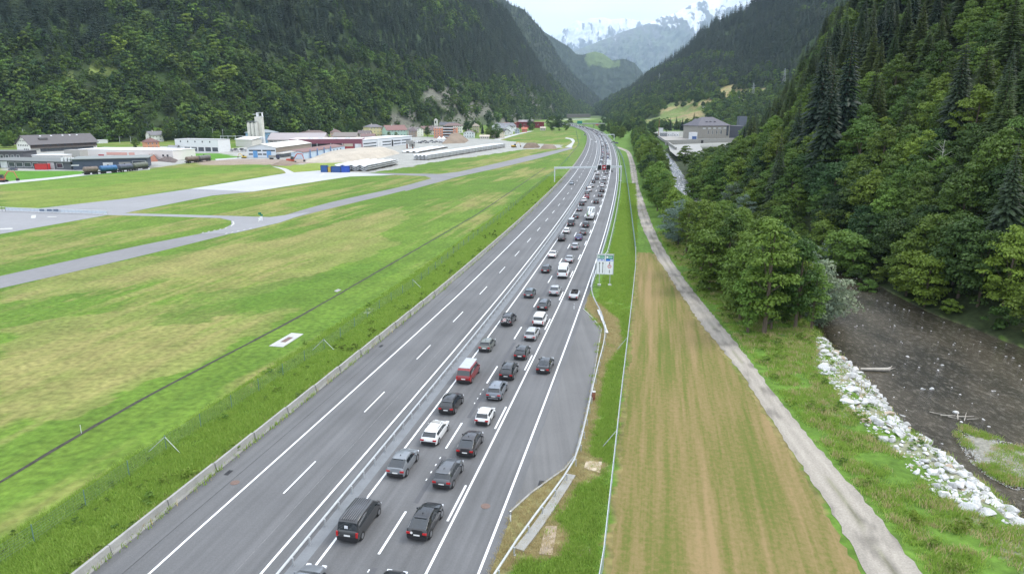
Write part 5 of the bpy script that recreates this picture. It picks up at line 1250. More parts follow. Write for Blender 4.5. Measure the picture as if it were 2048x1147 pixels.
# stones in and beside the water
def stone(u, v, s, lb, m=0):
    x, y = G(u, v, WZ); o = link('river_stone', RK[m], None, (x, y, WZ + .1 * s)); o.scale = (s, s, s); o.rotation_euler = (0, 0, u); tag(o, lb, 'stone')
stone(1937, 967, .75, 'large grey boulder standing in the shallow water just off the white embankment', 2)
stone(1910, 825, .5, 'flat pale stone in the river beside the driftwood pile', 1); stone(1845, 778, .45, 'pale stone in the river below the log', 3); stone(1864, 778, .55, 'wider flat stone next to the pale one in midstream', 4)
stone(1815, 713, .35, 'small white stone in midstream above the log', 5); stone(1708, 560, .6, 'white stones near the far right bank', 6)
rs = []
for k in range(520):
    y = random.uniform(50, 300); x = RLx(y) + (RRx(y) - RLx(y)) * random.random(); rs.append((x, y, WZ - .05, random.uniform(.08, .30)))
for k in range(700):
    y = random.uniform(300, 950); x = RLx(y) + (RRx(y) - RLx(y)) * random.uniform(-.15, 1.1); rs.append((x, y, WZ - .15, random.uniform(.25, .85)))
rs = np.array(rs); scatter('river_stones', rs[:, :3], rs[:, 3], rng_.integers(0, 7, len(rs)), LIB_R)
bar = [G(u, v, WZ) for u, v in [(1912, 868), (1930, 853), (1968, 868), (2012, 884), (2070, 900), (2150, 950), (2150, 1010), (2060, 985), (2015, 972), (1975, 950), (1945, 925), (1925, 895)]]
c = np.mean(bar, 0); nb = len(bar)
V = [(c[0], c[1], WZ + .42)] + [(p[0], p[1], WZ - .25) for p in bar] + [((p[0] * .6 + c[0] * .4), (p[1] * .6 + c[1] * .4), WZ + .30) for p in bar]
F = [(1 + i, 1 + (i + 1) % nb, 1 + nb + (i + 1) % nb, 1 + nb + i) for i in range(nb)]; mbb = MB(); mbb.add(V, F + [(0, 1 + nb + i, 1 + nb + (i + 1) % nb) for i in range(nb)]); tag(mbb.build('gravel_bar', mat('river_gravel', (.24, .23, .19), .9, 0, .3, 2.5, .6, 8)), kind='structure')
gx_ = []
for k in range(3200):
    i = random.randrange(nb); t = math.sqrt(random.random()); q = random.random(); p = np.array(bar[i]) * (1 - q) + np.array(bar[(i + 1) % nb]) * q; p = c * (1 - t * 1.05) + p * t * 1.05; gx_.append((p[0], p[1], WZ + .36 * (1 - t) + .03, random.uniform(.03, .11)))
gx_ = np.array(gx_); scatter('bar_pebbles', gx_[:, :3], gx_[:, 3], rng_.integers(0, 8, len(gx_)), LIB_R)
x, y = G(1752, 742, WZ); t = thing('driftwood_log', 'pale driftwood log lying at the water edge below the embankment', 'log', (x, y, WZ + .25), -.15)
mb = MB(); mb.tube((-2.2, 0, 0), (1.9, .1, .15), .16, .26, 9); mb.build('trunk', M['driftwood'], t); mb = MB(); mb.tube((1.7, .1, .1), (2.4, .7, .5), .12, .03, 5); mb.tube((1.8, .1, .1), (2.5, -.3, .6), .1, .03, 5); mb.build('root', M['driftwood'], t)
x, y = G(1912, 835, WZ); t = thing('driftwood_pile', 'tangle of bleached driftwood branches caught at the head of the gravel bar', 'driftwood', (x, y, WZ + .1))
for a, b_, r_ in (((-1.6, .6, 0), (-.2, -.1, .25), .09), ((-.3, -.8, .05), (.7, .9, .4), .08), ((0, 0, .1), (1.9, -.4, .3), .07), ((-.9, .2, 0), (-.2, -1.2, .3), .05), ((.4, -1, 0), (1.4, .3, .5), .05), ((-2.4, 1.6, 0), (-1.4, .5, .1), .06), ((1, -.6, 0), (2.0, -1.2, .4), .04)):
    mb = MB(); mb.tube(a, b_, r_, r_ * .4, 6); mb.build('branch', M['driftwood'], t)

BARP = bar
# ------------------------------------------------------------------ grass tufts (stuff)
def tuft(seed, n, h, r, m, wd=.035):
    rng = np.random.default_rng(seed); V = []; F = []
    for i in range(n):
        a = rng.random() * 6.28; x, y = rng.normal(size=2) * r; hh = h * rng.uniform(.5, 1.1); lx, ly = rng.normal(size=2) * hh * .35; k = len(V); c_, s_ = math.cos(a) * wd, math.sin(a) * wd
        V += [(x - c_, y - s_, 0), (x + c_, y + s_, 0), (x + lx * .5 + c_ * .6, y + ly * .5 + s_ * .6, hh * .6), (x + lx * .5 - c_ * .6, y + ly * .5 - s_ * .6, hh * .6), (x + lx, y + ly, hh)]; F += [(k, k + 1, k + 2, k + 3), (k + 3, k + 2, k + 4)]
    me = bpy.data.meshes.new('tuft'); me.from_pydata(V, [], F); me.materials.append(m); me.update(); return me
LIB_G = lib('tuft', [tuft(400 + i, 26, .42, .28, M['grassblade']) for i in range(3)] + [tuft(404, 22, .5, .3, M['drygrass'])] + [broadleaf(405, .8, .6, 8, 30, .13, M['leaf_b'], 0, False)[0]])
tp = []
for k in range(30000):
    s = SMIN + 5 + (random.random() ** 1.7) * 330; dd = random.random(); o = float(offBar(s)) - .7 - 9.5 * dd ** 1.6
    x, y = off(s, o); tp.append((float(x), float(y), 0, random.uniform(.5, 1.25) * (1.1 if dd < .5 else .8), random.choice([0, 1, 2, 2, 0, 3 if dd < .12 else 1, 4 if random.random() < .05 else 0])))
for k in range(17000):
    s = SMIN + 8 + (random.random() ** 1.6) * 300; o = random.uniform(6.5, 12.4); x, y = off(s, o)
    x = float(x); y = float(y); c_ = vnoise(np.array([x / 3]), np.array([y / 3]), 44)[0]
    if c_ < .12 and random.random() < .6: continue
    tp.append((x, y, 0, random.uniform(.45, 1.0), random.choice([0, 1, 2, 0])))
VERGE = ppoly([(955, 1147), (985, 1050), (1020, 1010), (1100, 945), (1150, 905), (1180, 800), (1205, 655), (1150, 590), (1160, 570), (1190, 600), (1240, 640), (1245, 690), (1215, 730), (1200, 790), (1196, 830), (1190, 850), (1180, 895), (1182, 915), (1205, 915), (1216, 930), (1203, 945), (1188, 960), (1160, 968), (1111, 1040), (1137, 1062), (1135, 1095), (1110, 1120), (1050, 1117), (1005, 1147)])
LAY = [tuple(p) for p in lp] + [(float(a_), float(b2_)) for a_, b2_ in zip(xi - 1, yi)]
rng_ = np.random.default_rng(77)
X = rng_.uniform(22, 62, 42000); Y = rng_.uniform(40, 190, 42000); Lx = RLx(Y); pr = np.interp(Y, PATHR[:, 1], PATHR[:, 0]) + .3
k = (X > pr + .5) & (X < Lx - .5) & (vnoise(X / 2.2, Y / 2.2, 111) > .28)
for x, y in zip(X[k], Y[k]): tp.append((x, y, gz(x, y) if Lx is None else 0, random.uniform(.45, 1.25), random.choice([0, 1, 2, 1, 2, 0, 3, 3, 4 if random.random() < .25 else 2])))
tp = np.array(tp); tp[:, 2] = ground_z(tp[:, 0], tp[:, 1])
bx = rng_.uniform(50, 72, 9000); by_ = rng_.uniform(45, 85, 9000); kb_ = in_poly(bx, by_, BARP) & (vnoise(bx / 2.0, by_ / 2.0, 55) > .42); bx, by_ = bx[kb_][:700], by_[kb_][:700]
scatter('bar_grass', np.stack([bx, by_, np.full(len(bx), WZ + .22)], 1), rng_.uniform(.5, 1.1, len(bx)), rng_.choice([0, 1, 2, 3], len(bx)), LIB_G)
bad = (in_poly(tp[:, 0], tp[:, 1], VERGE) & (RNG.random(len(tp)) < .985)) | in_poly(tp[:, 0], tp[:, 1], LAY) | (in_poly(tp[:, 0], tp[:, 1], RIPz) & (RNG.random(len(tp)) < .93)); tp = tp[~bad]
scatter('long_grass', tp[:, :3], tp[:, 3], tp[:, 4].astype(int), LIB_G)
X = rng_.uniform(-4, 30, 60000); Y = rng_.uniform(42, 140, 60000); k = in_poly(X, Y, VERGE) & ~in_poly(X, Y, LAY) & (nearest_s(X, Y)[1] > 4.6); X, Y = X[k][:5000], Y[k][:5000]
scatter('dry_grass', np.stack([X, Y, 0 * X], 1), rng_.uniform(.25, .6, len(X)), np.full(len(X), 3), LIB_G)
# ------------------------------------------------------------------ buildings
def setcol(o, c): o.color = (*c, 1); return o
_win = {}
def win_mesh(w_, h_, fr, dark=True):
    k = (round(w_, 2), round(h_, 2), fr)
    if k not in _win:
        mb = MB(); mb.box((0, -.02, 0), (w_, .08, h_), M['pane'])
        fm = {'white': M['whitemetal'], 'dark': M['black'], 'wood': M['bark']}[fr]; b = min(.14, w_ * .12)
        for a in ((0, -.03, h_ / 2, w_ + b, .12, b), (0, -.03, -h_ / 2, w_ + b, .12, b), (w_ / 2, -.03, 0, b, .12, h_), (-w_ / 2, -.03, 0, b, .12, h_)): mb.box(a[:3], a[3:], fm)
        _win[k] = mb.mesh('window')
    return _win[k]
ALLB = []
def building(label, cat, A, B, depth, v_eave, roof='gable', v_ridge=None, rise=None, wall=(.6, .6, .57), rc=(.12, .10, .09), wins=(), side=(), oh=.5, chim=1, z0=0.0, name='house', long_rot=False, fr='white', right=None, base_y=None):
    a = np.array(G(*A)) if base_y is None else np.array(atY(A[0], A[1], base_y)[:2]); b_ = np.array(G(*B)) if base_y is None else np.array(atY(B[0], B[1], base_y)[:2])
    if base_y is not None: z0 = atY(A[0], A[1], base_y)[2]
    Lr = float(np.linalg.norm(b_ - a)); ang = math.atan2(b_[1] - a[1], b_[0] - a[0])
    ze = zat(a[0], a[1], v_eave) - z0
    nx, ny = -math.sin(ang), math.cos(ang)
    if rise is None:
        mx, my = (a + b_) / 2 + np.array([nx, ny]) * depth / 2
        rise = (zat(mx, my, v_ridge) - z0 - ze) if v_ridge else 0
    rise = max(rise, 0.0)
    t = thing(name, label, cat, (a[0], a[1], z0), ang)
    mb = MB(); D = depth
    if roof == 'gable':          # ridge parallel to the front
        P = [(0, 0, -3), (Lr, 0, -3), (Lr, D, -3), (0, D, -3), (0, 0, ze), (Lr, 0, ze), (Lr, D, ze), (0, D, ze), (0, D / 2, ze + rise), (Lr, D / 2, ze + rise)]
        mb.add(P, [(0, 1, 5, 4), (2, 3, 7, 6), (1, 2, 6, 9, 5), (3, 0, 4, 8, 7), (4, 5, 9, 8), (6, 7, 8, 9), (3, 2, 1, 0)])
    elif roof == 'front':        # gable faces the camera
        P = [(0, 0, -3), (Lr, 0, -3), (Lr, D, -3), (0, D, -3), (0, 0, ze), (Lr, 0, ze), (Lr, D, ze), (0, D, ze), (Lr / 2, 0, ze + rise), (Lr / 2, D, ze + rise)]
        mb.add(P, [(0, 1, 5, 8, 4), (2, 3, 7, 9, 6), (1, 2, 6, 5), (3, 0, 4, 7), (4, 8, 9, 7), (5, 6, 9, 8), (3, 2, 1, 0)])
    else: mb.box((Lr / 2, D / 2, (ze - 3) / 2), (Lr, D, ze + 3))
    setcol(mb.build('wall', M['wall'], t), wall)
    rb = MB(); th = .22
    def slope(q):                # q: four corners, extruded upwards
        up = [(p[0], p[1], p[2] + th) for p in q]; rb.add(list(q) + up, [(3, 2, 1, 0), (4, 5, 6, 7), (0, 1, 5, 4), (1, 2, 6, 5), (2, 3, 7, 6), (3, 0, 4, 7)])
    if roof == 'gable':
        k = rise / (D / 2); dz = oh * k
        slope([(-oh, -oh, ze - dz), (Lr + oh, -oh, ze - dz), (Lr + oh, D / 2, ze + rise + .01), (-oh, D / 2, ze + rise + .01)]); slope([(-oh, D / 2, ze + rise + .02), (Lr + oh, D / 2, ze + rise + .02), (Lr + oh, D + oh, ze - dz), (-oh, D + oh, ze - dz)])
    elif roof == 'front':
        k = rise / (Lr / 2); dz = oh * k
        slope([(-oh, -oh, ze - dz), (Lr / 2, -oh, ze + rise + .01), (Lr / 2, D + oh, ze + rise + .01), (-oh, D + oh, ze - dz)]); slope([(Lr / 2, -oh, ze + rise + .02), (Lr + oh, -oh, ze - dz), (Lr + oh, D + oh, ze - dz), (Lr / 2, D + oh, ze + rise + .02)])
    elif roof == 'hip':
        e = min(Lr, D) / 2 * .95; z2 = ze + rise
        P = [(-oh, -oh, ze), (Lr + oh, -oh, ze), (Lr + oh, D + oh, ze), (-oh, D + oh, ze)]
        if Lr >= D: R_ = [(e, D / 2, z2), (Lr - e, D / 2, z2)]
        else: R_ = [(Lr / 2, e, z2), (Lr / 2, D - e, z2)]
        V = P + R_ + [(p[0], p[1], p[2] - .25) for p in P]
        F = [(0, 1, 5, 4), (1, 2, 5), (2, 3, 4, 5), (3, 0, 4)] if Lr >= D else [(0, 1, 4), (1, 2, 5, 4), (2, 3, 5), (3, 0, 4, 5)]
        rb.add(V, F + [(9, 8, 7, 6), (0, 6, 7, 1), (1, 7, 8, 2), (2, 8, 9, 3), (3, 9, 6, 0)])
    elif roof == 'mono': slope([(-oh, -oh, ze + .02), (Lr + oh, -oh, ze + .02), (Lr + oh, D + oh, ze + rise + .02), (-oh, D + oh, ze + rise + .02)])
    else:
        rb.box((Lr / 2, D / 2, ze + .15), (Lr + 2 * oh, D + 2 * oh, .35))
    ro = setcol(rb.build('roof', M['roofc'], t), rc)
    if chim and roof in ('gable', 'hip', 'front') and Lr < 40:
        mb = MB(); mb.box((Lr * .35, D * .42, ze + rise * .8 + .9), (.9, .7, 2.0)); setcol(mb.build('chimney', M['wall'], ro), (.45, .42, .38))
    for (zc, n, w_, h_, f0, f1) in wins:
        me = win_mesh(w_, h_, fr)
        for i in range(n): link('window', me, t, (Lr * (f0 + (f1 - f0) * (i + .5) / n), -.03, zc))
    for (zc, n, w_, h_, f0, f1) in side:      # on the left end wall
        me = win_mesh(w_, h_, fr)
        for i in range(n): link('window', me, t, (-.03, D * (f0 + (f1 - f0) * (i + .5) / n), zc), -math.pi / 2)
    for (zc, n, w_, h_, f0, f1) in (right or ()):
        me = win_mesh(w_, h_, fr)
        for i in range(n): link('window', me, t, (Lr + .03, D * (f0 + (f1 - f0) * (i + .5) / n), zc), math.pi / 2)
    t['_L'] = Lr; t['_z'] = ze; del t['_L']; del t['_z']
    return t, Lr, ze, rise
WHT = (.72, .71, .66); CRM = (.62, .56, .40); BRR = (.17, .11, .09); GRR = (.16, .155, .16); TIL = (.24, .13, .10)
# 1 big inn
t, Lr, ze, rs_ = building('large white gabled inn with dark timber flank and long dark roof behind the grey sheds', 'inn', (62, 305), (195, 298), 18, 287.8, 'gable', 269, wall=WHT, rc=(.115, .105, .105),
    side=((5.4, 6, .8, 1.2, .12, .9), (9.0, 5, .7, 1.0, .2, .8), (2.0, 3, 1.2, 1.6, .1, .5), (11.6, 1, .9, 1.0, .4, .6)), oh=1.4, chim=0, fr='dark')
mb = MB(); mb.box((Lr / 2, -.25, ze * .72), (Lr - .4, .4, ze * .42)); cl = setcol(mb.build('timber_cladding', M['wall'], t), (.065, .05, .045))
mb = MB(); mb.box((Lr / 2, -.9, ze * .50), (Lr - 1, 1.1, .9)); setcol(mb.build('balcony', M['wall'], t), (.10, .085, .075))
mb = MB(); mb.box((Lr / 2 + 2, -.22, 1.4), (Lr * .8, .3, 2.4)); mb.build('ground_floor_glazing', M['pane'], t)
for i in range(9): link('window', win_mesh(1.0, 1.3, 'dark'), t, (Lr * (.08 + .105 * i), -.5, ze * .76))
for f in (.24, .40, .57, .68, .79): 
    mb = MB(); mb.box((0, 0, 0), (1.2, .9, .25), M=Matrix.Rotation(.6, 4, 'X')); mb.build('skylight', M['whitemetal'], t, loc=(Lr * f, 9 * .82, ze + rs_ * .82 + .35))
mb = MB(); mb.box((Lr * .24, 4.6, ze + rs_ * .55), (Lr * .12, 3.0, 1.5)); setcol(mb.build('dormer', M['roofc'], t), (.09, .085, .085))
# 2 grey sheds
t, Lr, ze, _ = building('long dark grey workshop with a green glazed front near the left edge', 'workshop', (-40, 334), (143, 339), 22, 320, 'flat', wall=(.10, .11, .12), rc=(.16, .17, .165), oh=1.2, chim=0, name='workshop')
for f0, f1, nm in ((.33, .40, 'pane'), (.41, .49, 'pane'), (.50, .58, 'pane'), (.59, .66, 'pane'), (.67, .74, 'pane'), (.85, .92, 'pane')):
    link('window', win_mesh(Lr * (f1 - f0) * .9, 2.5, 'white'), t, (Lr * (f0 + f1) / 2, -.04, ze * .5))
for f in (.28, .79): mb = MB(); mb.box((Lr * f, -.12, 1.9), (5.0, .2, 3.8)); mb.build('roller_door', M['precast'], t)
t, Lr, ze, _ = building('slate blue flat-roofed hall with a wide overhanging roof behind the tank wagons', 'hall', (147, 340), (294, 336), 24, 319, 'flat', wall=(.075, .095, .13), rc=(.23, .25, .24), oh=1.6, chim=0, name='hall')
for f, w_, m_ in ((.47, 5, M['precast']), (.70, 6, M['concrete']), ): mb = MB(); mb.box((Lr * f, -.12, 1.9), (w_, .2, 3.8)); mb.build('roller_door', m_, t)
link('window', win_mesh(7, 1.3, 'white'), t, (Lr * .9, -.04, 3.6)); mb = MB(); mb.box((Lr * .03, -.1, 2.6), (4.0, .1, .6)); mb.build('lettering_band', M['whitemetal'], t)
x, y = G(142, 338); t = thing('glazed_porch', 'white slatted glazed porch between the grey workshop and the blue hall', 'porch', (x - 3.5, y - 1, 0))
for i in range(4): mb = MB(); mb.box((i * 2.0, 0, 3.3), (1.2, .8, 6.6)); mb.build('pillar', M['whitemetal'], t)
mb = MB(); mb.box((3, .5, 3.2), (8, .5, 6.2)); mb.build('glazing', M['pane'], t)
building('bare concrete cube standing behind the grey workshops', 'concrete block', (131, 322), (162, 322), 9, 301, 'flat', wall=(.36, .35, .32), rc=(.33, .32, .30), oh=0, chim=0, name='concrete_block')
building('low white-roofed row of garages with many dark windows behind the grey workshop', 'garages', (66, 326), (128, 326), 9, 311, 'flat', wall=(.5, .5, .48), rc=(.72, .73, .74), wins=((1.6, 14, 1.3, 1.8, .02, .98),), oh=.3, chim=0, name='garage_row', fr='dark')
building('dark low office with a flat grey roof at the left edge behind the workshop', 'office', (-60, 320), (48, 320), 14, 303, 'flat', wall=(.09, .09, .10), rc=(.12, .12, .13), wins=((2.0, 9, 2.0, 2.6, .05, .95),), oh=1.0, chim=0, name='office')
t, Lr, ze, _ = building('white box-shaped depot with pinkish front and red signs behind the blue hall', 'depot', (160, 318), (347, 321), 24, 299, 'flat', wall=(.70, .66, .63), rc=(.78, .79, .80), oh=.3, chim=0, name='depot')
PINK = mat('pink_panel', (.60, .33, .28), .7, 0, .1); RP = mat('red_panel', (.42, .03, .05), .6, 0, .05)
for f0, f1, m_ in ((.30, .52, PINK), (.54, .60, PINK)): mb = MB(); mb.box((Lr * (f0 + f1) / 2, -.08, ze * .62), (Lr * (f1 - f0), .12, 1.8)); mb.build('sign_band', m_, t)
for f, w_, m_ in ((.24, 4.5, RP), (.76, 5.5, RP), (.67, 2.6, M['black'])): mb = MB(); mb.box((Lr * f, -.1, ze * .40), (w_, .14, 1.5)); mb.build('sign_board', m_, t)
link('window', win_mesh(1.2, 1.2, 'dark'), t, (Lr * .90, -.04, ze * .5)); link('window', win_mesh(1.2, 1.2, 'dark'), t, (Lr * .945, -.04, ze * .5))
building('white two-storey house with a grey roof on the rise behind the depot', 'house', (301, 284), (328, 283), 9, 270, 'gable', 262.5, wall=WHT, rc=GRR, wins=((2.2, 3, .9, 1.2, .1, .9), (5.0, 3, .9, 1.2, .1, .9)), side=((3.5, 2, .9, 1.1, .2, .8),), oh=.8)
building('small orange house with a dark red roof half hidden by a conifer', 'house', (293, 300), (320, 299), 9, 284, 'hip', 276, wall=(.55, .27, .15), rc=(.16, .08, .07), wins=((2.2, 3, .9, 1.4, .05, .95), (5.2, 3, .9, 1.4, .05, .95)), oh=.8)
building('low white shed behind the large inn', 'shed', (197, 287), (216, 286), 7, 281, 'flat', wall=(.60, .61, .60), rc=(.6, .6, .6), oh=.2, chim=0, name='shed')
building('white modern fire station with five grey garage doors and small square windows', 'fire station', (352, 303), (438, 305), 14, 278.5, 'flat', wall=(.66, .67, .66), rc=(.45, .45, .45), wins=((2.3, 5, 5.2, 3.0, .20, 1.0), (8.2, 5, .9, 1.1, .05, .90)), oh=.15, chim=0, name='fire_station', fr='dark')
building('small low annexe with a grey pitched roof left of the white fire station', 'annexe', (336, 304), (352, 304), 8, 296, 'gable', 291, wall=(.5, .5, .48), rc=(.25, .25, .26), oh=.8, chim=0, name='annexe')
# blue block behind silos
building('pale blue block with a grey hipped roof behind the silos', 'block', (493, 288), (546, 288), 16, 265, 'hip', 259, wall=(.26, .42, .60), rc=(.25, .28, .29), wins=((4, 5, 1.1, 1.4, .05, .95), (8, 5, 1.1, 1.4, .05, .95)), oh=1.2, chim=0, name='apartment_block')
building('pale shed with a slanted white roof left of the silo tower', 'shed', (472, 293), (505, 294), 12, 279, 'mono', 274, wall=(.55, .54, .48), rc=(.66, .66, .63), oh=.8, chim=0, name='shed')
# silo tower
x, y = G(512, 291); ppm = FPX / y
t = thing('silo_plant', 'tall cream silo tower with round silos on stilts and a white head house', 'silo', (x, y, 0))
SIL = mat('silo_cream', (.58, .57, .50), .6, 0, .10, .3)
zt, zb2 = zat(x, y, 246), zat(x, y, 277); ztt = zat(x, y, 233.5); zhd = zat(x, y, 225)
for k, dx in enumerate((-4.5, -1.0, 2.5)):
    mb = MB(); mb.tube((dx, -1.5, zb2), (dx, -1.5, zt), 1.65, n=18); mb.tube((dx, -1.5, zb2), (dx, -1.5, zb2 - 2.5), 1.65, .4, 18); mb.tube((dx, -1.5, zt), (dx, -1.5, zt + .6), 1.5, .3, 18); s_ = mb.build('silo', SIL, t, smooth=True, sharp=40)
    mb = MB(); mb.tube((dx + 1.75, -2.6, .5), (dx + 1.75, -2.6, zt), .12, n=6); mb.build('pipe', M['steel'], s_)
    for a, b_ in ((-1.2, -2.7), (1.2, -2.7), (-1.2, -.3), (1.2, -.3)): mb = MB(); mb.tube((dx + a, b_, 0), (dx + a, b_, zb2), .15, n=6); mb.build('leg', M['rust'] if k == 0 else M['steel'], s_)
mb = MB(); mb.box((4.2, 2.6, (ztt + 4) / 2), (6.6, 5.5, ztt - 4)); mb.build('tower', SIL, t)
mb = MB(); mb.box((5.0, 1.6, 4), (6, 5, 8)); mb.build('base_house', M['precast'], t)
mb = MB(); mb.box((5.4, 2.6, zhd - .2), (5.4, 3.4, .3)); mb.box((5.4, 2.6, ztt + .3), (5.8, 3.6, .3)); mb.box((3.2, 2.6, (zhd + ztt) / 2), (1.6, 3.0, zhd - ztt)); mb.box((7.6, 2.6, (zhd + ztt) / 2), (.4, 3, zhd - ztt)); mb.box((0.5, 2.6, ztt + 2.2), (3.4, 1.0, .4)); mb.build('head_house', M['whitemetal'], t)
mb = MB(); mb.box((-1, -1.5, zt + 1.3), (9.5, 3.2, .12)); mb.box((-1, -3.0, zt + 1.9), (9.5, .08, .08)); mb.build('railing', M['steel'], t)
# white/blue workshop
t, Lr, ze, _ = building('white workshop with a low gable, blue doors and a long pale roof', 'workshop', (553, 315.5), (622, 304), 21, 295, 'gable', None, 2.3, wall=(.62, .65, .68), rc=(.68, .67, .60), oh=.8, chim=0, name='workshop')
BLU = mat('door_blue', (.12, .30, .56), .6, 0, .08)
for f0, f1, zc, h_ in ((.05, .48, 5.0, 1.0), (.53, .97, 5.0, 1.0), (.36, .50, 2.4, .9), (.54, .66, 2.4, .9), (.04, .18, 2.4, .9)):
    mb = MB(); mb.box((-.03, 21 * (1 - (f0 + f1) / 2), zc), (.1, 21 * (f1 - f0), h_)); mb.build('window', M['pane'], t)
for f in (.27, .75): mb = MB(); mb.box((-.06, 21 * (1 - f), 2.4), (.16, 3.2, 4.8)); mb.build('door', BLU, t)
mb = MB(); mb.box((Lr / 2, -.1, ze - 1.9), (Lr, .2, 3.4)); setcol(mb.build('flank_boarding', M['wall'], t), (.24, .20, .16))
mb = MB(); mb.box((Lr / 2, -2.4, 2.9), (Lr, 4.6, .3)); setcol(mb.build('lean_to_roof', M['roofc'], t), (.55, .53, .48))
# annex with blue ducts
t, Lr, ze, _ = building('low pale blue annexe with blue air ducts beside the gravel heap', 'annexe', (608, 318), (690, 303), 9, 305, 'mono', None, 1.3, wall=(.45, .55, .64), rc=(.22, .13, .12), oh=.4, chim=0, name='annexe')
for f in (.12, .28, .44, .60):
    mb = MB(); mb.tube((Lr * f, -.7, 0), (Lr * f, -.7, ze + 1.5), .45, .35, 8); mb.tube((Lr * f - 1, -.9, 0), (Lr * f, -.7, 2), .3, .3, 6); mb.tube((Lr * f + 1, -.9, 0), (Lr * f, -.7, 2), .3, .3, 6); mb.build('air_duct', mat('duct_blue', (.10, .20, .38), .5) if 'duct_blue' not in bpy.data.materials else bpy.data.materials['duct_blue'], t)
for f in (.70, .79, .88): link('window', win_mesh(1.6, .9, 'dark'), t, (Lr * f, -.04, ze * .6))
building('small pale blue gabled gatehouse at the near end of the annexe', 'gatehouse', (590, 318), (606, 318), 5, 305, 'front', None, 1.0, wall=(.50, .58, .66), rc=(.2, .15, .14), oh=.3, chim=0, name='gatehouse')
# maroon factory
t, Lr, ze, _ = building('long factory with a maroon fascia above dark open bays', 'factory', (580, 301), (724, 300), 34, 279, 'flat', wall=(.22, .075, .10), rc=(.55, .48, .48), oh=.3, chim=0, name='factory')
mb = MB(); mb.box((Lr * .50, -.15, 3.1), (Lr * .46, .3, 4.6)); ob = mb.build('bay_shade', M['dark'], t)  # solid dark panel paints the shade of the open bays
for f in (.30, .38, .57, .73): mb = MB(); mb.box((Lr * f, -.4, 3.1), (.5, .4, 5.4)); mb.build('pillar', M['concrete_pale'], t)
mb = MB(); mb.box((Lr * .81, -.16, 4.2), (Lr * .13, .3, 2.2)); mb.build('beige_panel', mat('beige_panel', (.46, .40, .31), .7), t); mb = MB(); mb.box((Lr * .81, -.2, 1.6), (Lr * .15, .34, 3.0)); mb.build('red_panel', mat('brick_red_panel', (.30, .045, .05), .7), t)
mb = MB(); mb.box((Lr * .95, -.2, 2.6), (Lr * .09, .36, 5.0)); mb.build('white_panel', M['precast'], t)
for f in (.27, .42, .62, .80): mb = MB(); mb.box((Lr * f, 8, ze + .8), (4, 3, .9)); mb.build('skylight', M['whitemetal'], t)
t, Lr, ze, _ = building('long white factory wing with ribbon windows right of the maroon factory', 'factory wing', (724, 299), (824, 288), 24, 280.5, 'flat', wall=(.60, .63, .66), rc=(.70, .73, .74), oh=.5, chim=0, name='factory_wing')
for zc in (2.0, 4.6):
    for f0, f1 in ((.03, .26), (.38, .55), (.60, .75), (.77, .97)): mb = MB(); mb.box((Lr * (f0 + f1) / 2, -.05, zc), (Lr * (f1 - f0), .1, 1.0)); mb.build('window_band', M['pane'], t)
mb = MB(); mb.box((Lr * .32, -.3, 3.4), (Lr * .09, .6, 6.4)); mb.build('stair_tower', M['precast'], t); mb = MB(); mb.box((Lr * .575, -.1, 3), (2.5, .3, 5.6)); mb.build('dark_gate', M['black'], t)
building('very long hall with a ribbed pinkish grey roof behind the maroon factory', 'hall', (537, 290), (646, 290), 26, 279, 'gable', 266, wall=(.42, .39, .35), rc=(.36, .32, .32), oh=1.0, chim=0, wins=((3.4, 12, 3.5, 1.0, .02, .98),), name='hall')
building('wooden hall with a grey-brown gabled roof behind the factory', 'hall', (668, 286), (712, 286), 14, 272, 'gable', 265, wall=(.40, .34, .28), rc=(.22, .19, .17), oh=1.2, chim=0, name='hall')
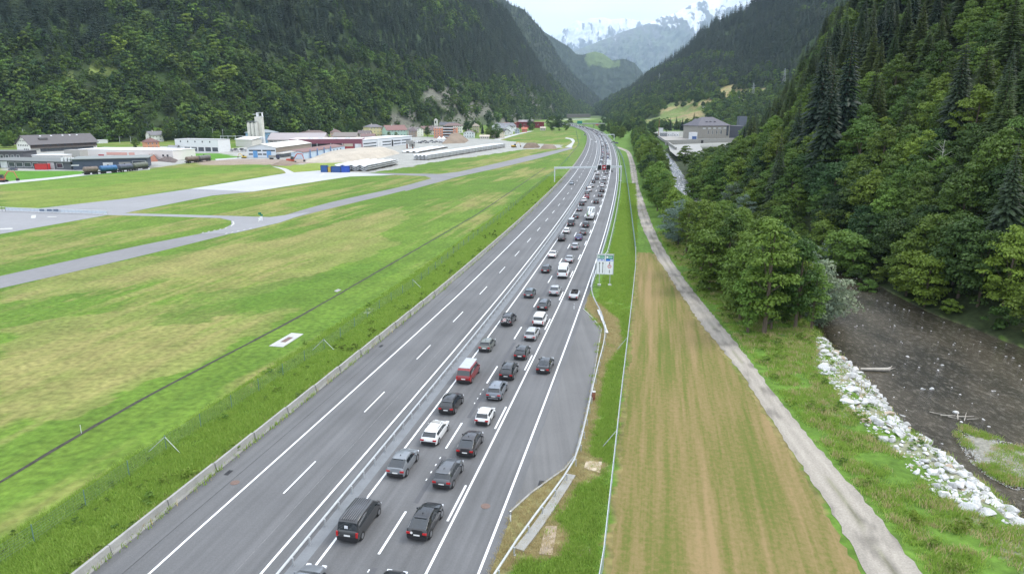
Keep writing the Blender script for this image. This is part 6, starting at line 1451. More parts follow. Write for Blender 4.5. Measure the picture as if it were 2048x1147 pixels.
HS = [('brown-roofed long house at the forest foot behind the grey hall', (600, 272), (647, 272), 12, 266, 'hip', 260.5, (.5, .4, .35), (.17, .125, .11), 7, 2),
 ('pink house with a brown hipped roof behind the hall', (661, 274), (678, 274), 10, 264, 'hip', 258.5, (.62, .40, .36), (.19, .13, .115), 3, 2),
 ('brown-roofed row house left of the yellow house', (716, 276), (740, 276), 12, 267, 'gable', 261, (.5, .46, .4), (.15, .12, .115), 4, 1),
 ('low brown-roofed house in front of the yellow house', (722, 279), (748, 279), 11, 272.5, 'gable', 267.5, (.45, .4, .35), (.20, .13, .12), 4, 1),
 ('yellow house with a dark grey hipped roof and a small front gable', (739, 274), (767, 273), 12, 254.5, 'hip', 248.5, (.60, .53, .30), (.15, .14, .15), 4, 3),
 ('mint green house with a wide red-brown roof', (774, 274), (814, 273), 14, 260, 'gable', 250.5, (.40, .56, .46), (.22, .12, .105), 6, 2),
 ('brown house with a dark grey roof right of the mint green house', (818, 274), (832, 274), 12, 262, 'hip', 253, (.3, .24, .19), (.15, .12, .12), 2, 2),
 ('white gabled house left of the dark round tree', (834, 273), (847, 272), 14, 259, 'front', 254.5, WHT, (.16, .14, .13), 2, 3),
 ('reddish-roofed house high in the village left of the church', (842, 266), (858, 266), 12, 258, 'gable', 252.5, (.45, .36, .31), (.2, .12, .11), 3, 2),
 ('white and brown house in front of the church tower', (860, 270), (874, 270), 12, 260, 'gable', 252, (.58, .54, .48), (.17, .13, .125), 3, 2),
 ('long dark-roofed building behind the orange apartment block', (880, 262), (908, 262), 14, 250, 'gable', 244.5, (.4, .36, .33), (.115, .115, .13), 5, 2),
 ('long white three-storey building right behind the orange apartment block', (888, 266), (924, 266), 14, 251.5, 'hip', 246, WHT, (.18, .12, .11), 9, 3),
 ('small white house with a dark roof and porch right of the orange block', (927, 276), (949, 276), 11, 265, 'front', 260, (.68, .70, .72), (.17, .10, .10), 4, 2),
 ('yellow-grey old house among trees in the village centre', (944, 266), (958, 266), 12, 252, 'hip', 246.5, (.42, .38, .25), (.3, .25, .2), 3, 3),
 ('low cream bungalow under the big round trees', (960, 278), (978, 278), 9, 273, 'gable', 270, (.60, .56, .47), (.5, .44, .36), 4, 1),
 ('cream narrow house right of the big round trees', (997, 277), (1009, 276), 10, 265, 'front', 260.5, (.56, .50, .40), (.3, .24, .2), 3, 2),
 ('large white gabled building with a grey roof in the right of the village', (984, 268), (1003, 268), 26, 252, 'front', 245.5, (.68, .70, .72), (.20, .215, .23), 4, 2),
 ('long pale building with a dark grey roof behind the large white one', (1002, 264), (1032, 263), 14, 252, 'gable', 246, (.64, .66, .68), (.16, .165, .18), 7, 2),
 ('white house with a grey gable right of the big building', (1010, 269), (1026, 268), 12, 256, 'front', 250.5, (.60, .62, .65), (.21, .22, .235), 3, 2),
 ('small black-gabled white house near the lane', (1008, 271), (1020, 270.5), 9, 263, 'front', 258, (.6, .6, .58), (.06, .06, .07), 2, 1),
 ('blue-grey small house by the lane', (1030, 267), (1039, 267), 9, 260, 'front', 256, (.38, .44, .50), (.32, .36, .40), 2, 2),
 ('red-orange house by the lane below the red complex', (1044, 264), (1054, 264), 10, 258.5, 'gable', 254.5, (.55, .13, .07), (.40, .12, .07), 3, 1),
 ('tiny white house at the foot of the clump of dark trees', (1081, 261), (1091, 261), 10, 256.5, 'gable', 253.5, (.66, .64, .58), (.42, .36, .30), 3, 1)]
for lb, A_, B2, dp_, ve, rf, vr, wc, rcc, nw, rows_ in HS:
    y_ = G(*A_)[1]; sc_ = y_ / FPX; H_ = (A_[1] - ve) * sc_; wn = []
    for r_ in range(rows_): wn.append((H_ * (r_ + .5) / rows_ + .2, nw, 1.1, 1.4, .04, .96))
    building(lb, 'house', A_, B2, dp_, ve, rf, vr, wall=wc, rc=rcc, wins=wn, side=wn[:1], oh=.8)
t, Lr, ze, _ = building('orange four-storey apartment block with long white balconies', 'apartment block', (868, 276), (914, 276), 16, 255.5, 'flat', wall=(.56, .25, .15), rc=(.55, .45, .42), oh=.2, chim=0, wins=((2, 3, 1.2, 1.6, .02, .36), (5, 3, 1.2, 1.6, .02, .36), (8, 3, 1.2, 1.6, .02, .36), (11.2, 3, 1.2, 1.6, .02, .36), (2, 1, 1.2, 1.6, .85, .98), (5, 1, 1.2, 1.6, .85, .98), (8, 1, 1.2, 1.6, .85, .98), (11.2, 1, 1.2, 1.6, .85, .98)), name='apartment_block')
for zc in (2.0, 5.2, 8.4, 11.6):
    mb = MB(); mb.box((Lr * .62, -.05, zc + 1.2), (Lr * .44, .1, 1.6)); mb.build('recess_shade', M['dark'], t); mb = MB(); mb.box((Lr * .62, -.9, zc), (Lr * .45, 1.6, 1.0)); mb.build('balcony', M['precast'], t)  # dark panel behind each balcony paints the shaded recess
x, y = G(872.5, 268); zt = zat(x, y, 240); t = thing('church_tower', 'slim white church tower with a dark belfry opening behind the orange block', 'church tower', (x, y, 0))
mb = MB(); mb.box((0, 0, zt / 2), (4.6, 4.6, zt)); setcol(mb.build('shaft', M['wall'], t), (.62, .61, .57)); mb = MB(); mb.box((-.3, -2.32, zt - 3), (1.5, .2, 3.4)); mb.build('belfry_shade', M['dark'], t)  # belfry opening is a dark panel with its shade in the colour
mb = MB(); mb.add([(-2.6, -2.6, zt), (2.6, -2.6, zt), (2.6, 2.6, zt), (-2.6, 2.6, zt), (0, 0, zt + 2.2)], [(0, 1, 4), (1, 2, 4), (2, 3, 4), (3, 0, 4), (3, 2, 1, 0)]); setcol(mb.build('roof', M['roofc'], t), (.4, .38, .35))
# red complex
t, Lr, ze, _ = building('long dark red wooden building with a white-topped roof below the red trestle', 'red building', (1033, 256), (1088, 256), 20, 244.5, 'flat', wall=(.23, .035, .045), rc=(.30, .04, .05), oh=2.2, chim=0, wins=((6, 6, 2.2, 1.6, .10, .85),), name='red_building')
mb = MB(); mb.box((Lr * .35, 10, ze + 2.2), (Lr * .55, 10, 3.4)); mb.build('white_upper_roof', M['precast'], t)
building('flat pinkish red roof building behind the white houses', 'red building', (1006, 254), (1034, 254), 18, 246, 'flat', wall=(.3, .06, .07), rc=(.50, .16, .16), oh=1.0, chim=0, name='red_building')
x, y = G(1014, 239.5); x2, y2 = G(1082, 239.5); z1, z2 = zat(x, y, 237.5), zat(x, y, 232.5); t = thing('red_trestle', 'long thin dark red steel trestle at the foot of the mountain', 'trestle', (x, y, 0)); LL = x2 - x
RS = mat('trestle_red', (.25, .05, .06), .6)
for zz in (z1, z2): mb = MB(); mb.box((LL / 2, 0, zz), (LL, 1.0, .9)); mb.build('chord', RS, t)
for k in range(19): mb = MB(); mb.box((LL * k / 18, 0, z2 / 2), (.8, .8, z2)); mb.build('leg', RS, t)
# retaining wall and green embankment beyond
x, y = G(1104, 236); x2, y2 = G(1180, 235); t = thing('retaining_wall', 'dark stone retaining wall at the far end of the valley under the bright slope', 'wall', (x, y, 0), math.atan2(y2 - y, x2 - x))
LL = math.hypot(x2 - x, y2 - y); zt = zat(x, y, 229); mb = MB(); mb.box((LL / 2, 0, zt / 2), (LL, 4, zt)); setcol(mb.build('wall', M['wall'], t), (.16, .15, .14)); mb = MB(); mb.box((LL / 2, 0, zt + .4), (LL, 4.2, .9)); mb.build('coping', M['concrete_pale'], t)
sheet('bright_meadow', [gp(*p)[:2] for p in [(1050, 246), (1100, 239.5), (1185, 236.5), (1200, 238), (1160, 243), (1130, 248), (1090, 249)]], .06, mat('bright_meadow', (.17, .25, .05), .9, 0, .2, .01))
sheet('far_road', [gp(*p)[:2] for p in [(1096, 239.5), (1178, 237.3), (1182, 238.2), (1098, 240.7)]], .12, M['concrete_pale'])
x, y = G(1158, 256); t = thing('green_sign', 'green motorway sign above the carriageway just beyond the bridge', 'road sign', (x, y - 10, 0)); zt = zat(x, y, 241.5)
mb = MB(); mb.box((0, 0, zt - 2.5), (9, .5, 5)); mb.build('panel', mat('far_sign_green', (.01, .20, .14), .5), t); mb = MB(); mb.box((-4, .4, zt / 2), (.4, .4, zt)); mb.box((4, .4, zt / 2), (.4, .4, zt)); mb.build('post', M['steel'], t)
# power station
t, Lr, ze, rs_ = building('large grey stone power station with a steep dark hipped roof', 'power station', (1394, 278), (1458, 277), 30, 251.5, 'hip', 234, wall=(.30, .285, .25), rc=(.105, .10, .115), oh=1.2, chim=0, wins=((19 * .18 + 4, 4, 1.8, 4.2, .26, .80), (17.2, 0, 1, 1, 0, 1)), name='power_station', fr='white')
for i in range(5): mb = MB(); mb.box((Lr * (.20 + .16 * i), -.15, ze * .80), (3.6, .3, 1.2)); mb.build('white_panel', M['precast'], t)
mb = MB(); mb.box((Lr * .93, -.3, ze * .6), (2.6, .6, ze * .75)); mb.build('stair_glazing', M['pane'], t)
for i in range(14): mb = MB(); mb.box((Lr * (.03 + .072 * i), -.12, ze / 2), (.35, .2, ze)); mb.build('pilaster', M['concrete'], t)
for f in (.35, .47, .60): mb = MB(); mb.box((Lr * f, 6, ze + rs_ * .45), (2.2, 2.0, 1.2)); setcol(mb.build('dormer', M['roofc'], t), (.12, .115, .13))
building('left stone wing of the power station with a plain dark roof', 'station wing', (1373, 275), (1393, 276), 24, 251.5, 'gable', 238, wall=(.31, .295, .26), rc=(.11, .105, .12), oh=.8, chim=0, wins=((5, 2, 1.6, 2.4, .1, .9), (10, 2, 1.6, 2.4, .1, .9)), name='station_wing')
building('dark modern extension at the right end of the power station', 'extension', (1458, 276), (1490, 276), 22, 252, 'flat', wall=(.075, .08, .10), rc=(.12, .12, .14), oh=0, chim=0, name='extension')
building('tall dark slab block partly hidden by the forest right of the power station', 'block', (1477, 262), (1492, 262), 12, 233, 'flat', wall=(.11, .12, .15), rc=(.12, .12, .14), oh=0, chim=0, name='tower_block')
t, *_ = building('small white garage with a blue door in front of the power station', 'garage', (1381, 279), (1394, 279), 9, 265.5, 'flat', wall=(.68, .70, .72), rc=(.7, .7, .7), oh=.1, chim=0, name='garage')
mb = MB(); mb.box((4.2, -.1, 1.8), (5, .2, 3.4)); mb.build('door', mat('roller_blue', (.06, .12, .30), .5), t)
for k, (u0, u1, lb, c) in enumerate(((1321, 1333, 'grey site cabin at the left end of the row', (.25, .26, .27)), (1334, 1345, 'white site cabin in the middle of the row by the basin', (.66, .67, .67)), (1346, 1358, 'white site cabin at the right end of the row', (.70, .70, .70)))):
    building(lb, 'site cabin', (u0, 273), (u1, 273), 5, 265.5, 'flat', wall=c, rc=(.72, .73, .73), oh=.2, chim=0, wins=((1.8, 2, 1.4, 1.2, .1, .9),), name='site_cabin')
building('white pavilion on the roof level behind the site cabins', 'pavilion', (1318, 264), (1326, 264), 5, 256.5, 'flat', wall=(.7, .71, .72), rc=(.6, .62, .62), oh=.6, chim=0, name='pavilion')
x, y = G(1317, 272); t = tag(MB().tube((0, 0, 0), (0, 0, zat(x, y, 240)), .35, .25, 8).build('mast', M['rust'], loc=(x, y, 0)), 'slender rusty mast at the left end of the basin', 'mast')
# basin
a = np.array(G(1333, 289)); b_ = np.array(G(1470, 284)); t = thing('basin_wall', 'long pale concrete quay wall of the empty basin in front of the power station', 'wall', (a[0], a[1], 0), math.atan2(b_[1] - a[1], b_[0] - a[0])); LL = float(np.linalg.norm(b_ - a))
mb = MB(); mb.box((LL / 2, 1, 1.6), (LL, 2, 5)); mb.build('wall', M['concrete'], t); mb = MB(); mb.box((LL * .5, -.1, 1.4), (3, .4, 3)); mb.build('outlet_shade', M['dark'], t)  # outlet is a dark block, its inner shade painted
sheet('basin_floor', [gp(*p)[:2] for p in [(1337, 290.5), (1440, 286), (1445, 300), (1400, 314), (1352, 312), (1340, 302)]], .09, M['concrete'])
sheet('yard', [gp(*p)[:2] for p in [(1312, 272), (1395, 274), (1460, 277), (1470, 284), (1337, 288.5), (1322, 280)]], .07, mat('yard_ground', (.30, .28, .25), .9, 0, .15, .05))
a = np.array(G(1310, 270)); b_ = np.array(G(1352, 300)); t = thing('basin_parapet', 'slanting concrete parapet wall between the river bank and the basin', 'wall', (a[0], a[1], 0), math.atan2(b_[1] - a[1], b_[0] - a[0])); LL = float(np.linalg.norm(b_ - a)); mb = MB(); mb.box((LL / 2, 0, 1.2), (LL, 1.2, 2.4)); mb.build('wall', M['concrete'], t)
# huts on the far meadow
def hut(u, v, Yt, w_, h_, lb, wc, rcc):
    j = int(np.argmin((Ue - u) ** 2 + (Ve - v) ** 2)); x, y, z = P_[j]; t = thing('hut', lb, 'hut', (x, y, z - .5)); mb = MB(); mb.box((0, 0, h_ / 2), (w_, 7, h_)); setcol(mb.build('wall', M['wall'], t), wc)
    mb = MB(); mb.add([(-w_ / 2 - .6, -4.2, h_), (w_ / 2 + .6, -4.2, h_), (w_ / 2 + .6, 4.2, h_), (-w_ / 2 - .6, 4.2, h_), (-w_ / 2 - .6, 0, h_ + 2.6), (w_ / 2 + .6, 0, h_ + 2.6)], [(0, 1, 5, 4), (2, 3, 4, 5), (1, 2, 5), (3, 0, 4), (3, 2, 1, 0)]); setcol(mb.build('roof', M['roofc'], t), rcc)
hut(1331, 170, 0, 26, 3, 'long low pale farm building high on the wooded meadow', (.5, .5, .48), (.35, .36, .38)); hut(1376, 174, 0, 9, 4, 'small reddish hut half hidden by trees on the upper meadow', (.2, .12, .09), (.25, .12, .09))
hut(1492, 196, 0, 14, 5, 'dark wooden farmhouse at the edge of the near forest', (.10, .075, .06), (.14, .12, .115)); hut(1482, 202, 0, 12, 4, 'dark-roofed barn below the farmhouse', (.12, .09, .075), (.15, .13, .125)); hut(1490, 207, 0, 10, 3.5, 'pale-roofed shed lowest of the three farm buildings', (.14, .11, .09), (.6, .6, .62)); hut(1412, 217, 0, 7, 3, 'tiny white hut on the lower meadow', (.6, .6, .58), (.4, .38, .36))

# ------------------------------------------------------------------ catenary masts, poles, pylons
for k, (u, v, v1) in enumerate(((50, 288, 258), (217, 284, 262), (352, 282, 258), (427, 279, 257), (447, 282, 258), (400, 281, 262), (240, 286, 272), (262, 286, 272))):
    x, y = G(u, v); z = zat(x, y, v1); t = thing('rail_mast', 'thin grey railway mast %s' % ['left of the inn gable', 'right of the long inn roof', 'above the left corner of the fire station', 'above the right half of the fire station', 'behind the shed left of the silos', 'above the middle of the fire station', 'left leg of the low portal behind the depot', 'right leg of the low portal behind the depot'][k], 'mast', (x, y, 0))
    mb = MB(); mb.tube((0, 0, 0), (0, 0, z), .28, .16, 6); mb.build('pole', M['steel'], t); mb = MB(); mb.box((1.2, 0, z - 1.2), (2.6, .12, .14)); mb.build('bracket', M['steel'], t)
t = thing('substation_frame', 'grey steel portal frames of the substation left of the silos', 'frame', (*G(443, 291), 0)); zt = zat(*G(443, 291), 271)
for k in range(5): mb = MB(); mb.box((k * 7, 0, zt / 2), (.4, .4, zt)); mb.build('post', M['steel'], t)
mb = MB(); mb.box((14, 0, zt - .6), (28, .35, .5)); mb.build('beam', M['steel'], t)
def pylon(u, v, v1, lb, Yv=None):
    j = int(np.argmin((Ue - u) ** 2 + (Ve - v) ** 2)); x, y, z = P_[j]; h_ = zat(x, y, v1) - z; t = thing('pylon', lb, 'pylon', (x, y, z - 1)); r = h_ * .09; mb = MB()
    for a, b_ in ((-1, -1), (1, -1), (1, 1), (-1, 1)): mb.tube((a * r, b_ * r, 0), (a * r * .15, b_ * r * .15, h_), .22, .12, 4)
    n = 7
    for k in range(n):
        z0_, z1_ = h_ * k / n, h_ * (k + 1) / n; r0, r1 = r * (1 - .85 * k / n), r * (1 - .85 * (k + 1) / n); mb.tube((-r0, -r0, z0_), (r1, -r1, z1_), .1, n=4); mb.tube((r0, -r0, z0_), (-r1, -r1, z1_), .1, n=4)
    mb.build('lattice', M['steel'], t)
    for f in (.72, .86): mb = MB(); mb.box((0, 0, h_ * f), (h_ * .3, .3, .3)); mb.build('crossarm', M['steel'], t)
    return x, y, z + h_ * .8
pylon(1566, 178, 136, 'lattice power pylon standing among trees left of the near forest'); pylon(1504, 196, 165, 'thin power pole beside the dark farmhouse'); pylon(1318, 166, 146, 'far thin power pylon on the wooded slope')

# ------------------------------------------------------------------ heaps, stacks, containers, tank wagons, machines
def heap(lb, pts, h, m, top=.35, name='gravel_heap', cat='heap'):
    P = np.array([G(*p) for p in pts]); P = resample(np.concatenate([P, P[:1]]), 41)[:-1]; c = P.mean(0); n = len(P); V = []; rings = 7
    for k in range(rings):
        f = k / (rings - 1); sc_ = 1 - f * (1 - top)
        for i, p in enumerate(P): V.append((c[0] + (p[0] - c[0]) * sc_ + random.uniform(-.4, .4), c[1] + (p[1] - c[1]) * sc_, h * (f ** .9) * random.uniform(.93, 1.05)))
    F = [(k * n + i, k * n + (i + 1) % n, (k + 1) * n + (i + 1) % n, (k + 1) * n + i) for k in range(rings - 1) for i in range(n)]; F.append(tuple((rings - 1) * n + i for i in range(n)))
    mb = MB(); mb.add([(v[0] - c[0], v[1] - c[1], v[2]) for v in V], F); return tag(mb.build(name, m, loc=(c[0], c[1], 0), smooth=True, sharp=50), lb, cat)
GRV = mat('beige_gravel', (.42, .37, .30), .95, 0, .16, .12, .5, 1.0); BRG = mat('brown_earth', (.21, .16, .115), .95, 0, .2, .12, .5, 1.0)
heap('long flat-topped beige gravel heap in front of the factory', [(606, 324), (640, 326), (700, 325), (760, 317), (800, 307), (790, 301), (745, 302), (690, 307), (640, 314)], 4.6, GRV, .62)
heap('steep brown earth mound behind the long concrete stack', [(884, 288), (930, 286), (938, 281), (915, 278), (895, 280)], 8.5, BRG, .30)
heap('low dark earth mound in the field beside the taxiway', [(1046, 297), (1078, 296), (1080, 293), (1062, 291), (1048, 293)], 3.4, M['soil'], .6); heap('low reddish earth mound right of the dark one', [(1080, 298), (1115, 298), (1112, 294), (1084, 293)], 2.6, BRG, .6)
heap('rubble heap on the brown worksite ground', [(540, 331), (580, 332), (600, 326), (560, 323)], 1.8, BRG, .3); heap('scrap heap beside the white depot', [(312, 322), (350, 326), (356, 321), (330, 317)], 2.6, mat('scrap', (.13, .10, .09), .8, .2, .5, .6), .3); heap('rusty scrap pile under the hall roof', [(292, 324), (316, 323), (314, 316), (296, 317)], 4, M['rust'], .4)
# concrete trough stacks
def trough_mesh(Lg, W_):
    pr = [(-.5, .55), (-.42, .62), (-.30, .42), (-.12, 0.10), (.12, 0.10), (.30, .42), (.42, .62), (.5, .55), (.42, .38), (.30, .18), (.14, -.14), (-.14, -.14), (-.30, .18), (-.42, .38)]
    mb = MB(); n = len(pr); V = []
    for yy in (0, Lg): V += [(p[0] * W_, yy, p[1] * 1.55) for p in pr]
    mb.add(V, [(i, i + n, (i + 1) % n + n, (i + 1) % n) for i in range(n)] + [tuple(range(n)), tuple(range(2 * n - 1, n - 1, -1))]); return mb.mesh('trough', M['precast'])
def stack(lb, near_l, near_r, far_r, rows_, layers, step=13.0, h=1.05):
    a, b_, c = np.array(G(*near_l)), np.array(G(*near_r)), np.array(G(*far_r)); Lg = float(np.linalg.norm(c - b_)); dr = (c - b_) / Lg; ac = float(np.cross(b_ - a, dr)) ; W_ = abs(ac) / rows_; ang = math.atan2(dr[1], dr[0]) - math.pi / 2
    t = thing('trough_stack', lb, 'concrete stack', (b_[0], b_[1], 0), ang); n = max(1, int(Lg / step)); me = trough_mesh(step - .5, W_ * .99)
    for i in range(n):
        for r_ in range(rows_):
            for l_ in range(layers): link('trough', me, t, (-W_ * (r_ + .5) + (.25 * (l_ % 2)), i * step + random.uniform(-.2, .2), .55 + l_ * h))
        mb = MB(); mb.box((-W_ * rows_ / 2, i * step + 1, .15), (W_ * rows_, .5, .3)); mb.box((-W_ * rows_ / 2, i * step + step - 2, .15), (W_ * rows_, .5, .3)); mb.build('timber_bearer', M['bark'], t)
stack('very long stack of nested white concrete troughs beside the field', (812, 322), (856, 320.5), (1019, 293.5), 4, 3)
stack('shorter stack of nested white concrete troughs behind the blue containers', (662, 343), (737, 343), (801, 329), 4, 3, 12)
stack('flat far stack of concrete troughs behind the long one', (800, 306), (840, 306), (905, 294), 3, 1, 13)
def container(lb, u0, v0, u1, v1, h, c, name='container', d=2.6, cat='container'):
    a, b_ = np.array(G(u0, v0)), np.array(G(u1, v1)); L_ = float(np.linalg.norm(b_ - a)); t = thing(name, lb, cat, (a[0], a[1], 0), math.atan2(b_[1] - a[1], b_[0] - a[0]))
    mb = MB(); mb.box((L_ / 2, d / 2, h / 2 + .05), (L_, d, h)); nr_ = max(3, int(L_ / .9))
    for i in range(nr_): mb.box((L_ * (i + .5) / nr_, -.04, h / 2), (.3, .1, h * .84))
    mb.build('body', mat('cont_%d' % len(bpy.data.materials), c, .5, 0, .12, 1.5), t); mb = MB()
    for xx in (0, L_): mb.box((xx, 0, h / 2), (.18, .18, h + .12))
    mb.box((L_ / 2, 0, h + .05), (L_, .2, .16)); mb.build('frame', M['black'], t); return t
container('bright red container standing against the grey workshop', 70, 339.5, 96, 339.5, 3.3, (.50, .03, .03)); container('dark blue tank container left of the yellow one', 642, 344.5, 655, 344.5, 3.6, (.02, .09, .28)); container('small yellow container between the blue ones', 656, 344.5, 662, 344.5, 2.8, (.55, .38, .06))
container('row of dark blue skips in front of the shorter trough stack', 662.5, 344.6, 682, 345, 3.2, (.025, .08, .26), 'skip', cat='skip'); container('bright blue covered skip at the right end of the blue row', 682.5, 345, 700, 344.5, 3.4, (.02, .08, .42), 'skip', cat='skip')
def wagon(lb, u0, v0, u1, v1, c, grp=None):
    a, b_ = np.array(G(u0, v0)), np.array(G(u1, v1)); L_ = float(np.linalg.norm(b_ - a)); t = thing('tank_wagon', lb, 'tank wagon', (a[0], a[1], 0), math.atan2(b_[1] - a[1], b_[0] - a[0]), grp)
    m_ = mat('tank_%d' % len(bpy.data.materials), c, .6, .1, .25, .8); mb = MB(); r = 1.45; mb.tube((.7, 0, 2.75), (L_ - .7, 0, 2.75), r, n=20); mb.tube((.35, 0, 2.75), (.7, 0, 2.75), r * .75, r, 20); mb.tube((L_ - .7, 0, 2.75), (L_ - .35, 0, 2.75), r, r * .75, 20); mb.build('tank', m_, t, smooth=True, sharp=35)
    mb = MB(); mb.box((L_ / 2, 0, 1.05), (L_, 2.3, .35)); mb.box((.1, 0, 1.05), (.3, 2.7, .5)); mb.box((L_ - .1, 0, 1.05), (.3, 2.7, .5)); mb.build('frame', M['black'], t)
    for xx in (1.2, 2.5, L_ - 2.5, L_ - 1.2):
        mb = MB(); mb.tube((xx, -.95, .48), (xx, .95, .48), .08, n=6); mb.tube((xx, -1.0, .48), (xx, -.85, .48), .48, n=14); mb.tube((xx, .85, .48), (xx, 1.0, .48), .48, n=14); mb.build('wheelset', M['black'], t)
    mb = MB(); mb.tube((L_ / 2, 0, 4.1), (L_ / 2, 0, 4.6), .35, n=10); mb.build('dome', M['black'], t)
wagon('brown tank wagon at the left end of the row of four', 167, 350, 198, 347.8, (.16, .125, .10)); wagon('bright blue tank wagon second from the left in the row', 200, 347.6, 236, 345, (.04, .13, .28)); wagon('faded dark blue tank wagon third in the row', 237, 344.6, 265, 341.6, (.09, .10, .14)); wagon('mossy grey-green tank wagon at the right end of the row of four', 266, 341.4, 295, 337.6, (.13, .14, .11))
wagon('rust-brown tank wagon left of the detached pair', 373, 327, 397, 324.5, (.17, .13, .10)); wagon('grey-green tank wagon right of the detached pair', 397.5, 324.4, 420, 321.5, (.14, .14, .125))
def excavator(lb, u, v, c, s=1.0, rot=0.3):
    x, y = G(u, v); t = thing('excavator', lb, 'excavator', (x, y, 0), rot); t.scale = (s, s, s); m_ = mat('machine_%d' % len(bpy.data.materials), c, .5, 0, .1)
    for sy in (-1.1, 1.1): mb = MB(); mb.box((0, sy, .45), (4.0, .6, .8)); mb.tube((-1.8, sy - .3, .45), (-1.8, sy + .3, .45), .42, n=10); mb.tube((1.8, sy - .3, .45), (1.8, sy + .3, .45), .42, n=10); mb.build('track', M['black'], t)
    mb = MB(); mb.box((-.5, 0, 1.5), (3.6, 2.5, 1.1)); mb.build('house', m_, t); mb = MB(); mb.box((.7, -.7, 2.4), (1.4, 1.1, 1.6)); mb.build('cab', M['pane'], t)
    mb = MB(); mb.tube((1.0, .3, 1.7), (3.2, .3, 4.6), .28, .24, 6); mb.tube((3.2, .3, 4.6), (5.6, .3, 4.4), .24, .2, 6); mb.tube((5.6, .3, 4.4), (6.6, .3, 1.6), .2, .16, 6); mb.build('boom', m_, t); mb = MB(); mb.box((6.6, .3, 1.0), (.9, 1.1, 1.0)); mb.build('bucket', M['black'], t)
excavator('red crawler excavator digging on the brown worksite', 583, 325.5, (.48, .08, .04), 1.25, .05); excavator('yellow crawler excavator at the end of the long trough stack', 1028, 295, (.55, .36, .03), 1.0, .4); excavator('yellow loader beside the white and blue workshop', 488, 316.5, (.55, .38, .04), .7, 2.9); excavator('orange machine at the left edge of the far meadow', 3, 364, (.45, .15, .08), 1.1, .1)
# grey crusher beside the factory wing
x, y = G(820, 297); t = thing('crusher', 'tall rusty grey crushing machine at the end of the gravel heap', 'machine', (x, y, 0)); mb = MB(); mb.box((0, 0, 5.5), (6, 4, 3)); mb.box((2, 0, 3), (5, 3, 3)); mb.build('hopper', M['concrete'], t)
for px in (-2.5, 2.5): mb = MB(); mb.box((px, 0, 2), (.8, 3, 4)); mb.build('leg', M['rust'], t)
# white party tents by the village car park
for u, lb in ((879, 'left white pointed tent in front of the orange block'), (887, 'right white pointed tent in front of the orange block')):
    x, y = G(u, 282); t = thing('tent', lb, 'tent', (x, y, 0)); mb = MB(); mb.box((0, 0, 1.2), (4.6, 4.6, 2.4)); mb.build('side', M['whitemetal'], t); mb = MB(); mb.add([(-2.6, -2.6, 2.4), (2.6, -2.6, 2.4), (2.6, 2.6, 2.4), (-2.6, 2.6, 2.4), (0, 0, 5)], [(0, 1, 4), (1, 2, 4), (2, 3, 4), (3, 0, 4), (3, 2, 1, 0)]); mb.build('canopy', M['whitemetal'], t)
# ------------------------------------------------------------------ vehicles
def lerp_top(T, y): return np.interp(y, [p[0] for p in T], [p[1] for p in T])
KINDS = {}
def make_kind(key, Lc, W, top, belt, glass, roofw=.74, zlow=.22, nose=.80, tail=.90, pill=(), wheel_r=.33, wheels=(.78, .80), rearh=None, rails=False):
    # top: list of (y, z) rear to front; belt: (y, z); glass = (rear idx0, idx1, windscreen idx0, idx1) station indices in top
    KINDS[key] = dict(L=Lc, W=W, top=top, belt=belt, glass=glass, roofw=roofw, zlow=zlow, nose=nose, tail=tail, wheel_r=wheel_r, wheels=wheels, rails=rails)
make_kind('hatch', 4.15, 1.80, [(0, .66), (.06, .92), (.14, 1.0), (.52, 1.38), (.85, 1.46), (1.5, 1.50), (2.3, 1.45), (3.05, 1.03), (3.6, .94), (3.98, .80), (4.12, .62), (4.15, .5)], [(0, .62), (.2, .98), (3.0, .95), (3.9, .76), (4.15, .5)], (2, 3, 6, 7))
make_kind('suv', 4.5, 1.88, [(0, .75), (.05, 1.02), (.12, 1.10), (.45, 1.52), (.85, 1.64), (1.7, 1.67), (2.5, 1.60), (3.2, 1.16), (3.9, 1.06), (4.3, .94), (4.47, .7), (4.5, .55)], [(0, .72), (.2, 1.06), (3.2, 1.06), (4.2, .9), (4.5, .55)], (2, 3, 6, 7), zlow=.28, wheel_r=.36, rails=True)
make_kind('coupe_suv', 4.55, 1.88, [(0, .75), (.06, 1.04), (.16, 1.10), (1.15, 1.52), (1.5, 1.58), (2.0, 1.60), (2.6, 1.54), (3.35, 1.12), (3.95, 1.02), (4.35, .90), (4.52, .7), (4.55, .55)], [(0, .72), (.2, 1.05), (3.3, 1.03), (4.2, .88), (4.55, .55)], (2, 3, 6, 7), zlow=.26, wheel_r=.36)
make_kind('sedan', 4.65, 1.83, [(0, .60), (.05, .92), (.15, 1.02), (.75, 1.05), (1.40, 1.37), (2.0, 1.44), (2.75, 1.38), (3.45, 1.0), (4.1, .90), (4.5, .76), (4.62, .6), (4.65, .5)], [(0, .58), (.2, .97), (3.4, .93), (4.3, .74), (4.65, .5)], (3, 4, 6, 7))
make_kind('wagon', 4.75, 1.84, [(0, .62), (.05, .90), (.12, .98), (.62, 1.36), (1.2, 1.44), (2.0, 1.46), (2.8, 1.40), (3.5, 1.0), (4.15, .90), (4.6, .76), (4.72, .6), (4.75, .5)], [(0, .6), (.2, .95), (3.4, .93), (4.4, .74), (4.75, .5)], (2, 3, 6, 7), rails=True)
make_kind('mini', 3.5, 1.65, [(0, .62), (.05, .86), (.10, .94), (.42, 1.38), (.75, 1.45), (1.3, 1.47), (1.9, 1.42), (2.6, 1.02), (3.05, .92), (3.35, .78), (3.48, .6), (3.5, .5)], [(0, .6), (.2, .95), (2.6, .95), (3.3, .74), (3.5, .5)], (2, 3, 6, 7))
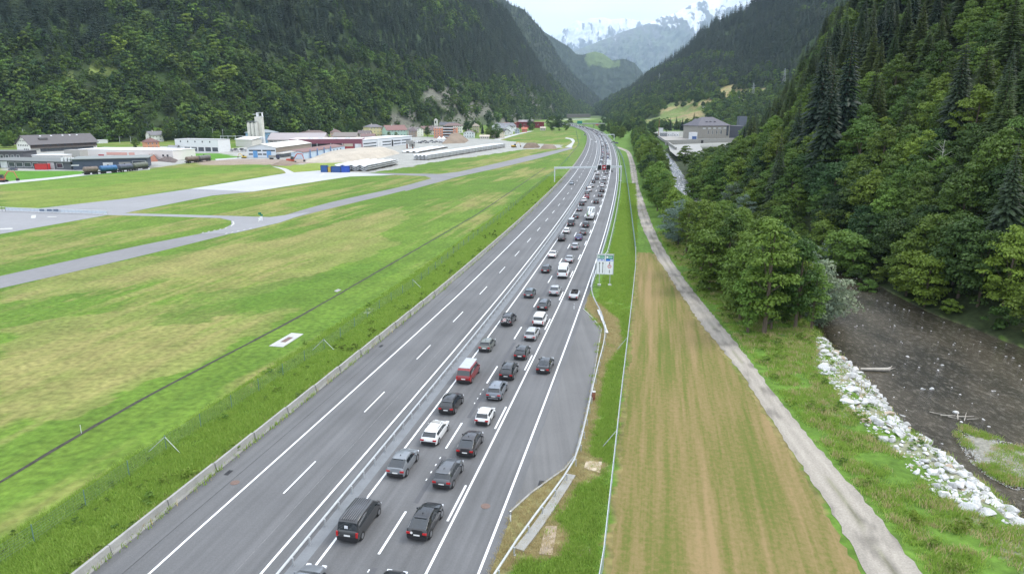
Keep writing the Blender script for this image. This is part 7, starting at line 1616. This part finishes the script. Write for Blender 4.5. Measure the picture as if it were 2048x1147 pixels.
make_kind('van', 5.1, 1.92, [(0, .80), (.04, 1.08), (.08, 1.14), (.24, 1.78), (.45, 1.95), (2.0, 1.99), (3.55, 1.92), (4.3, 1.28), (4.75, 1.10), (5.0, .92), (5.08, .7), (5.1, .55)], [(0, .75), (.1, 1.12), (4.2, 1.15), (4.9, .95), (5.1, .55)], (2, 3, 6, 7), roofw=.84, zlow=.25, tail=.97, nose=.86)
make_kind('caddy', 4.5, 1.82, [(0, .78), (.04, 1.0), (.08, 1.08), (.20, 1.62), (.4, 1.82), (1.6, 1.86), (2.7, 1.78), (3.35, 1.18), (3.95, 1.04), (4.35, .9), (4.48, .7), (4.5, .5)], [(0, .72), (.1, 1.06), (3.3, 1.08), (4.2, .88), (4.5, .5)], (2, 3, 6, 7), roofw=.84, tail=.97)
make_kind('highvan', 6.0, 2.05, [(0, .90), (.03, 1.2), (.06, 1.32), (.14, 1.95), (.35, 2.62), (2.5, 2.66), (4.2, 2.55), (5.05, 1.55), (5.5, 1.22), (5.85, 1.0), (5.98, .8), (6.0, .6)], [(0, .85), (.1, 1.3), (4.9, 1.35), (5.6, 1.1), (6.0, .6)], (2, 3, 6, 7), roofw=.86, zlow=.28, tail=.98, wheel_r=.36)
make_kind('convertible', 4.5, 1.80, [(0, .58), (.05, .86), (.15, .94), (.9, .96), (1.3, .90), (2.0, .88), (2.7, .90), (3.2, .93), (3.9, .84), (4.35, .72), (4.47, .6), (4.5, .5)], [(0, .56), (.2, .9), (3.3, .88), (4.2, .70), (4.5, .5)], None)
FRAC = [(0.0, 0), (.90, 0), (.985, .10), (1.0, .42), (.985, .80), (.95, 1.0)]
def kind_meshes(key):
    K = KINDS[key]
    if 'meshes' in K: return K['meshes']
    T = K['top']; Lc, W = K['L'], K['W']; hw = W / 2; rows = []; gl = K['glass']
    st = [p[0] for p in T]; extra = [(st[5] + st[6]) / 2, st[4] + .35]; ys = sorted(set([0.0] + st + ([st[5] + .04, (st[3] + st[4]) / 2] if gl else [])))
    ys = sorted(set([round(v, 3) for v in ys])); S = []
    for y in ys:
        zt = float(lerp_top(T, y)); zb = min(float(lerp_top(K['belt'], y)), zt - .02); f = y / Lc
        w_ = hw * (K['tail'] + (1 - K['tail']) * min(1, f / .08) ** .6) * (K['nose'] + (1 - K['nose']) * min(1, (1 - f) / .16) ** .6)
        cab = max(0, min(1, (zt - zb) / .35)); rw = w_ * (K['roofw'] * cab + .90 * (1 - cab)); zl = K['zlow'] + (.10 if f > .97 or f < .01 else 0)
        ring = [(w_ * a, zl + (zb - zl) * b_) for a, b_ in FRAC]
        bl = ring[-1]; redge = (rw, zt - .05 * cab - .012)
        ring.append(((bl[0] * .94 + redge[0] * .06), bl[1] + (redge[1] - bl[1]) * .12)); ring.append(((bl[0] * .22 + redge[0] * .78), bl[1] + (redge[1] - bl[1]) * .80)); ring.append(redge)
        ring.append((rw * .90, zt - .015 * cab)); ring.append((rw * .5, zt + .012 * cab)); ring.append((0, zt + .018 * cab))
        S.append(ring)
    n = len(S[0]); V = []
    for y, ring in zip(ys, S):
        full = ring + [(-p[0], p[1]) for p in ring[-2:0:-1]]
        V += [(p[0], y - Lc / 2, p[1]) for p in full]
    m = 2 * n - 2; body = []; win = {'rear_window': [], 'side_window': [], 'windscreen': []}
    def idx(y): return min(range(len(ys)), key=lambda i: abs(ys[i] - y))
    if gl: r0, r1, w0, w1 = idx(st[gl[0]]), idx(st[gl[1]]), idx(st[gl[2]]), idx(st[gl[3]]); bp = idx(st[5])
    for i in range(len(ys) - 1):
        for j in range(m):
            q = (i * m + j, (i + 1) * m + j, (i + 1) * m + (j + 1) % m, i * m + (j + 1) % m)
            jj = j if j < n - 1 else m - 1 - j
            tgt = body
            if gl:
                if r0 <= i < r1 and jj >= 8: tgt = win['rear_window']
                elif w0 <= i < w1 and jj >= 8: tgt = win['windscreen']
                elif r1 <= i < w1 and jj == 6 and not (i == bp): tgt = win['side_window']
                if key in ('van', 'highvan') and False: pass
            tgt.append(q)
    body.append(tuple(range(m - 1, -1, -1))); body.append(tuple((len(ys) - 1) * m + j for j in range(m)))
    def sub(F, nm, mt, sm=True):
        used = sorted(set(i for f in F for i in f)); mp_ = {u: k for k, u in enumerate(used)}
        me = bpy.data.meshes.new(nm); me.from_pydata([V[u] for u in used], [], [tuple(mp_[i] for i in f) for f in F]); me.materials.append(mt); me.shade_smooth() if sm else None
        if sm: me.set_sharp_from_angle(angle=math.radians(38))
        me.update(); return me
    out = [('body', sub(body, 'body', M['paint']))]
    for nm in ('rear_window', 'windscreen'):
        if win[nm]: out.append((nm, sub(win[nm], nm, M['glass'])))
    if win['side_window']:
        for sgn in (1, -1):
            F = [f for f in win['side_window'] if V[f[0]][0] * sgn > 0]
            if F: out.append(('side_window', sub(F, 'side_window', M['glass'])))
    # trims
    zb0 = float(lerp_top(K['belt'], .15)); tw = hw * K['tail']; rear = -Lc / 2
    mb = MB(); mb.box((0, rear + .03, K['zlow'] + .16), (tw * 1.86, .16, .30)); mb.box((0, rear + .25, K['zlow'] + .06), (tw * 1.7, .4, .12)); out.append(('rear_bumper', mb.mesh('rear_bumper', M['black'])))
    tall = key in ('van', 'caddy', 'highvan')
    for sx in (-1, 1):
        mb = MB(); zz = zb0 - (.28 if tall else .17)
        if tall: mb.box((sx * tw * .90, rear + .03, zz), (.17, .16, .42))
        else: mb.box((sx * tw * .80, rear + .02, zz), (.36, .12, .16)); mb.box((sx * (tw * .965), rear + .12, zz), (.05, .26, .16))
        out.append(('tail_light', mb.mesh('tail_light', M['red_lamp'])))
    mb = MB(); mb.box((0, rear - .01, .62 if not tall else .72), (.52, .03, .13)); out.append(('number_plate', mb.mesh('number_plate', M['plate'])))
    for sx in (-1, 1):
        mb = MB(); yy = float(st[7]) - Lc / 2 - .22 if gl else .75; mb.box((sx * (hw + .07), yy, zb0 + .03), (.20, .12, .14)); out.append(('wing_mirror', mb.mesh('wing_mirror', M['paint'])))
    for sx in (-1, 1):
        mb = MB(); mb.box((sx * hw * .68, Lc / 2 - .12, .66), (.36, .22, .14)); out.append(('headlight', mb.mesh('headlight', M['clear_lamp'])))
    if gl and not tall:
        mb = MB(); mb.box((0, st[3] - Lc / 2 - .02, float(lerp_top(T, st[3])) + .02), (hw * 1.1, .22, .035)); out.append(('spoiler', mb.mesh('spoiler', M['paint'])))
        mb = MB(); mb.box((0, st[4] - Lc / 2 + .12, float(lerp_top(T, st[4])) + .06), (.04, .14, .08)); out.append(('antenna', mb.mesh('antenna', M['black'])))
    if K['rails']:
        for sx in (-1, 1): mb = MB(); mb.box((sx * hw * K['roofw'] * .93, (st[4] + st[6]) / 2 - Lc / 2, float(lerp_top(T, 1.7)) + .03), (.04, st[6] - st[4], .05)); out.append(('roof_rail', mb.mesh('roof_rail', M['black'])))
    if key == 'convertible':
        mb = MB(); mb.box((0, .0, .955), (1.34, 1.9, .03)); out.append(('interior', mb.mesh('interior', M['black'])))
        for sx in (-.36, .36):
            for yy in (-.45, .35): mb = MB(); mb.box((sx, yy, 1.02), (.46, .14, .34)); mb.box((sx, yy, 1.22), (.24, .1, .14)); out.append(('seat', mb.mesh('seat', mat('seat_%d' % len(bpy.data.materials), (.06, .055, .05), .7) if 'seat' not in M else M['seat'])))
        mb = MB(); mb.add([(-.66, 1.15, .93), (.66, 1.15, .93), (.58, .72, 1.32), (-.58, .72, 1.32), (-.66, 1.19, .93), (.66, 1.19, .93), (.58, .76, 1.34), (-.58, .76, 1.34)], [(0, 1, 2, 3), (7, 6, 5, 4), (0, 3, 7, 4), (1, 5, 6, 2), (3, 2, 6, 7)]); out.append(('windscreen', mb.mesh('windscreen', M['glass'])))
    # wheels
    wh = []; r = K['wheel_r']
    for fy in (.80, Lc - .88):
        for sx in (-1, 1):
            mb = MB(); x0 = sx * (hw - .20); x1 = sx * (hw + .012); mb.tube((x0, 0, 0), (x1, 0, 0), r, n=22); ty = mb.mesh('tyre', M['tyre'], True, 40)
            mb = MB(); mb.tube((sx * (hw - .05), 0, 0), (sx * (hw + .022), 0, 0), r * .66, n=18); rm = mb.mesh('rim', M['rim'], True, 40)
            mb = MB(); mb.tube((sx * (hw - .05), 0, 0), (sx * (hw + .006), 0, .0), r * 1.18, n=22); ar = mb.mesh('wheel_arch', M['black'])
            wh.append(((0, fy - Lc / 2, r), ty, rm, ar))
    K['meshes'] = (out, wh); return K['meshes']
CARNAME = {'hatch': 'hatchback', 'suv': 'crossover_car', 'coupe_suv': 'crossover_car', 'sedan': 'sedan', 'wagon': 'estate_car', 'mini': 'small_hatchback', 'van': 'van', 'caddy': 'small_van', 'highvan': 'camper_van', 'convertible': 'convertible'}
CATN = {'van': 'van', 'caddy': 'van', 'highvan': 'camper van'}
def car(key, x, y, rz, colr, label, group=None, roofcol=None, full=True, s=1.0):
    parts, wh = kind_meshes(key)
    t = thing(CARNAME[key], label, CATN.get(key, 'car'), (x, y, .042), rz, group); t.scale = (s, s, s)
    for nm, me in parts:
        if not full and nm in ('headlight', 'spoiler', 'antenna', 'roof_rail', 'rear_bumper'): continue
        o = link(nm, me, t); setcol(o, colr)
    for loc, ty, rm, ar in wh:
        w_ = link('wheel', ar if full else ty, t, loc)
        if full: link('tyre', ty, w_); link('rim', rm, w_)
    return t
def road_pose(u, v, z=0.0):
    x, y = G(u, v, z); s, o = nearest_s(np.array([x]), np.array([y])); _, _, tx, ty = cpt(s); return x, y, float(tx[0]), float(ty[0]), float(s[0]), float(o[0])
BLK = (.012, .012, .014); DGR = (.055, .058, .065); GRY = (.17, .18, .195); SLV = (.42, .43, .44); WHC = (.78, .78, .77); RED = (.24, .008, .012); BLUE = (.02, .035, .13); GGR = (.13, .14, .12); BRN = (.05, .035, .03)
CARS = [ # kind, rear-centre pixel, colour, label
 ('sedan', 572, 1232, GRY, 'blue-grey car cut off by the bottom edge of the picture in the left lane'),
 ('van', 695, 1087, (.035, .036, .038), 'black van with ribbed roof and white rear sticker, nearest whole vehicle in the left lane'),
 ('coupe_suv', 790, 958, (.19, .205, .22), 'grey coupe-shaped crossover behind the white estate car'),
 ('wagon', 857, 893, WHC, 'white estate car with sunroof in the left lane between grey and black crossovers'),
 ('suv', 892, 831, BLK, 'black crossover with red lamps directly behind the red minibus'),
 ('van', 927, 769, RED, 'red minibus with a silver roof in the left lane'),
 ('hatch', 968, 705, GGR, 'grey-green hatchback in front of the red minibus'),
 ('suv', 1012, 653, (.03, .032, .036), 'dark car carrying bicycles and a striped warning board on its tail'),
 ('hatch', 1056, 597, (.07, .09, .10), 'dark teal-grey hatchback in the left lane ahead of the bicycle carrier'),
 ('hatch', 1090, 547, (.03, .033, .036), 'small dark hatchback in the left lane level with the camper van'),
 ('sedan', 1103, 517, WHC, 'white saloon alone in the left lane just behind the dark bike carrier'),
 ('suv', 1122, 483, (.05, .04, .04), 'brownish black car with bicycles on its tail behind the white hatchback'),
 ('hatch', 1132, 468, WHC, 'white hatchback between the bike carrier and the black van'),
 ('van', 1141, 453, BLK, 'black van with a light roof in the middle of the left lane'),
 ('hatch', 1151, 438, (.04, .042, .045), 'dark hatchback directly ahead of the middle black van'),
 ('sedan', 1158, 423, GRY, 'mid grey saloon in the left lane beside the pipe truck'),
 ('suv', 1163, 412, BLK, 'black crossover in the left lane beside the cab of the pipe truck'),
 ('suv', 1167.5, 405, WHC, 'white crossover ahead of the black one near the red car'),
 ('hatch', 1173, 398, RED, 'small red car in the left lane short of the gantry'),
 ('hatch', 1173.5, 390, (.07, .09, .09), 'dark green-grey hatchback just ahead of the small red car'),
 ('van', 1178, 384, WHC, 'white van in the left lane short of the gantry'),
 ('sedan', 1176, 379, BLK, 'black saloon left of the white van short of the gantry'),
 ('wagon', 1183, 375, SLV, 'silver estate car in the left lane short of the gantry'),
 ('hatch', 1186.5, 366, BLK, 'compact black hatchback just before the gantry in the left lane'),
 ('suv', 1193.5, 360, DGR, 'dark grey crossover nearest to the gantry in the left lane'),
 ('suv', 1195, 350, WHC, 'white crossover right under the gantry in the left lane'),
 ('hatch', 752, 1236, BLK, 'black car cut off by the bottom edge of the picture in the right lane'),
 ('coupe_suv', 834, 1084, BLK, 'glossy black hatchback with white round sticker, nearest whole car in the right lane'),
 ('suv', 883, 981, (.085, .09, .098), 'dark grey crossover between the two black cars in the right lane'),
 ('coupe_suv', 929, 917, (.028, .024, .026), 'black coupe-shaped crossover with a large sloping rear window'),
 ('mini', 963, 853, WHC, 'tiny white hatchback with a black rear panel'),
 ('suv', 986, 803, (.17, .19, .22), 'blue-grey crossover with a pale bumper behind the pair of black crossovers'),
 ('suv', 1011, 762, BLK, 'black crossover with red tail lamps ahead of the blue-grey one'),
 ('hatch', 1039, 721, BLK, 'black hatchback in the right lane level with the grey-green hatchback'),
 ('wagon', 1059, 683, SLV, 'silver estate car behind the small white van'),
 ('caddy', 1076, 654, WHC, 'small white van with a black rear window in the right lane'),
 ('wagon', 1084, 622, DGR, 'dark grey estate car partly hidden by the small white van'),
 ('coupe_suv', 1107, 593, SLV, 'silver coupe-shaped crossover behind the white camper van'),
 ('highvan', 1124, 558, WHC, 'tall white camper van in the right lane'),
 ('sedan', 1137, 527, SLV, 'silver saloon directly in front of the tall camper van'),
 ('hatch', 1149, 500, (.36, .37, .38), 'pale grey hatchback between the silver saloon and the blue sports car'),
 ('sedan', 1156.5, 482, BLUE, 'dark blue sports saloon in the right lane'),
 ('suv', 1165.5, 471, (.13, .13, .13), 'dark grey crossover in front of the dark blue saloon'),
 ('suv', 1171, 456, BLK, 'black off-roader directly behind the pipe truck'),
 ('suv', 1192, 408, BLK, 'black crossover directly ahead of the pipe truck'),
 ('hatch', 1200, 394, (.12, .12, .125), 'grey hatchback in the right lane short of the gantry'),
 ('suv', 1203.5, 385, BLK, 'black crossover ahead of the grey hatchback short of the gantry'),
 ('hatch', 1204, 375, WHC, 'white hatchback in the right lane short of the gantry'),
 ('sedan', 1206.5, 369, DGR, 'dark saloon between a white hatchback and a white crossover'),
 ('suv', 1208.5, 361, WHC, 'white crossover in the right lane just before the gantry'),
 ('hatch', 1212.5, 349, (.30, .31, .33), 'silver grey car under the gantry in the right lane'),
 ('sedan', 1085, 749, BLK, 'black saloon leaving the queue on the merging lane'),
 ('convertible', 1146, 601, SLV, 'silver open-top convertible with dark seats on the merging lane'),
]
used_s = {0: [], 1: []}
for key, u, v, c, lb in CARS:
    K = KINDS[key]; x, y, tx, ty, s, o = road_pose(u, v)
    L_ = K['L']; x += tx * L_ / 2; y += ty * L_ / 2; jit = random.uniform(-.012, .012)
    roof = None
    t = car(key, x, y, -math.atan2(tx, ty) + jit, c, lb)
    if key == 'van' and 'red minibus' in lb:
        mb = MB(); mb.box((0, -.25, 2.01), (1.46, 3.6, .05)); setcol(mb.build('silver_roof', M['paint'], t), (.42, .43, .44))
    if key == 'van' and 'ribbed roof' in lb:
        for k in range(7): mb = MB(); mb.box((-.54 + .18 * k, -.6, 2.01), (.05, 3.4, .03)); setcol(mb.build('roof_rib', M['paint'], t), (.10, .10, .105))
        mb = MB(); mb.box((-.05, -2.50, 1.45), (.30, .02, .26)); mb.build('sticker', M['clear_lamp'], t)
    if key == 'van' and 'light roof' in lb: mb = MB(); mb.box((0, -.25, 2.01), (1.5, 3.8, .05)); setcol(mb.build('light_roof', M['paint'], t), (.35, .35, .35))
    if 'sunroof' in lb: mb = MB(); mb.box((0, .45, 1.475), (.9, .55, .02)); mb.build('sunroof', mat('sunroof', (.32, .31, .28), .3), t)
    if 'round sticker' in lb: mb = MB(); mb.tube((-.42, -2.30, .82), (-.42, -2.32, .82), .11, n=16); mb.build('sticker', M['plate'], t)
    if 'black rear panel' in lb: 
        mb = MB(); mb.box((0, -1.76, .45), (1.3, .06, .28)); mb.build('black_panel', M['black'], t)
    if 'pale bumper' in lb: mb = MB(); mb.box((0, -2.29, .42), (1.2, .08, .13)); mb.build('pale_trim', M['rim'], t)
    if 'bicycles' in lb:
        t2 = thing('bicycle_carrier', 'bicycles strapped %s' % ('with a red and white striped board to the tail of the dark car' if 'striped' in lb else 'to the tail of the brownish black car'), 'bicycle carrier', (x, y, .04), -math.atan2(tx, ty))
        rr = -L_ / 2
        for yo in (-.18, -.36):
            mb = MB()
            for sx in (-.52, .52):
                for k in range(16):
                    a0_, a1_ = 6.283 * k / 16, 6.283 * (k + 1) / 16; mb.tube((sx + .33 * math.cos(a0_), rr + yo, 1.12 + .33 * math.sin(a0_)), (sx + .33 * math.cos(a1_), rr + yo, 1.12 + .33 * math.sin(a1_)), .028, n=4, cap=False)
            for a, b_ in (((-.52, 1.12), (-.15, 1.55)), ((-.15, 1.55), (.35, 1.60)), ((.35, 1.60), (.52, 1.12)), ((-.15, 1.55), (0, 1.10)), ((0, 1.1), (.35, 1.6)), ((0, 1.1), (-.52, 1.12))): mb.tube((a[0], rr + yo, a[1]), (b_[0], rr + yo, b_[1]), .025, n=5)
            mb.build('bicycle', M['black'] if yo > -.3 else M['steel'], t2)
        mb = MB(); mb.box((0, rr - .25, .68), (1.3, .5, .06)); mb.build('rack', M['black'], t2)
        if 'striped' in lb:
            mb = MB(); mb.box((-.15, rr - .44, 1.22), (.5, .02, .5)); bd = mb.build('warning_board', M['plate'], t2)
            for k in range(3): mb = MB(); z_ = 1.06 + k * .16; mb.add([(-.39, rr - .455, z_ - .04), (.09, rr - .455, z_ + .06), (.09, rr - .455, z_ + .13), (-.39, rr - .455, z_ + .03)], [(0, 1, 2, 3)]); mb.build('red_stripe', M['red_lamp'], bd)
# pipe truck
x, y, tx, ty, s, o = road_pose(1178.5, 441); t = thing('pipe_truck', 'flatbed truck loaded with white, green and red pipes in the right lane', 'truck', (x + tx * 4.6, y + ty * 4.6, .04), -math.atan2(tx, ty))
mb = MB(); mb.box((0, 3.7, 1.75), (2.4, 1.9, 2.5)); setcol(mb.build('cab', M['paint'], t), WHC); mb = MB(); mb.box((0, 4.62, 2.2), (2.1, .12, .9)); mb.build('windscreen', M['glass'], t)
mb = MB(); mb.box((0, -1, 1.05), (2.45, 7.4, .22)); mb.build('flatbed', M['steel'], t); mb = MB(); mb.box((0, -4.66, 1.0), (2.4, .1, .5)); mb.build('tail_board', M['concrete_pale'], t); mb = MB(); mb.box((0, 2.5, 2.0), (2.3, .12, 1.8)); mb.build('bulkhead', M['steel'], t)
PC = [M['whitemetal'], mat('pipe_green', (.16, .28, .12), .5), mat('pipe_red', (.33, .05, .05), .5), M['whitemetal'], M['whitemetal'], M['whitemetal'], bpy.data.materials['pipe_green'], M['whitemetal'], M['whitemetal']]
for k in range(9): mb = MB(); xx = -.95 + .38 * (k % 6); zz = 1.40 + .40 * (k // 6) + (.0 if k < 6 else .02); mb.tube((xx + (.2 if k >= 6 else 0), -4.4 + .3 * (k % 3), zz), (xx + (.2 if k >= 6 else 0), 2.3, zz), .19, n=12); mb.build('pipe', PC[k], t, smooth=True, sharp=40)
for xx in (-.8, .0): mb = MB(); mb.tube((xx + .4, -3.6, 2.2), (xx + .4, 3.4, 2.75), .17, n=10); mb.build('pipe', M['whitemetal'], t, smooth=True, sharp=40)
for yy in (3.6, -2.2, -3.3):
    for sx in (-1, 1): mb = MB(); mb.tube((sx * .95, yy, .5), (sx * 1.24, yy, .5), .5, n=18); mb.build('wheel', M['tyre'], t)
# oncoming cars
for key, u, v, c, lb in (('hatch', 1143, 369, (.17, .20, .23), 'blue-grey car approaching alone on the empty left carriageway'), ('sedan', 1191, 285.5, WHC, 'nearer white car of the two driving on the far left carriageway'), ('hatch', 1183, 280, WHC, 'farther white car of the two driving on the far left carriageway'), ('van', 1169.5, 271, DGR, 'dark van at the outer bend of the left carriageway')):
    x, y, tx, ty, s, o = road_pose(u, v); car(key, x + tx * 1, y + ty * 1, math.pi - math.atan2(tx, ty), c, lb)
# queue beyond the gantry: same kinds, small
mix = [(WHC, 'white'), (BLK, 'black'), (SLV, 'silver'), (DGR, 'dark grey'), (GRY, 'grey'), (RED, 'red'), (BLUE, 'dark blue')]
wts = [.27, .24, .18, .13, .09, .06, .03]; kinds = ['hatch', 'suv', 'sedan', 'wagon', 'van', 'coupe_suv', 'caddy']
rq = random.Random(31); KN = {'hatch': 'hatchback', 'suv': 'crossover', 'coupe_suv': 'coupe crossover', 'sedan': 'saloon', 'wagon': 'estate car', 'van': 'van', 'caddy': 'small van'}
for lane, oc, nm in ((0, lambda s: MIDN(s) - 2.0, 'left'), (1, lambda s: np.full(np.shape(s), -2.2), 'right')):
    s = float(s_of_y(396.0)) + lane * 4
    while s < s_of_y(1560.0):
        colr, cn_ = rq.choices(mix, wts)[0]; key = rq.choice(kinds); f = float(s)
        x, y = off(np.array([f]), oc(np.array([f])) + rq.uniform(-.3, .3)); _, _, tx, ty = cpt(np.array([f]))
        zone = 'just beyond the gantry' if y[0] < 560 else ('before the bend' if y[0] < 850 else 'in the far bend')
        car(key, float(x[0]), float(y[0]), -math.atan2(tx[0], ty[0]), colr, 'distant %s %s, %s queue lane, %s' % (cn_, KN[key], nm, zone), 'distant %s %ss, %s lane, %s' % (cn_, KN[key], nm, zone), full=False)
        s += KINDS[key]['L'] + (rq.uniform(1.8, 5.5) if f < s_of_y(900) else rq.uniform(2.5, 7))
# two lorries in the distant queue
for u, v, c, lb in ((1217, 333, WHC, 'white box lorry in the right lane just beyond the gantry'), (1204.5, 262.5, WHC, 'distant white box lorry under the far bend')):
    x, y, tx, ty, s, o = road_pose(u, v); t = thing('box_lorry', lb, 'lorry', (x + tx * 1.0 + ty * .1, y + ty * 1, .04), -math.atan2(tx, ty))
    mb = MB(); mb.box((0, -1, 2.3), (2.5, 6.4, 2.8)); setcol(mb.build('box', M['paint'], t), c); mb = MB(); mb.box((0, 3.3, 1.6), (2.3, 1.9, 2.3)); setcol(mb.build('cab', M['paint'], t), WHC); mb = MB(); mb.box((0, -.5, .75), (2.2, 7.5, .3)); mb.build('chassis', M['black'], t)
    for yy in (3.2, -2.6):
        for sx in (-1, 1): mb = MB(); mb.tube((sx * .9, yy, .48), (sx * 1.2, yy, .48), .48, n=14); mb.build('wheel', M['tyre'], t)
# parked dark cars by the right verge and yard cars
for key, u, v, r_, c, lb in (('suv', 1226, 286, 1.2, BLK, 'black car parked off the right edge of the motorway'), ('wagon', 1232, 287.5, 1.5, (.03, .03, .08), 'dark blue car parked beside the black one off the right edge'), ('wagon', 26, 340.5, 1.5, (.02, .03, .06), 'dark blue car parked in front of the grey workshop'), ('hatch', 1237, 272, 1.4, BLK, 'black car parked on the track near the small cantilever gantry')):
    x, y = G(u, v); car(key, x, y, r_, c, lb)
for k in range(16):
    u = 826 + k * 4.6; v = 287.0 - (k % 3) * 1.6 - k * .12; x, y = G(u, v); c, cn_ = rq.choice(mix[:5]); car(rq.choice(['hatch', 'sedan', 'suv', 'caddy']), x, y, rq.uniform(1.2, 1.9), c, 'small %s car parked on the gravel yard before the village' % cn_, 'small %s cars parked on the gravel yard' % cn_, full=False)
for k in range(7):
    x, y = G(452 + k * 6, 303 - (k % 2) * 2); c, cn_ = mix[k % 4]; car('caddy', x, y, rq.uniform(1.0, 2.0), c, 'small %s van parked in the works yard left of the silos' % cn_, 'small %s vans in the works yard' % cn_, full=False)
x, y = G(548, 318.5); t = thing('tipper_truck', 'dark blue tipper truck parked in front of the white and blue workshop', 'truck', (x, y, 0), 0.05); mb = MB(); mb.box((3.0, 0, 1.9), (2.2, 2.4, 2.6)); setcol(mb.build('cab', M['paint'], t), (.02, .03, .07)); mb = MB(); mb.box((-.8, 0, 2.0), (5, 2.4, 1.5)); mb.build('tipper_body', M['concrete'], t)
for xx in (3, -1, -2.3):
    for sy in (-1, 1): mb = MB(); mb.tube((xx, sy * .9, .5), (xx, sy * 1.2, .5), .5, n=14); mb.build('wheel', M['tyre'], t)

# ------------------------------------------------------------------ valley haze
mb = MB(); mb.box((0, 15000, 1860), (34000, 30600, 3780))
hz = mb.build('haze', None); m = bpy.data.materials.new('valley_haze'); m.use_nodes = True; t = m.node_tree; t.nodes.clear()
o_ = t.nodes.new('ShaderNodeOutputMaterial'); pv = t.nodes.new('ShaderNodeVolumePrincipled'); pv.inputs['Density'].default_value = HAZE; pv.inputs['Color'].default_value = (.62, .81, 1.0, 1); pv.inputs['Anisotropy'].default_value = .2
t.links.new(pv.outputs[0], o_.inputs['Volume']); hz.data.materials.append(m); tag(hz, kind='stuff')
